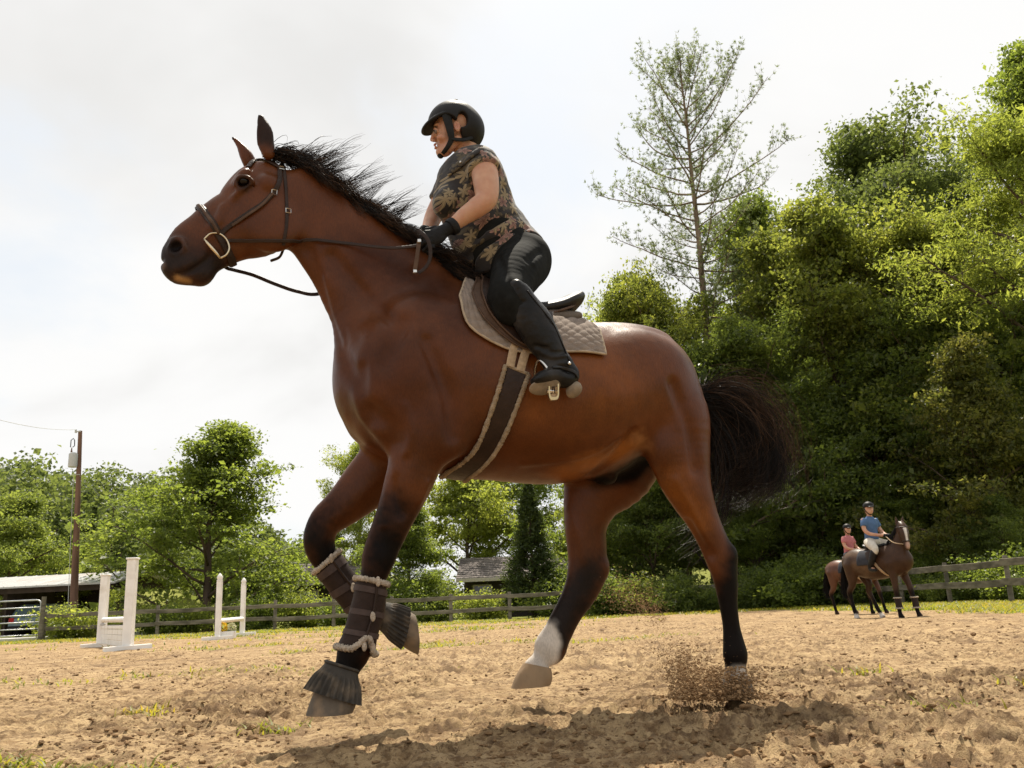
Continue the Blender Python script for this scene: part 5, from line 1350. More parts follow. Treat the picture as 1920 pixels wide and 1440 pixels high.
splint_boot('brown splint boot on the bent far foreleg', [((590, 1073), (635, 1034), .055), ((614, 1106), (664, 1074), .050), ((640, 1138), (690, 1104), .046), ((662, 1162), (712, 1122), .046)], -.145, 5)
def bell_boot(label, top, bot, l, wt, wb):
    root = None; A = [HP(*top[0], l), HP(*top[1], l)]; B = [HP(*bot[0], l), HP(*bot[1], l)]; n = 156; th = np.linspace(0, 2 * PI, n, endpoint=False); rs = []
    for t in np.linspace(0, 1, 14):
        f = A[0] + (B[0] - A[0]) * t; b = A[1] + (B[1] - A[1]) * t; c = (f + b) / 2; N_ = (f - b) / 2; w = wt + (wb - wt) * t; rib = np.clip((t - .28) * 6, 0, 1) * .080
        k = 1 + rib * np.sign(np.sin(th * 26)) * np.abs(np.sin(th * 26)) ** .35 + .05 * math.sin(PI * min(1, t * 1.1)) + .015 * np.sin(th * 3 + 1) * t
        rs.append(loc2w(np.array([c + (N_ * math.cos(a) + np.array([0, 1, 0]) * w * math.sin(a)) * kk for a, kk in zip(th, k)])))
    inner = [r_ + (r_.mean(0) - r_) * .09 for r_ in rs[::-1]]
    root = thing('bell_boot', label, 'horse boot', rs[-1].mean(0), 'ribbed rubber bell boots')
    m = MB(); m.rings(rs + inner + [rs[0]], cap=False); m.build('shell', M_RUBBER, root, True, 60)
    m = MB(); P = rs[0]; c = P.mean(0); q = P[::4] + (P[::4] - c) * .04; m.tube(np.concatenate([q, q[:1]]), .006, 6, cap=False); m.build('collar', M_RUBBER, root, True)
bell_boot('ribbed grey rubber bell boot on the near front hoof', ((612, 1240), (670, 1258)), ((572, 1292), (675, 1322)), .14, .050, .082)
bell_boot('dark ribbed bell boot on the lifted far front hoof', ((720, 1128), (708, 1178)), ((768, 1142), (752, 1216)), -.145, .046, .070)

# ---- saddle pad: a quilted sheet over the back
def ruled(top, bot, ns, nt, off):
    """points on the near side between two pixel curves; returns local points and normals (ns, nt, 3)"""
    a = spline(np.array(top, float), 10); b = spline(np.array(bot, float), 10)
    def rs(c):
        d = np.concatenate([[0], np.cumsum(np.linalg.norm(np.diff(c, axis=0), axis=1))]); s = np.linspace(0, d[-1], ns); return np.stack([np.interp(s, d, c[:, 0]), np.interp(s, d, c[:, 1])], 1)
    a = rs(a); b = rs(b); P = np.zeros((ns, nt, 3)); Nn = np.zeros((ns, nt, 3)); hit = np.zeros((ns, nt), bool)
    for i in range(ns):
        for j in range(nt):
            t = j / (nt - 1); x, y = a[i] * (1 - t) + b[i] * t; h = surf_ray(HFD, x, y)
            if h is not None: P[i, j], Nn[i, j] = h[0], h[1]; hit[i, j] = True
        idx = np.where(hit[i])[0]
        for j in range(nt):
            if not hit[i, j]:
                t = j / (nt - 1); x, y = a[i] * (1 - t) + b[i] * t
                k = idx[0] if len(idx) else None; l0 = P[i, k][1] if k is not None else 0.; f = (j / max(1, k)) if k else 0
                P[i, j] = HP(x, y, l0 * f); Nn[i, j] = nrm((0, .35, 1))
    for _ in range(3):                                        # even the folds out
        P[1:-1] = .5 * P[1:-1] + .25 * (P[2:] + P[:-2]); P[:, 1:-1] = .5 * P[:, 1:-1] + .25 * (P[:, 2:] + P[:, :-2])
        Nn[1:-1] = .5 * Nn[1:-1] + .25 * (Nn[2:] + Nn[:-2])
    Nn /= np.linalg.norm(Nn, axis=2, keepdims=True) + 1e-9
    return P + Nn * off, Nn
def sheet(P, Nn, t, disp=None):
    ns, nt = P.shape[:2]; o = P + Nn * (t + (disp if disp is not None else 0))[..., None] if disp is not None else P + Nn * t
    v = np.concatenate([o.reshape(-1, 3), P.reshape(-1, 3)]); i = (np.arange(ns - 1)[:, None] * nt + np.arange(nt - 1)[None]).ravel(); q = np.stack([i, i + 1, i + nt + 1, i + nt], 1); k = ns * nt
    q2 = q[:, ::-1] + k; per = np.concatenate([np.arange(nt), np.arange(1, ns) * nt + nt - 1, (ns - 1) * nt + np.arange(nt - 2, -1, -1), np.arange(ns - 2, 0, -1) * nt]); nx = np.roll(per, -1)
    return v, np.concatenate([q, q2, np.stack([per, per + k, nx + k, nx], 1)]), per
def mirror(P): return P * np.array([1, -1, 1.])
saddle_pad = thing('saddle_pad', 'grey brown quilted saddle pad with cream binding on the big horse', 'saddle pad', loc2w(HP(1000, 610, 0)))
PAD_TOP = [(872, 527), (905, 545), (960, 572), (1010, 590), (1050, 602), (1095, 606), (1122, 622)]
PAD_BOT = [(862, 560), (874, 606), (902, 632), (953, 657), (1000, 664), (1057, 663), (1096, 663), (1133, 668)]
P_, N_ = ruled(PAD_TOP, PAD_BOT, 110, 64, .006)
ss, tt = np.meshgrid(np.arange(110) / 109 * 24, np.arange(64) / 63 * 9, indexing='ij'); qa, qb = (ss + tt) * .5, (ss - tt) * .5
quilt = .0080 * (np.abs(np.sin(PI * qa)) * np.abs(np.sin(PI * qb))) ** .24
v, q, per = sheet(P_, N_, .008, quilt)
mesh_obj('quilted_panel', loc2w(v), [q], M_QUILT, saddle_pad, True)
mesh_obj('quilted_panel', loc2w(mirror(v)), [q[:, ::-1]], M_QUILT, saddle_pad, True)
edge = np.concatenate([P_[0, ::4], P_[::4, -1], P_[-1, ::-4]]) + .010 * np.concatenate([N_[0, ::4], N_[::4, -1], N_[-1, ::-4]])
for f in (lambda x: x, mirror):
    m = MB(); m.tube(loc2w(f(edge)), .0058, 6); m.build('binding', M_BIND, saddle_pad, True)

# ---- saddle
saddle = thing('saddle', 'dark brown leather jumping saddle with raised cantle', 'saddle', loc2w(HP(1000, 590, 0)))
F2 = Field(HP(1100, 680, 0) * (1, 0, 1) - (.05, .36, 0), HP(870, 480, 0) * (1, 0, 1) + (.05, .36, .05), .006)
F2.loft(pairs([((895, 521), (905, 562), 0, .055), ((914, 530), (922, 574), 0, .08), ((950, 558), (955, 596), 0, .11), ((995, 575), (998, 612), 0, .145), ((1030, 571), (1038, 608), 0, .160), ((1056, 560), (1066, 592), 0, .150), ((1070, 554), (1082, 578), 0, .12)]), .02, cap=.7)
F2.blob(HP(1000, 562, 0), (.10, .075, .030), .03, 'sub')
v, q = F2.mesh(); v = relax(v, q, 3, .5); mesh_obj('seat', loc2w(v), [q], M_BLKLEATHER, saddle, True)
F2 = Field(HP(1100, 680, 0) * (1, 0, 1) - (.05, .36, 0), HP(870, 480, 0) * (1, 0, 1) + (.05, .36, .05), .006)
for s in (1, -1):
    F2.loft([list(HP(930, 582, .10 * s)) + [.03, .03], list(HP(985, 602, .13 * s)) + [.040, .05], list(HP(1040, 600, .11 * s)) + [.044, .06], list(HP(1078, 596, .075 * s)) + [.026, .045]], .01)
v, q = F2.mesh(); v = relax(v, q, 3, .5); mesh_obj('panel', loc2w(v), [q], M_PANEL, saddle, True)
m = MB(); P = [HP(1012, 590, .152), HP(1040, 585, .166), HP(1066, 577, .150), HP(1083, 570, .09)]; m.tube(loc2w(spline(P, 5)), .006, 6); m.build('cantle_piping', M_LEATHER_L, saddle, True)
for off, top, bot, mt, nm in ((.026, [(893, 527), (930, 560), (985, 595), (1020, 600)], [(884, 560), (900, 598), (930, 628), (968, 655), (1010, 668)], M_LEATHER_L, 'sweat_flap'),
                              (.036, [(903, 527), (935, 560), (985, 592), (1030, 600)], [(900, 562), (914, 596), (942, 628), (980, 656), (1030, 665)], M_LEATHER, 'flap')):
    P1, N1 = ruled(top, bot, 26, 16, off); v, q, per = sheet(P1, N1, .007)
    mesh_obj(nm, loc2w(v), [q], mt, saddle, True, 40); mesh_obj(nm, loc2w(mirror(v)), [q[:, ::-1]], mt, saddle, True, 40)
    e = P1[0, :] + N1[0, :] * .006; e = np.concatenate([P1[0] + N1[0] * .006, P1[:, -1] + N1[:, -1] * .006])
    m = MB(); m.tube(loc2w(e), .0045, 5); m.build('flap_edge', M_LEATHER_L, saddle, True)
# stirrup leather and iron on the near side
SL = .385
pts, nn = on_skin(HFD, [(978, 612), (988, 640), (1004, 664), (1016, 678)], .060); m = MB(); strap(m, pts, nn, .022, .005); stl = m.build('stirrup_leather', M_BLKLEATHER, saddle, True, 40)
st = thing('stirrup', 'silver stirrup iron hanging under the rider\'s boot', 'stirrup', loc2w(HP(1036, 735, SL)))
m = MB(); pl = HP(1037, 729, SL + .035); a1 = HP(1037, 709, SL + .035) - HP(1037, 752, SL + .035)
iron = spline([HP(1036, 712, SL + .03), HP(1026, 690, SL + .025), HP(1013, 676, SL), HP(1006, 682, SL - .03), HP(1002, 700, SL - .07), HP(1004, 722, SL - .095)], 6); m.tube(loc2w(iron), .0055, 8); m.build('arch', M_STEEL, st, True)
m = MB(); c = [HP(1027, 707, SL + .036), HP(1047, 707, SL + .036), HP(1048, 750, SL + .024), HP(1028, 752, SL + .024)]; cc = sum(c) / 4
rs = []
th = np.linspace(0, 2 * PI, 24, endpoint=False); ax = (c[1] + c[2] - c[0] - c[3]) / 4; ay = (c[0] + c[1] - c[2] - c[3]) / 4
oval = lambda k, l: loc2w(np.array([cc + ax * k * np.sign(math.cos(t)) * abs(math.cos(t)) ** .55 + ay * k * np.sign(math.sin(t)) * abs(math.sin(t)) ** .55 + np.array([0, l, 0]) for t in th]))
m.rings([oval(1, -.01), oval(1.02, 0), oval(.98, .006), oval(.74, .006), oval(.72, -.002), oval(.72, -.01), oval(1, -.01)], cap=False); m.build('frame', M_BRASS, st, True, 40)
m = MB(); 
m.rings([oval(.76, -.008), oval(.76, -.003)]); m.build('tread', M_WEB, st, False)
m = MB(); e = lambda u, w: loc2w(cc + ax * u + ay * w + np.array([0, .001, 0]))
m.tube([e(-.30, -.40), e(-.06, .42), e(.06, .42), e(.30, -.40)], .0022, 5); m.build('emblem', M_LEATHER, st)
m = MB(); p0, p1 = HP(1037, 735, SL + .03), HP(1006, 722, SL - .09); m.beam(loc2w(p0), loc2w(p1), .045, .014); m.build('footplate', M_STEEL, st)

# ---- girth
girth = thing('girth', 'brown leather girth with fleece edges under the belly of the big horse', 'girth', loc2w(HP(870, 880, 0)))
GL = [(947, 686), (940, 712), (931, 742), (919, 775), (905, 812), (886, 845), (862, 868), (836, 883)]; GR = [(990, 703), (981, 728), (971, 755), (958, 788), (942, 822), (924, 852), (900, 877), (878, 893)]
gl, gr = spline(np.array(GL, float), 5), spline(np.array(GR, float), 5); rows = []; rn = []
for a, b in zip(gl, gr):
    pr = []; pn = []
    for t in np.linspace(0, 1, 9):
        x, y = a * (1 - t) + b * t; h = None; k = 0
        while h is None and k < 30: h = surf_ray(HFD, x, y - k); k += 1
        pr.append(h[0]); pn.append(h[1])
    rows.append(pr); rn.append(pn)
rows = np.array(rows); rn = np.array(rn)
last = rows[-1]; extra = []; en = []
for l in np.linspace(1, 0, 7)[1:]:
    pr = []
    for p in last:
        z = np.arange(p[2] + .05, p[2] - .16, -.003); s = sample(HFD, np.stack([np.full_like(z, p[0]), np.full_like(z, p[1] * l), z], 1)); k = len(s) - 1 - np.argmax(s[::-1] < 0); pr.append(np.array([p[0], p[1] * l, z[k]]))
    extra.append(pr); en.append([np.array([0, l * .5, -1.])] * 9)
rows = np.concatenate([rows, extra]); rn = np.concatenate([rn, en])
for _ in range(4): rows[1:-1] = .5 * rows[1:-1] + .25 * (rows[2:] + rows[:-2])
full = np.concatenate([rows, mirror(rows[:-1][::-1])]); fn = np.concatenate([rn, mirror(rn[:-1][::-1])]); fn /= np.linalg.norm(fn, axis=2, keepdims=True)
v, q, per = sheet(full[:, 1:-1] + fn[:, 1:-1] * .004, fn[:, 1:-1], .010); mesh_obj('strap', loc2w(v), [q], M_LEATHER, girth, True, 50)
for c in (0, 8):
    P = full[:, c] + fn[:, c] * .011; Q = spline(P, 3); rr = np.random.default_rng(c + 2); m = MB(); m.tube(loc2w(Q), .0098 * rr.uniform(.8, 1.2, len(Q)), 8); m.build('fleece_edge', M_FLEECE_T, girth, True)
m = MB(); P = full[0, :] + fn[0, :] * .012; m.tube(loc2w(P), .008, 7); m.build('fleece_edge', M_FLEECE_T, girth, True)
for pth in ([(964, 646), (958, 672), (955, 690)], [(986, 656), (978, 682), (974, 698)]):
    pts, nn = on_skin(HFD, pth, .016); m = MB(); strap(m, pts, nn, .034, .006); m.build('billet', M_WEB, girth, True, 40)

# ---- bridle
bridle = thing('bridle', 'dark brown leather bridle with a padded noseband on the big horse', 'bridle', loc2w(HP(450, 380, 0)))
hx = nrm(HP(330, 470) - HP(490, 300)); hn = np.array([-hx[2], 0, hx[0]])
def head_band(name, pa, pb, w, t, mat, off=.003, lat=(0, 1, 0), n=32):
    A, B = HP(*pa, 0), HP(*pb, 0); c = (A + B) / 2; ax = nrm(np.cross(A - B, (0, 1, 0))); R = ring_round(HFD, c, A - B, lat, n, off); m = MB(); closed_strap(m, R, c, w, t, ax); return m.build(name, mat, bridle, True, 40), R
head_band('noseband', (372, 388), (436, 494), .030, .008, M_LEATHER)
A_, B_ = HP(372, 388, 0), HP(436, 494, 0)
R = ring_round(HFD, (A_ + B_) / 2, A_ - B_, (0, 1, 0), 32, .011); top = np.concatenate([R[-10:], R[:11]]); m = MB(); m.tube(loc2w(top), .0075, 6); m.build('noseband_padding', M_LEATHER_L, bridle, True)
pts, nn = on_skin(HFD, [(466, 315), (477, 303), (494, 301), (512, 309), (528, 318)], .004); left = pts; m = MB(); strap(m, left, nn, .022, .006)
m.build('browband', M_LEATHER, bridle, True, 40)
pts, nn = on_skin(HFD, [(524, 312), (524, 335), (514, 360), (494, 382), (470, 398), (446, 414), (428, 427), (416, 438)], .004, 8); m = MB(); strap(m, pts, nn, .019, .005); m.build('cheekpiece', M_LEATHER, bridle, True, 40)
pts, nn = on_skin(HFD, [(512, 364), (490, 388), (462, 407), (436, 424)], .010, 6); m = MB(); strap(m, pts, nn, .011, .004); m.build('cheek_strap_end', M_LEATHER_L, bridle, True, 40)
pts, nn = on_skin(HFD, [(530, 300), (534, 330), (537, 380), (537, 420), (531, 460)], .003, 6); m = MB(); strap(m, pts, nn, .013, .004); m.build('throatlatch', M_LEATHER, bridle, True, 40)
m = MB(); P = spline([HP(532, 466, .03), HP(524, 482, .0), HP(508, 489, -.03)], 5); m.tube(loc2w(P), .006, 6); m.build('throatlatch_end', M_LEATHER, bridle, True)
pts, nn = on_skin(HFD, [(520, 287), (526, 300), (529, 316)], .006, 4); m = MB(); strap(m, pts, nn, .030, .006); m.build('crownpiece', M_LEATHER, bridle, True, 40)
for p in ((514, 361), (527, 318), (540, 397)):
    h = surf_ray(HFD, *p); m = MB(); c = h[0] + h[1] * .009; b = nrm(np.cross(h[1], (0, 0, 1))); u = np.cross(b, h[1]); s = .010
    m.tube(loc2w(np.array([c + b * s + u * s, c - b * s + u * s, c - b * s - u * s, c + b * s - u * s, c + b * s + u * s])), .0022, 5); m.build('buckle', M_STEEL, bridle)
# bit: D ring and mouthpiece end
h = surf_ray(HFD, 408, 458); bl = h[0][1] + .020
bit = thing('bit', 'brass coloured D ring bit at the corner of the horse\'s mouth', 'bit', loc2w(HP(405, 462, bl)))
P = spline([HP(383, 448, bl), HP(395, 438, bl), HP(411, 438, bl + .002), HP(424, 448, bl + .003), HP(430, 464, bl + .003), HP(425, 477, bl + .002), HP(413, 484, bl)], 6); m = MB(); m.tube(loc2w(P), .0036, 8); m.build('ring', M_BRASS, bit, True)
m = MB(); m.tube(loc2w([HP(383, 448, bl), HP(390, 457, bl + .004), HP(398, 466, bl + .004), HP(406, 475, bl + .004), HP(413, 484, bl)]), [.0042, .0062, .0072, .0062, .0042], 8); m.build('barrel', M_BRASS, bit, True)
m = MB(); m.tube(loc2w([HP(398, 466, bl + .002), HP(401, 464, bl - .05)]), .006, 8); m.build('mouthpiece', M_STEEL, bit, True)
# reins
reins = thing('reins', 'long dark leather reins from the bit to the rider\'s gloved hands', 'reins', loc2w(HP(600, 455, .1)))
HAND = HP(808, 448, .20)
pts, nn = on_skin(HFD, [(430, 452), (470, 451), (520, 452), (575, 450)], .012, 6)
far = np.array([HP(595, 450, surf_l(HFD, 595, 450) + .02), HP(655, 457, surf_l(HFD, 655, 457) + .02), HP(730, 465, .15), HP(785, 460, .185), HAND])
P = np.concatenate([[HP(424, 455, bl)], pts, spline(far, 5)]); nP = np.concatenate([[[0, 1, 0]], nn, np.tile([0, 1, .1], (len(P) - len(nn) - 1, 1))])
m = MB(); strap(m, P, nP, .014, .004); m.build('rein', M_LEATHER, reins, True, 40)
P = spline([HP(410, 486, -.055), HP(424, 502, -.06), HP(440, 507, -.075), HP(474, 516, -.09), HP(516, 533, -.10), HP(558, 547, -.105), HP(600, 551, -.11), HP(680, 525, -.12), HP(760, 478, -.10), HP(800, 446, -.02)], 6)
m = MB(); strap(m, P, np.tile([0, 1, .3], (len(P), 1)), .017, .005); m.build('rein', M_LEATHER, reins, True, 40)
P = spline([HP(784, 432, .22), HP(800, 446, .245), HP(807, 468, .25), HP(805, 490, .245), HP(795, 505, .235), HP(784, 512, .23)], 6); m = MB(); strap(m, P, np.tile([.5, .8, .2], (len(P), 1)), .016, .004); m.build('rein_loop', M_LEATHER, reins, True, 40)
P = spline([HP(786, 450, .235), HP(783, 475, .242), HP(778, 508, .238)], 5); m = MB(); strap(m, P, np.tile([.2, 1, .1], (len(P), 1)), .017, .005); m.build('rein_end', M_LEATHER_L, reins, True, 40)
for p in ((786, 452), (778, 509)):
    m = MB(); m.bevel_box(loc2w(HP(*p, .244)), (.016, .012, .016), b=.003); m.build('buckle', M_STEEL, reins)
# ------------------------------------------------------------------ the rider on the big horse
def skin_mat(name, col):
    m, nt, b = new_mat(name); N = nt.nodes; L = nt.links; tc = N.new('ShaderNodeTexCoord')
    n = N.new('ShaderNodeTexNoise'); n.inputs['Scale'].default_value = 22; n.inputs['Detail'].default_value = 6; L.new(tc.outputs['Object'], n.inputs['Vector'])
    r = N.new('ShaderNodeValToRGB'); r.color_ramp.elements[0].position = .3; r.color_ramp.elements[1].position = .72
    r.color_ramp.elements[0].color = (col[0] * .86, col[1] * .74, col[2] * .70, 1); r.color_ramp.elements[1].color = (col[0] * 1.08, col[1] * 1.1, col[2] * 1.1, 1); L.new(n.outputs[0], r.inputs[0])
    a = N.new('ShaderNodeAttribute'); a.attribute_name = 'flush'; mx = N.new('ShaderNodeMixRGB'); L.new(a.outputs['Fac'], mx.inputs[0]); L.new(r.outputs[0], mx.inputs[1]); mx.inputs[2].default_value = (.36, .10, .075, 1)
    L.new(mx.outputs[0], b.inputs['Base Color']); b.inputs['Roughness'].default_value = .5; b.inputs['Subsurface Weight'].default_value = .25; b.inputs['Subsurface Radius'].default_value = (.012, .004, .002); b.inputs['Subsurface Scale'].default_value = 1.0
    n2 = N.new('ShaderNodeTexNoise'); n2.inputs['Scale'].default_value = 260; L.new(tc.outputs['Object'], n2.inputs['Vector']); bp = N.new('ShaderNodeBump'); bp.inputs['Strength'].default_value = .12; bp.inputs['Distance'].default_value = .002; L.new(n2.outputs[0], bp.inputs['Height']); L.new(bp.outputs[0], b.inputs['Normal'])
    return m
def floral_mat():
    m, nt, b = new_mat('dark_floral_cloth'); N = nt.nodes; L = nt.links; tc = N.new('ShaderNodeTexCoord')
    def math_(op, a, c=None, d=None):
        x = N.new('ShaderNodeMath'); x.operation = op
        for i, s in enumerate((a, c, d)):
            if s is None: continue
            if isinstance(s, (int, float)): x.inputs[i].default_value = s
            else: L.new(s, x.inputs[i])
        return x.outputs[0]
    sp = N.new('ShaderNodeSeparateXYZ'); L.new(tc.outputs['Object'], sp.inputs[0])
    wob_ = N.new('ShaderNodeTexNoise'); wob_.inputs['Scale'].default_value = 9; L.new(tc.outputs['Object'], wob_.inputs['Vector'])
    U = math_('MULTIPLY_ADD', sp.outputs[1], .75, sp.outputs[0]); U = math_('MULTIPLY_ADD', wob_.outputs[0], .05, U)
    def layer(scale, off, petals, lo, R, keep, thr_col):
        cb = N.new('ShaderNodeCombineXYZ'); L.new(math_('ADD', U, off), cb.inputs[0]); L.new(math_('ADD', sp.outputs[2], off * .7), cb.inputs[1])
        v = N.new('ShaderNodeTexVoronoi'); v.voronoi_dimensions = '2D'; v.inputs['Scale'].default_value = scale; v.inputs['Randomness'].default_value = .8; L.new(cb.outputs[0], v.inputs['Vector'])
        sc = N.new('ShaderNodeVectorMath'); sc.operation = 'SCALE'; sc.inputs['Scale'].default_value = 1.0; L.new(v.outputs['Position'], sc.inputs[0])
        d = N.new('ShaderNodeVectorMath'); d.operation = 'SUBTRACT'; L.new(cb.outputs[0], d.inputs[0]); L.new(sc.outputs[0], d.inputs[1])
        s2 = N.new('ShaderNodeSeparateXYZ'); L.new(d.outputs[0], s2.inputs[0]); c = N.new('ShaderNodeSeparateColor'); L.new(v.outputs['Color'], c.inputs[0])
        th = math_('ARCTAN2', s2.outputs[1], s2.outputs[0]); th = math_('MULTIPLY_ADD', c.outputs[0], 6.28, th)
        r = math_('SQRT', math_('ADD', math_('MULTIPLY', s2.outputs[0], s2.outputs[0]), math_('MULTIPLY', s2.outputs[1], s2.outputs[1])))
        cs = math_('ABSOLUTE', math_('COSINE', math_('MULTIPLY', th, petals / 2)))
        rp = math_('MULTIPLY', math_('MULTIPLY_ADD', cs, 1 - lo, lo), math_('MULTIPLY_ADD', c.outputs[1], R * .5, R * .7))
        q = math_('DIVIDE', r, rp); inside = math_('LESS_THAN', q, 1.0); on = math_('LESS_THAN', c.outputs[2], keep); msk = math_('MULTIPLY', inside, on)
        vein = math_('POWER', math_('ABSOLUTE', math_('COSINE', math_('MULTIPLY', th, petals * 1.5))), .6)
        return msk, q, vein, c.outputs[1]
    def mixc(f, c1, c2):
        x = N.new('ShaderNodeMixRGB')
        for k, c in ((0, f), (1, c1), (2, c2)):
            if isinstance(c, tuple): x.inputs[k].default_value = (*c, 1)
            else: L.new(c, x.inputs[k])
        return x.outputs[0]
    col = (.012, .0095, .010)
    m3, q3, v3, r3 = layer(27, 3.3, 3, .06, .022, .55, 0); col = mixc(m3, col, mixc(math_('MULTIPLY', v3, .8), (.040, .032, .020), (.085, .066, .036)))
    m1, q1, v1, r1 = layer(16.0, .37, 5, .25, .030, .55, 0)
    pet = mixc(math_('MULTIPLY', v1, q1), (.085, .038, .032), (.34, .195, .15)); col = mixc(m1, col, pet)
    m2, q2, v2, r2 = layer(17.5, 1.71, 6, .10, .033, .45, 0); col = mixc(m2, col, mixc(math_('MULTIPLY', v2, .9), (.085, .064, .032), (.30, .235, .14)))
    L.new(col, b.inputs['Base Color']); b.inputs['Roughness'].default_value = .8; b.inputs['Sheen Weight'].default_value = .15
    n2 = N.new('ShaderNodeTexNoise'); n2.inputs['Scale'].default_value = 24; n2.inputs['Detail'].default_value = 4; L.new(tc.outputs['Object'], n2.inputs['Vector']); bp = N.new('ShaderNodeBump'); bp.inputs['Strength'].default_value = .35; bp.inputs['Distance'].default_value = .012; L.new(n2.outputs[0], bp.inputs['Height']); L.new(bp.outputs[0], b.inputs['Normal'])
    return m
M_SKIN = skin_mat('skin', (.50, .285, .185)); M_SHIRT = floral_mat()
M_BREECH = simple_mat('dark_breeches', (.010, .0105, .010), .85, var=.3, scale=30, bump=.25, bscale=22, spec=.1)
M_RBOOT = simple_mat('black_riding_boot', (.010, .0095, .0095), .36, var=.3, scale=14, bump=.35, bscale=26, spec=.17, dirt=((.05, .042, .035), 9, .5))
M_SOLE = simple_mat('dusty_sole', (.23, .19, .145), .85, var=.25, scale=25, bump=.3)
M_GLOVE = simple_mat('black_glove', (.011, .011, .012), .6, var=.25, scale=40, bump=.3, bscale=90)
M_HELMET = simple_mat('black_helmet', (.012, .0115, .0115), .5, var=.15, scale=60, bump=.1, bscale=300)
M_HELMET_S = simple_mat('black_harness', (.012, .012, .012), .6, var=.2, scale=50)
M_HAIRBR = simple_mat('brown_hair', (.07, .042, .024), .5, var=.4, scale=60, stretch=(1, 1, .2))

rider = thing('person', 'rider in dark floral short sleeved shirt and black helmet crouching over the big bay horse', 'person', loc2w(HP(960, 560, 0)))
RLO = HP(1110, 760, 0) * (1, 0, 1) + (-.02, -.50, 0); RHI = HP(770, 175, 0) * (1, 0, 1) + (.03, .50, .03)
def R_(px, py, l, a, b=None): return list(HP(px, py, l)) + [a, a if b is None else b]
def torso_rows(g=0.0):
    return [r[:3] + [r[3] + g, r[4] + g] for r in pairs([((850, 318), (897, 279), 0, .075), ((838, 336), (924, 300), 0, .145), ((828, 362), (940, 332), 0, .155), ((826, 388), (950, 362), 0, .146), ((840, 422), (961, 392), 0, .140), ((850, 452), (980, 424), 0, .150), ((868, 486), (1000, 460), 0, .166), ((890, 512), (1008, 500), 0, .168)])]
def thigh(s, g=0.0): return [R_(983, 492, .09 * s, .112 + g), R_(970, 512, .19 * s, .102 + g), R_(957, 540, .285 * s, .080 + g), R_(958, 562, .345 * s, .064 + g)]
def bust(F, g=0.0):
    for s in (1, -1): F.blob(HP(838, 382, .072 * s), (.056 + g, .068 + g, .058 + g), .05)
def arm_rows(s, g=0.0):
    if s > 0: return [R_(902, 305, .16, .060 + g), R_(908, 322, .198, .058 + g), R_(912, 350, .222, .054 + g), R_(911, 374, .235, .047 + g), R_(893, 390, .232, .043 + g), R_(870, 406, .220, .036 + g), R_(847, 424, .208, .027 + g)]
    return [R_(864, 322, -.16, .060 + g), R_(846, 345, -.19, .056 + g), R_(828, 378, -.21, .048 + g), R_(814, 404, -.205, .042 + g), R_(806, 424, -.165, .035 + g), R_(801, 440, -.11, .028 + g)]
def head(F):
    F.loft([R_(888, 300, 0, .060), R_(874, 280, 0, .052, .054), R_(866, 255, 0, .055, .056)], .03)
    F.blob(HP(860, 232, 0), (.094, .074, .088), .02)
    F.loft([R_(833, 226, 0, .044, .060), R_(832, 245, 0, .044, .062), R_(834, 262, 0, .040, .054), R_(836, 277, 0, .034, .044)], .02, lat=(0, 1, 0))
    F.loft([R_(858, 262, .052, .018), R_(838, 280, .034, .015), R_(827, 287, .0, .014), R_(838, 280, -.034, .015), R_(858, 262, -.052, .018)], .03)      # jaw
    F.blob(HP(825, 285, 0), (.015, .018, .014), .02)
    F.loft([R_(817, 244, 0, .0075), R_(812, 254, 0, .0085, .009), R_(809.5, 262, 0, .0085, .010)], .012)                                               # nose
    for s in (1, -1):
        F.blob(HP(813, 264, .010 * s), (.009, .007, .007), .008); F.blob(HP(828, 258, .043 * s), (.022, .016, .015), .02); F.blob(HP(818, 236, .026 * s), (.012, .022, .007), .012)
        F.blob(HP(813.5, 245.5, .031 * s), (.014, .014, .0095), .010, 'sub')
        F.blob(HP(819, 246, .031 * s), (.012, .0125, .012), .003); F.blob(HP(816.5, 243, .031 * s), (.0105, .014, .006), .004)
    F.blob(HP(815.5, 271.5, 0), (.0065, .019, .0042), .006); F.blob(HP(816.5, 276.5, 0), (.0065, .017, .0045), .006)
    F.blob(HP(812, 274.2, 0), (.006, .015, .0012), .003, 'sub')
    for s in (1, -1):
        er = HP(857, 237, .074 * s); F.blob(er, (.017, .010, .028), .008, rot=rotl(-10)); F.blob(er + np.array([.002, .010 * s, .002]), (.0085, .009, .016), .006, 'sub')
def build_rider():
    F = Field(RLO, RHI, .0052)
    F.loft(torso_rows(-.028), .03, cap=.8); bust(F, -.030)
    F.blob(HP(985, 488, 0), (.075, .140, .085), .06)
    for s in (1, -1):
        F.loft(thigh(s, -.024), .03); F.loft(arm_rows(s), .035)
        F.loft([R_(960, 560, .345 * s, .040), R_(988, 598, .365 * s, .040), R_(1020, 640, .375 * s, .040), R_(1046, 676, .380 * s, .032), R_(1040, 700, .385 * s, .026), R_(1012, 710, .39 * s, .020)], .03)
        F.blob(HP(*((820, 440) if s > 0 else (798, 450)), .20 if s > 0 else -.07), (.035, .016, .026), .02)
    head(F)
    v, q = F.mesh(); v = relax(v, q, 1, .3); o = mesh_obj('body', loc2w(v), [q], M_SKIN, rider, True)
    fl = np.zeros(len(v))
    for p, r, a in ((HP(816, 274, 0), .013, .75), (HP(857, 237, .075), .022, .45), (HP(828, 260, .05), .030, .30), (HP(809, 262, 0), .012, .3), (HP(906, 398, .24), .05, .15)):
        fl = np.maximum(fl, a * np.clip(1.4 - np.linalg.norm(v - p, axis=1) / r, 0, 1))
    a_ = o.data.attributes.new('flush', 'FLOAT', 'POINT'); a_.data.foreach_set('value', fl.astype(np.float32))
    return F, o
RF, rider_body = build_rider()
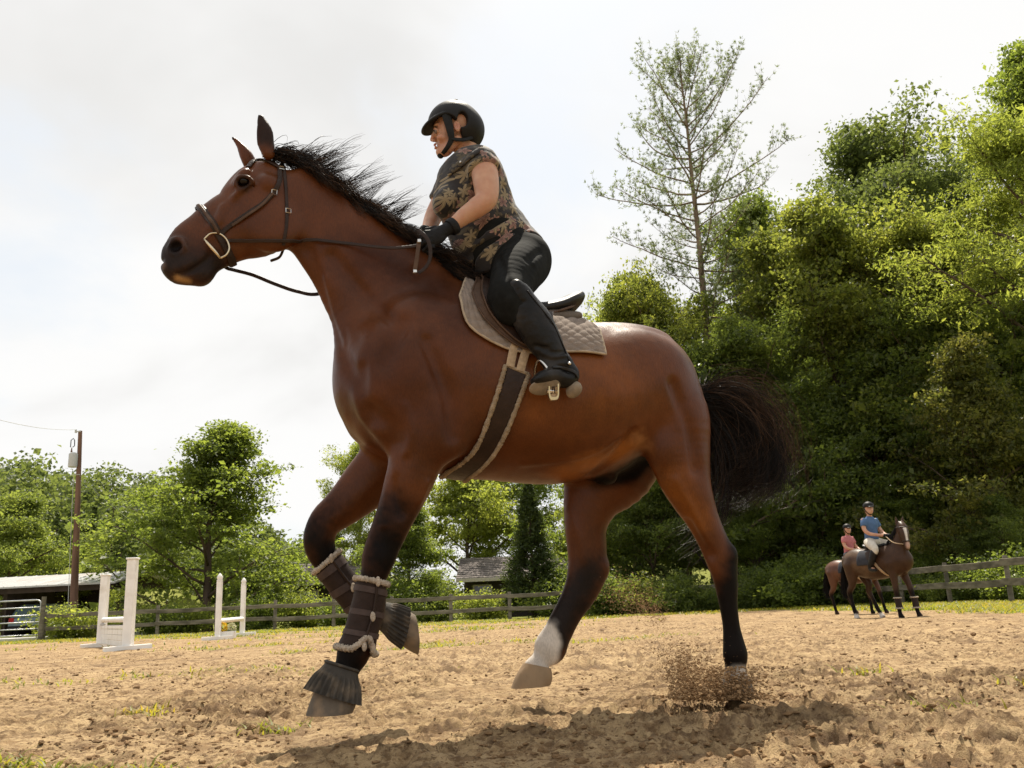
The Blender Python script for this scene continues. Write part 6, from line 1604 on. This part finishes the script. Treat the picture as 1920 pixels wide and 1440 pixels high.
for s in (1, -1):
    m = MB(); p = HP(818.5, 246, .031 * s); m.ball(loc2w(p + np.array([.0018, 0, 0])), .0115, 12, 10); e = m.build('eye', simple_mat('eye_white', (.22, .17, .15), .4) if s == 1 else bpy.data.materials['eye_white'], rider, True)
    m = MB(); m.ball(loc2w(p + np.array([.0105, .001 * s, 0])), (.0045, .0066, .0066), 10, 8); m.build('iris', M_EYE, e, True)
    m = MB(); m.tube(loc2w(spline([HP(812.5, 240, .018 * s), HP(814, 237.5, .030 * s), HP(820, 239, .044 * s)], 4)), [.002] * 4 + [.003] * 4 + [.0015], 6); m.build('eyebrow', M_HAIRBR, rider, True)
def cloth(F, name, mat, wr=.004, freq=(14, 14, 14), parent=rider, seed=0, it=1):
    v, q = F.mesh(); v = relax(v, q, it, .4); n = vnormals(v, q)
    w = fbm(v * np.array(freq) + seed, 3, .5); w = w - .9 * np.abs(fbm(v * np.array(freq) * .8 + 33 + seed, 2)); v = v + n * (w * wr)[:, None]
    return mesh_obj(name, loc2w(v), [q], mat, parent, True)
# shirt with short sleeves
F = Field(HP(1035, 545, 0) * (1, 0, 1) + (0, -.32, 0), HP(780, 255, 0) * (1, 0, 1) + (.03, .32, .02), .0055)
F.loft(torso_rows(.010), .03, cap=.6); bust(F, .006)
F.blob(HP(983, 487, 0), (.096, .168, .110), .05)
for s in (1, -1): F.loft([r[:3] + [r[3] + .016, r[4] + .016] for r in arm_rows(s)[:(2 if s > 0 else 3)]], .035, cap=.25)
F.blob(HP(978, 510, 0), (.128, .6, .128), .012, 'sub')
F.blob(HP(852, 285, 0), (.105, .085, .062), .012, 'sub', rot=rotl(-45))
F.cut(HP(900, 524, 0), HP(900, 560, 0) - HP(893, 500, 0))
for P, r in (([(905, 330), (880, 385), (862, 430)], .009), ([(893, 330), (860, 380), (848, 400)], .008), ([(945, 350), (930, 400), (890, 450)], .010), ([(985, 425), (940, 440), (880, 480)], .009), ([(965, 400), (920, 425)], .008), ([(900, 470), (885, 515)], .008)):
    row = []
    for x, y in P:
        h = surf_ray(F, x, y)
        if h is not None: row.append(list(h[0] + h[1] * .003) + [r, r])
    if len(row) > 1: F.loft(row, .022, mode='sub')
shirt = cloth(F, 'shirt', M_SHIRT, .012, (16, 16, 11)); SHF = F
P = np.array([HP(843, 322, .0), HP(849, 313, .040), HP(864, 297, .068), HP(883, 284, .066), HP(896, 276, .035), HP(899, 274, 0), HP(896, 276, -.035), HP(883, 284, -.066), HP(864, 297, -.068), HP(849, 313, -.040)])
P = P - (P.mean(0) - P) * .05
for f in (1, -1):
    pts, nn = on_skin(SHF, [(842, 330), (852, 318), (864, 308), (877, 299), (889, 290), (898, 284)], .003, 5)
    if f < 0: pts, nn = mirror(pts), mirror(nn)
    m = MB(); strap(m, pts, nn, np.interp(np.arange(len(pts)), [0, 4, len(pts)], [.012, .034, .032]), .008); m.build('collar', M_SHIRT, rider, True, 50)
m = MB(); c = on_skin(SHF, [(868, 305), (869, 306)], .012, 1)[0][0]; m.ball(loc2w(c), .006, 8, 6); m.build('button', M_STEEL, rider)
# cuff edge of the near sleeve
# breeches
F = Field(HP(1045, 600, 0) * (1, 0, 1) + (0, -.45, -.16), HP(890, 435, 0) * (1, 0, 1) + (.05, .45, .02), .0055)
F.blob(HP(981, 491, 0), (.098, .168, .108), .06); F.loft(torso_rows(-.004)[5:], .04)
for s in (1, -1):
    F.loft(thigh(s, .006), .05); F.loft([R_(955, 552, .335 * s, .068), R_(968, 575, .350 * s, .060), R_(985, 600, .362 * s, .052)], .03); F.loft([R_(940, 560, .29 * s, .05), R_(950, 590, .32 * s, .04)], .04)
    h = surf_ray(F, 948, 540)
for P in ([(935, 480), (950, 520), (955, 550)], [(1000, 500), (985, 530), (975, 545)], [(1012, 470), (990, 490)]):
    row = []
    for x, y in P:
        h = surf_ray(F, x, y)
        if h is not None: row.append(list(h[0] + h[1] * .002) + [.007, .007])
    if len(row) > 1: F.loft(row, .02, mode='sub')
cloth(F, 'breeches', M_BREECH, .0014, (10, 10, 6), seed=5, it=5)
# riding boots
def boot_field():
    F = Field(HP(1110, 765, .4) * (1, 0, 1) + (0, .24, 0), HP(935, 515, .33) * (1, 0, 1) + (.03, .56, .02), .0042)
    bp = pairs([((950, 552), (990, 545), .352, .062), ((954, 580), (1012, 574), .362, .064), ((967, 607), (1036, 606), .372, .060), ((986, 634), (1052, 641), .378, .051), ((1005, 660), (1060, 663), .382, .044), ((1019, 683), (1068, 683), .386, .040)])
    F.loft(bp, .02, cap=.5)
    F.loft([R_(966, 534, .395, .020, .030), R_(970, 548, .385, .040, .034)], .03)                              # high outer top
    F.loft([R_(1052, 682, .387, .040), R_(1070, 702, .392, .034, .036), R_(1062, 712, .397, .033, .036), R_(1040, 706, .405, .034, .038), R_(1018, 708, .416, .028, .040), R_(1004, 713, .424, .016, .032)], .03)
    wd = nrm((0, .75, .62)); fw = nrm(HP(1004, 716, .424) - HP(1062, 722, .397)); up = nrm(np.cross(wd, fw)); Rm = np.stack([fw, wd, up], 1)
    return F, Rm
F, FR = boot_field()
for P, r in (([(1018, 655), (1040, 662), (1062, 660)], .006), ([(1012, 668), (1036, 676), (1064, 672)], .006), ([(1002, 648), (1026, 652)], .005), ([(962, 570), (985, 566)], .004)):
    row = []
    for x, y in P:
        h = surf_ray(F, x, y, .55)
        if h is not None: row.append(list(h[0] + h[1] * .002) + [r, r])
    if len(row) > 1: F.loft(row, .014, mode='sub')
v, q = F.mesh(); v = relax(v, q, 1, .4); n = vnormals(v, q); v = v + n * (fbm(v * 26, 3) * .006)[:, None]
for mir in (False, True):
    bo = mesh_obj('riding_boot', loc2w(mirror(v) if mir else v), [q[:, ::-1] if mir else q], M_RBOOT, rider, True)
    for cpx, rad, nm in (((1022, 725, .412), (.066, .041, .0085), 'sole'), ((1077, 733, .398), (.030, .033, .018), 'heel')):
        Fs = Field(HP(*cpx) - .09, HP(*cpx) + .09, .003); Fs.blob(HP(*cpx), rad, 0, rot=FR)
        if nm == 'heel': Fs.blob(HP(cpx[0] - 2, cpx[1] - 5, cpx[2]), (.027, .031, .02), .01, rot=FR)
        vs, qs = Fs.mesh(); mesh_obj(nm, loc2w(mirror(vs) if mir else vs), [qs[:, ::-1] if mir else qs], M_SOLE, bo, True)
    if not mir:
        pts, nn = on_skin(F, [(1036, 690), (1056, 690), (1076, 698), (1083, 708)], .003, 5); m = MB(); strap(m, pts, nn, .012, .004); m.build('spur_strap', M_BLKLEATHER, bo, True, 40)
        m = MB(); m.ball(loc2w(on_skin(F, [(1066, 682), (1067, 683)], .006, 1)[0][0]), .008, 8, 6); m.build('buckle', M_STEEL, bo, True)
        pts, nn = on_skin(F, [(1067, 675), (1052, 640), (1036, 606), (1012, 575), (988, 545)], .002, 6); m = MB(); m.tube(loc2w(pts), .0028, 5); m.build('zip_seam', M_BLKLEATHER, bo, True)
# gloves with separate curled fingers
def glove(s):
    if s > 0: W, Kn, pl, l0 = (848, 425), [(799, 436), (796, 445), (797, 454), (802, 463)], (818, 443), .205
    else: W, Kn, pl, l0 = (800, 436), [(782, 443), (779, 451), (780, 459), (784, 466)], (793, 450), -.085
    c = HP(*pl, l0); F = Field(c - np.array([.10, .075, .07]), c + np.array([.075, .075, .065]), .0028)
    F.loft([R_(*W, l0 + .004 * s, .030, .027), R_((W[0] + pl[0]) / 2, (W[1] + pl[1]) / 2 - 1, l0, .028, .022), R_(*pl, l0, .036, .018), R_(Kn[1][0] + 5, (Kn[1][1] + Kn[2][1]) / 2, l0 - .002 * s, .034, .014)], .015, cap=.5)
    for i, k in enumerate(Kn):
        p = HP(*k, l0 + .002 * s); r = (.0098, .0102, .0098, .0085)[i]; ln = (.92, 1, .95, .78)[i]
        j1 = p + np.array([.014 * ln, -.030 * s * ln, -.006]); j2 = j1 + np.array([-.028 * ln, -.016 * s, -.004]); j3 = j2 + np.array([-.016 * ln, .012 * s, .0])
        F.loft([list(p - np.array([.022, 0, -.001])) + [r, r], list(p) + [r * 1.05, r * 1.05]], .008)
        F.loft([list(p) + [r, r], list(j1) + [r * .95, r * .95]], .003); F.loft([list(j1) + [r * .95, r * .95], list(j2) + [r * .88, r * .88]], .003); F.loft([list(j2) + [r * .88, r * .88], list(j3) + [r * .78, r * .78]], .003)
    a = HP(pl[0] + 14, pl[1] - 10, l0 - .006 * s); b_ = HP(pl[0] - 3, pl[1] - 15, l0 - .016 * s); t = HP(pl[0] - 19, pl[1] - 13, l0 - .026 * s)
    F.loft([list(a) + [.014, .014], list(b_) + [.0115, .0115]], .012); F.loft([list(b_) + [.0112, .0112], list(t) + [.0088, .0088]], .004)
    v, q = F.mesh(); v = v + vnormals(v, q) * (fbm(v * 70, 2) * .002)[:, None]; g = mesh_obj('glove', loc2w(v), [q], M_GLOVE, rider, True)
    ax = nrm(HP(*W, l0) - HP(*pl, l0)); cc = HP(*W, l0 + .004 * s) + ax * .002; b1 = nrm(np.cross(ax, (0, 1, 0))); th = np.linspace(0, 2 * PI, 24, endpoint=False)
    ring = np.array([cc + b1 * math.cos(t) * .031 + np.array([0, 1, 0]) * math.sin(t) * .029 for t in th]); m = MB(); closed_strap(m, ring, cc, .030, .006, ax); m.build('cuff', M_GLOVE, g, True, 40)
glove(1); glove(-1)
# helmet
F = Field(HP(925, 300, 0) * (1, 0, 1) + (0, -.13, 0), HP(775, 170, 0) * (1, 0, 1) + (.03, .13, .03), .0034)
F.blob(HP(853, 238, 0), (.126, .102, .123), .01); F.blob(HP(878, 248, 0), (.066, .090, .072), .04)
F.blob(HP(826, 274, 0), (.088, .3, .120), .008, 'sub'); F.blob(HP(858, 243, 0), (.024, .3, .036), .012, 'sub'); F.blob(HP(850, 236, 0), (.088, .070, .085), .006, 'sub')
F.cut(HP(886, 278, 0), HP(884, 330, 0) - HP(878, 270, 0)); F.blob(HP(868, 280, 0), (.040, .062, .050), .008, 'sub')
v, q = F.mesh(); hel = mesh_obj('helmet', loc2w(v), [q], M_HELMET, rider, True); HELF = F
F = Field(HP(860, 275, 0) * (1, 0, 1) + (0, -.13, 0), HP(765, 190, 0) * (1, 0, 1) + (.03, .13, .02), .003)
vr = rotl(-30); F.blob(HP(822, 231, 0), (.090, .090, .022), .004, rot=vr); F.blob(HP(822, 231, 0) + vr @ np.array([0, 0, -.016]), (.092, .092, .020), .004, 'sub', rot=vr); F.blob(HP(853, 236, 0), (.095, .080, .085), .006, 'sub')
v, q = F.mesh(); mesh_obj('peak', loc2w(v), [q], M_HELMET, hel, True)
m = MB(); m.ball(loc2w(HP(855, 188.5, 0)), (.011, .011, .005), 10, 6); m.build('crown_button', M_HELMET, hel, True)
for s in (1, -1):
    pth = [(836, 214, .074), (841, 232, .075), (845, 250, .073), (846, 262, .066), (839, 276, .052), (830, 288, .026)]
    P = spline([HP(x, y, (l + .006) * s) for x, y, l in pth], 5); nn = np.array([[.25 * k / len(P), s, -.5 * k / len(P)] for k in range(len(P))]); w = np.interp(np.arange(len(P)), [0, 8, 18, len(P)], [.044, .034, .022, .017])
    m = MB(); strap(m, P, nn, w, .005); m.build('chin_strap', M_HELMET_S, hel, True, 40)
    pth = [(885, 258, .062), (872, 262, .070), (858, 262, .073), (846, 260, .070)]; P = spline([HP(x, y, (l + .004) * s) for x, y, l in pth], 4); m = MB(); strap(m, P, np.tile([0, s, 0.], (len(P), 1)), .017, .005); m.build('rear_strap', M_HELMET_S, hel, True, 40)
m = MB(); m.ball(loc2w(HP(826, 291, 0)), (.016, .024, .011), 12, 8, HM @ rotl(25)); m.build('chin_cup', M_HELMET_S, hel, True)
m = MB(); m.ball(loc2w(HP(880, 268, 0)), (.030, .055, .026), 12, 8, HM); m.build('hair', M_HAIRBR, rider, True)
# ------------------------------------------------------------------ the two distant horses and riders, and the kicked-up sand
def far_pair(Y, px, scale, yaw_deg, coat, sunlit_coat, blaze, hlabel, rlabel, shirt_col, breech_col, padcol, hgroup=None):
    yaw = math.radians(yaw_deg); f = np.array([math.cos(yaw), -math.sin(yaw), 0]); l = np.array([math.sin(yaw), math.cos(yaw), 0]); x = gx(px, Y); O = np.array([x, Y, gz(x, Y)]); Mx = np.stack([f, l, HZ], 1) * scale
    W = lambda p: O + np.asarray(p, float) @ Mx.T
    root = thing('horse', hlabel, 'horse', O)
    F = Field((-.95, -.45, -.02), (1.15, .45, 1.95), .014)
    F.loft([[.60, 0, 1.02, .20, .16], [.48, 0, 1.03, .27, .20], [.25, 0, 1.03, .29, .235], [0, 0, 1.00, .29, .26], [-.25, 0, 1.02, .28, .265], [-.45, 0, 1.07, .25, .24], [-.62, 0, 1.07, .19, .18], [-.70, 0, 1.06, .11, .11]], .03)
    F.loft([[.42, 0, 1.12, .24, .13], [.56, -.01, 1.32, .17, .10], [.64, -.02, 1.50, .125, .08], [.67, -.03, 1.62, .10, .07]], .07)
    hd = np.array([.85, -.53, 0]); la = (.53, .85, 0)
    hs = [(.66, -.02, 1.66, .085, .075), (.71, -.05, 1.60, .10, .085), (.755, -.08, 1.50, .095, .080), (.785, -.10, 1.38, .070, .058), (.80, -.11, 1.28, .062, .052), (.80, -.11, 1.235, .045, .045)]
    F.loft([list(h) for h in hs], .03, lat=la)
    for s in (1, -1):
        e = np.array([.64, -.02, 1.70]) + np.array(la) * .055 * s; F.loft([[*e, .03, .025], [*(e + np.array([.005, 0, .06])), .028, .018], [*(e + np.array([.01, 0, .13]) + np.array(la) * .012 * s), .006, .006]], .02)
    def leg(u, ll, du, hind, lift=0.0):
        if not hind: st = [[u - .02, ll, .98, .12, .09], [u, ll, .80, .085, .07], [u + du * .4, ll, .60, .058, .052], [u + du * .55, ll, .46, .050, .047], [u + du * .75, ll, .30 + lift, .034, .032], [u + du * .85, ll, .17 + lift, .040, .038], [u + du * .95, ll, .09 + lift, .036, .036], [u + du + .02, ll, .02 + lift, .055, .052]]
        else: st = [[u + .06, ll, 1.0, .17, .11], [u + .05, ll, .80, .12, .085], [u + .03 + du * .3, ll, .64, .075, .06], [u - .06 + du * .55, ll, .50, .055, .05], [u - .03 + du * .7, ll, .34 + lift, .036, .034], [u + du * .85, ll, .17 + lift, .040, .038], [u + .02 + du * .95, ll, .09 + lift, .036, .036], [u + .04 + du, ll, .02 + lift, .056, .052]]
        F.loft(st, .04)
    leg(.42, -.13, .03, 0); leg(.44, .13, .20, 0); leg(-.58, -.14, .0, 1); leg(-.52, .14, .30, 1)
    F.loft([[-.68, 0, 1.18, .05, .05], [-.76, 0, 1.12, .045, .045]], .04)
    v, q = F.mesh(); v = relax(v, q, 1, .4)
    B = [(*p, r) for p, r in ()]
    st = [([[-.2, -.25, 1.0, .12], [-.1, -.25, .95, .12]], sunlit_coat, .25), ([[-.55, -.2, 1.2, .05], [.0, -.1, 1.28, .05]], sunlit_coat, .25)]  # sunlight on the barrel and back, painted as a lighter coat colour
    for u, ll in ((.45, -.13), (.62, .13), (-.60, -.14), (-.25, .14)): st.append(([[u, ll, .45, .08], [u, ll, .05, .12]], BLK, .15))
    st.append(([[.50, 0, 1.4, .06], [.56, 0, 1.66, .05]], BLK, .1))
    if blaze:
        n0, n1 = np.array([.74, -.07, 1.60]) + hd * .08, np.array([.80, -.11, 1.37]) + hd * .06
        st.append(([[*n0, .030], [*n1, .018]], (.62, .57, .52), .02)); st.append(([[*(n1 + (0, 0, -.06)), .03], [.84, -.13, 1.26, .035]], (.42, .27, .22), .04))
        for u, ll in ((-.55, -.14), (-.20, .14)): st.append(([[u, ll, .03, .07]], (.55, .5, .45), .03))
    col = paint(v, coat, st); b = mesh_obj('body', W(v), [q], M_FUR, root, True); color_attr(b, 'coat', col)
    r = np.random.default_rng(int(px)); n = 420; k = 8; G = np.zeros((n, k, 3))
    for i in range(n):
        s = np.linspace(0, 1, k); G[i, :, 0] = -.72 - .10 * np.sin(s * 2) - .02 + r.normal() * .035 * s; G[i, :, 1] = r.normal() * .03 + r.normal() * .05 * s; G[i, :, 2] = 1.15 - s * r.uniform(.55, .80)
    Gw = W(G.reshape(-1, 3)); global loc2w; sv = loc2w; loc2w = lambda p: p
    strands('tail', Gw.reshape(n, k, 3), np.full(n, .006), root, np.clip(.05 + r.normal(size=(n, k)) * .04, 0, 1))
    n = 260; G = np.zeros((n, k, 3))
    for i in range(n):
        t = r.random(); s = np.linspace(0, 1, k); p = np.array([.30, 0, 1.36]) * (1 - t) + np.array([.62, -.02, 1.70]) * t; G[i] = p + np.stack([-.04 * s + r.normal() * .02 * s, -.10 * s + .02, .03 * np.sin(s * 3) - .16 * s ** 1.5], 1) * r.uniform(.7, 1.2)
    strands('mane', W(G.reshape(-1, 3)).reshape(n, k, 3), np.full(n, .006), root, np.full((n, k), .06)); loc2w = sv
    # tack of the distant horse
    sp = thing('saddle_pad', 'small dark saddle pad under the rider on the ' + hlabel.split(' ')[0] + ' distant horse', 'saddle pad', W((-.05, 0, 1.28)))
    def skin(u, z, off): 
        ls = np.arange(-.42, 0, .004); s = sample(F, np.stack([np.full_like(ls, u), ls, np.full_like(ls, z)], 1)); kk = np.argmax(s < 0); return np.array([u, (ls[kk] if s[kk] < 0 else 0) - off, z])
    us, zs = np.linspace(-.24, .14, 12), np.linspace(1.26, .98, 10); Pg = np.array([[skin(u, z, .012) for z in zs] for u in us]); Nn = np.tile([0, -1., .2], (12, 10, 1)); vv, qq, _ = sheet(Pg, Nn, .02); mesh_obj('panel', W(vv), [qq], padcol, sp, True); mesh_obj('panel', W(vv * (1, -1, 1)), [qq[:, ::-1]], padcol, sp, True)
    sd = thing('saddle', 'small dark saddle under the rider on the ' + hlabel.split(' ')[0] + ' distant horse', 'saddle', W((0, 0, 1.3)))
    F2 = Field((-.32, -.3, 1.1), (.32, .3, 1.5), .012); F2.loft([[.20, 0, 1.34, .035, .06], [.08, 0, 1.31, .04, .11], [-.08, 0, 1.315, .045, .15], [-.2, 0, 1.36, .03, .13]], .02); v2, q2 = F2.mesh(); mesh_obj('seat', W(v2), [q2], M_BLKLEATHER, sd, True)
    for s in (1, -1):
        F2 = Field((-.2, -.4, .9), (.25, .4, 1.35), .012); F2.loft([[.04, .22 * s, 1.24, .02, .11], [.08, .265 * s, 1.10, .016, .11], [.06, .27 * s, 1.0, .012, .07]], .01, lat=(1, 0, 0))
        v2, q2 = F2.mesh(); mesh_obj('flap', W(v2), [q2], M_LEATHER, sd, True)
    gt = thing('girth', 'tan girth strap of the ' + hlabel.split(' ')[0] + ' distant horse', 'girth', W((.22, 0, .75)))
    gp = np.array([skin(.14 + .16 * t, 1.02 - .26 * t, .006) for t in np.linspace(0, 1, 8)]); m = MB(); rs = [W(np.array([p + (dx, dy, 0) for dx, dy in ((-.03, 0), (-.03, -.012), (.03, -.012), (.03, 0))])) for p in gp]; m.rings(rs); m.build('strap', M_WEB, gt)
    br = thing('bridle', 'small dark bridle on the ' + hlabel.split(' ')[0] + ' distant horse', 'bridle', W((.72, -.1, 1.5)))
    for (p, a) in (((.79, -.105, 1.36), 0), ((.705, -.045, 1.62), 0)):
        c = np.array(p); R = ring_round(F, c, hd, la, 20, .004, rmax=.2); m = MB(); rr = np.concatenate([R, R[:1]]); m.tube(W(rr), .011 * scale, 5, cap=False); m.build('band', M_LEATHER, br, True)
    rn = thing('reins', 'thin reins held by the rider on the ' + hlabel.split(' ')[0] + ' distant horse', 'reins', W((.5, -.1, 1.4)))
    for s in (1, -1):
        m = MB(); P = spline([np.array([.80, -.11, 1.31]) + np.array(la) * .06 * s, np.array([.55, -.15 * (s > 0) - .16 * (s < 0) + .1 * (s > 0), 1.36]), np.array([.30, .05 * s, 1.50])], 6); m.tube(W(P), .009 * scale, 5); m.build('rein', M_WEB if s < 0 else M_LEATHER, rn, True)
    # rider
    rd = thing('person', rlabel, 'person', W((0, 0, 1.35))); V = .012; box = ((-.35, -.48, .75), (.60, .48, 2.30))
    def piece(fn, name, mat, parent=rd, wr=0.0):
        G_ = Field(*box, V); fn(G_); a, b_ = G_.mesh(); a = a + vnormals(a, b_) * (fbm(a * 14, 2) * wr)[:, None]; return mesh_obj(name, W(a), [b_], mat, parent, True)
    fc = np.array([.90, -.44, 0])                                   # where the rider looks
    hc = np.array([-.01, -.02, 2.04])
    def bodyf(G_):
        G_.loft([[-.06, 0, 1.42, .10, .14], [-.05, 0, 1.60, .085, .115], [-.04, 0, 1.78, .085, .135], [-.04, -.0, 1.88, .05, .07], [-.02, -.01, 1.95, .045, .045]], .04)
        G_.blob(hc, (.082, .082, .105), .02); G_.blob(hc + fc * .045 + (0, 0, -.055), (.045, .045, .055), .03); G_.blob(hc + fc * .088 + (0, 0, -.015), (.012, .012, .016), .01)
        for s in (1, -1):
            G_.loft([[-.05, .17 * s, 1.83, .045, .045], [-.02, .21 * s, 1.66, .040, .040], [.06, .20 * s, 1.57, .036, .036], [.18, .13 * s, 1.53, .030, .030], [.29, .05 * s, 1.51, .034, .028]], .03)
            G_.loft([[-.02, .12 * s, 1.40, .08, .08], [.14, .24 * s, 1.33, .07, .07], [.22, .29 * s, 1.24, .05, .05], [.14, .31 * s, 1.06, .042, .042], [.08, .31 * s, .94, .03, .03], [.15, .31 * s, .90, .03, .03]], .03)
    bm = bpy.data.materials['skin']; bo = piece(bodyf, 'body', bm)
    def shirtf(G_):
        G_.loft([[-.05, 0, 1.47, .115, .145], [-.05, 0, 1.60, .105, .135], [-.04, 0, 1.76, .105, .155], [-.04, 0, 1.86, .06, .10]], .04)
        for s in (1, -1): G_.loft([[-.05, .15 * s, 1.84, .06, .06], [-.03, .20 * s, 1.72, .06, .06]], .04, cap=.4)
    piece(shirtf, 'shirt', shirt_col, wr=.015)
    def brf(G_):
        G_.blob((-.06, 0, 1.41), (.14, .165, .10), .05)
        for s in (1, -1): G_.loft([[-.02, .12 * s, 1.40, .095, .095], [.14, .24 * s, 1.33, .085, .085], [.23, .29 * s, 1.25, .065, .065], [.20, .305 * s, 1.18, .058, .058]], .03)
    piece(brf, 'breeches', breech_col, wr=.01)
    for s in (1, -1):
        def bf(G_, s=s): G_.loft([[.205, .305 * s, 1.20, .065, .065], [.15, .32 * s, 1.06, .058, .058], [.09, .32 * s, .95, .042, .042], [.10, .32 * s, .89, .04, .04], [.20, .32 * s, .875, .03, .04]], .02)
        piece(bf, 'riding_boot', M_RBOOT)
    def hf(G_): G_.blob(hc + (0, 0, .05), (.108, .102, .095), .01); G_.cut(hc + (0, 0, .02) - fc * .02, -HZ + fc * .25); G_.loft([[*(hc + fc * .06 + (0, 0, .045)), .02, .075], [*(hc + fc * .135 + (0, 0, .03)), .010, .05]], .01, lat=(fc[1], -fc[0], 0))
    hl = piece(hf, 'helmet', M_HELMET)
    m = MB(); sd_ = np.array([fc[1], -fc[0], 0]); P = [hc + sd_ * .085 + (0, 0, .02), hc + sd_ * .075 + fc * .03 + (0, 0, -.05), hc + fc * .06 + (0, 0, -.115), hc - sd_ * .075 + fc * .03 + (0, 0, -.05), hc - sd_ * .085 + (0, 0, .02)]; m.tube(W(spline(P, 4)), .010, 5); m.build('chin_strap', M_HELMET_S, hl, True)
    m = MB(); m.ball(W(hc + (-.06, .03, -.05)), (.05, .05, .06), 10, 8); m.build('hair', M_HAIRBR, rd, True)
    for s in (1, -1):
        def gf(G_, s=s): G_.loft([[.27, .06 * s, 1.51, .036, .030], [.32, .04 * s, 1.505, .036, .030]], .01)
        piece(gf, 'glove', M_GLOVE)
    # protective boots on the forelegs
    if blaze:
        for u, ll in ((.445, -.13), (.60, .13)):
            sb = thing('splint_boot', 'dark leg boot with pale edges on the ' + ('nearer' if ll < 0 else 'farther') + ' foreleg of the white faced horse', 'horse boot', W((u, ll, .17)), 'leg boots on the white faced horse')
            m = MB(); m.tube(W([(u - .005, ll, .36), (u, ll, .28), (u + .01, ll, .18)]), [.060 * scale, .056 * scale, .060 * scale], 12); m.build('shell', M_BROWNCLOTH, sb, True, 40)
            for z, du in ((.365, -.005), (.18, .01)):
                th = np.linspace(0, 2 * PI, 14, endpoint=False); m = MB(); fleece_ring(m, W(np.array([[u + du + .062 * math.cos(t), ll + .062 * math.sin(t), z] for t in th])), .012, 3); m.build('fleece_edge', M_FLEECE, sb, True)
    return root
M_BLUE = simple_mat('blue_tee', (.075, .135, .255), .85, var=.12, scale=12); M_PINK = simple_mat('pink_check_shirt', (.42, .15, .16), .85, var=.25, scale=70)
M_CREAM = simple_mat('cream_breeches', (.55, .51, .44), .85, var=.1); M_DKPAD = simple_mat('dark_pad', (.035, .037, .045), .85); M_JEAN = simple_mat('dark_trousers', (.04, .045, .06), .85)
far_pair(16.6, 1660, .97, 62, (.048, .024, .013), (.115, .066, .035), True, 'dark bay horse with a white blaze standing near the right hand fence', 'rider in blue tee shirt, cream breeches and dark helmet on the white faced horse', M_BLUE, M_CREAM, M_DKPAD)
far_pair(19.2, 1612, .86, 56, (.085, .036, .020), (.13, .055, .03), False, 'reddish brown horse half hidden behind the white faced horse', 'rider in pink shirt half hidden behind the white faced horse', M_PINK, M_JEAN, M_DKPAD)

# sand thrown up by the near hind hoof
def spray():
    r = np.random.default_rng(77); P = []; R = []
    def burst(n, l, fx, fy, rr):
        for i in range(n):
            x, y = fx(), fy(); P.append(loc2w(HP(x, y, l + r.normal() * .07))); R.append(rr())
    # fountain of clods left of the hoof, thrown up in streaks
    for j in range(230):
        x0 = r.uniform(1262, 1352); top = np.interp(x0, [1255, 1275, 1300, 1340, 1360], [1225, 1196, 1203, 1238, 1265]) + abs(r.normal()) * 26; ll = .17 + r.normal() * .09; tilt = r.normal() * .22 - .12; k = r.integers(10, 34)
        for t in r.random(k) ** 1.1:
            y = 1312 + (top - 1312) * t + r.normal() * 3; x = x0 + tilt * (1312 - y) + r.normal() * (3 + 3 * t)
            p = loc2w(HP(x, y, ll + r.normal() * .012)); p[2] = max(p[2], .004); P.append(p); R.append(np.clip(r.lognormal(-6.15, .55) * (1.15 - .4 * t), .0009, .008))
    for i in range(1300):
        a = r.normal() * 48; p = loc2w(HP(1352 + a, 1309 - abs(r.normal()) * 26 * max(.15, 1 - abs(a) / 80), .20 + r.normal() * .09)); p[2] = max(p[2], .004); P.append(p); R.append(np.clip(r.lognormal(-5.7, .5), .0013, .010))
    for i in range(1500):                                   # sand bursting in front of the hoof
        t = r.random() ** 1.4; p = loc2w(HP(1375 + r.normal() * 34, 1312 - t * 62, .25 + abs(r.normal()) * .05)); p[2] = max(p[2], .004); P.append(p); R.append(np.clip(r.lognormal(-5.8, .5), .0012, .009))
    for i in range(2200):                                   # fine grains drifting round it
        p = loc2w(HP(1255 + r.normal() * 40 + 40 * r.random(), 1255 + r.normal() * 36, .15 + r.normal() * .15)); p[2] = max(p[2], .004); P.append(p); R.append(np.clip(r.lognormal(-6.9, .35), .0005, .0022))
    # finer cloud behind, hanging between the hind legs
    n = 2600
    for i in range(n):
        t_ = r.random() ** .8; x = 1245 - 95 * t_ + r.normal() * (10 + 22 * t_); y = 1168 - 88 * t_ * r.uniform(.5, 1.1) + r.normal() * 12
        P.append(loc2w(HP(x, min(y, 1200), -.35 + r.normal() * .12))); R.append(np.clip(r.lognormal(-6.5, .40), .0007, .0035))
    v, f = lumps(np.array(P), np.array(R), seed=8); o = mesh_obj('sand_spray', v, [f], M_SPRAY); tag(o, kind='stuff')
M_SPRAY = simple_mat('flying_sand', (.29, .185, .095), .95, var=.4, scale=30, spec=.15)
spray()
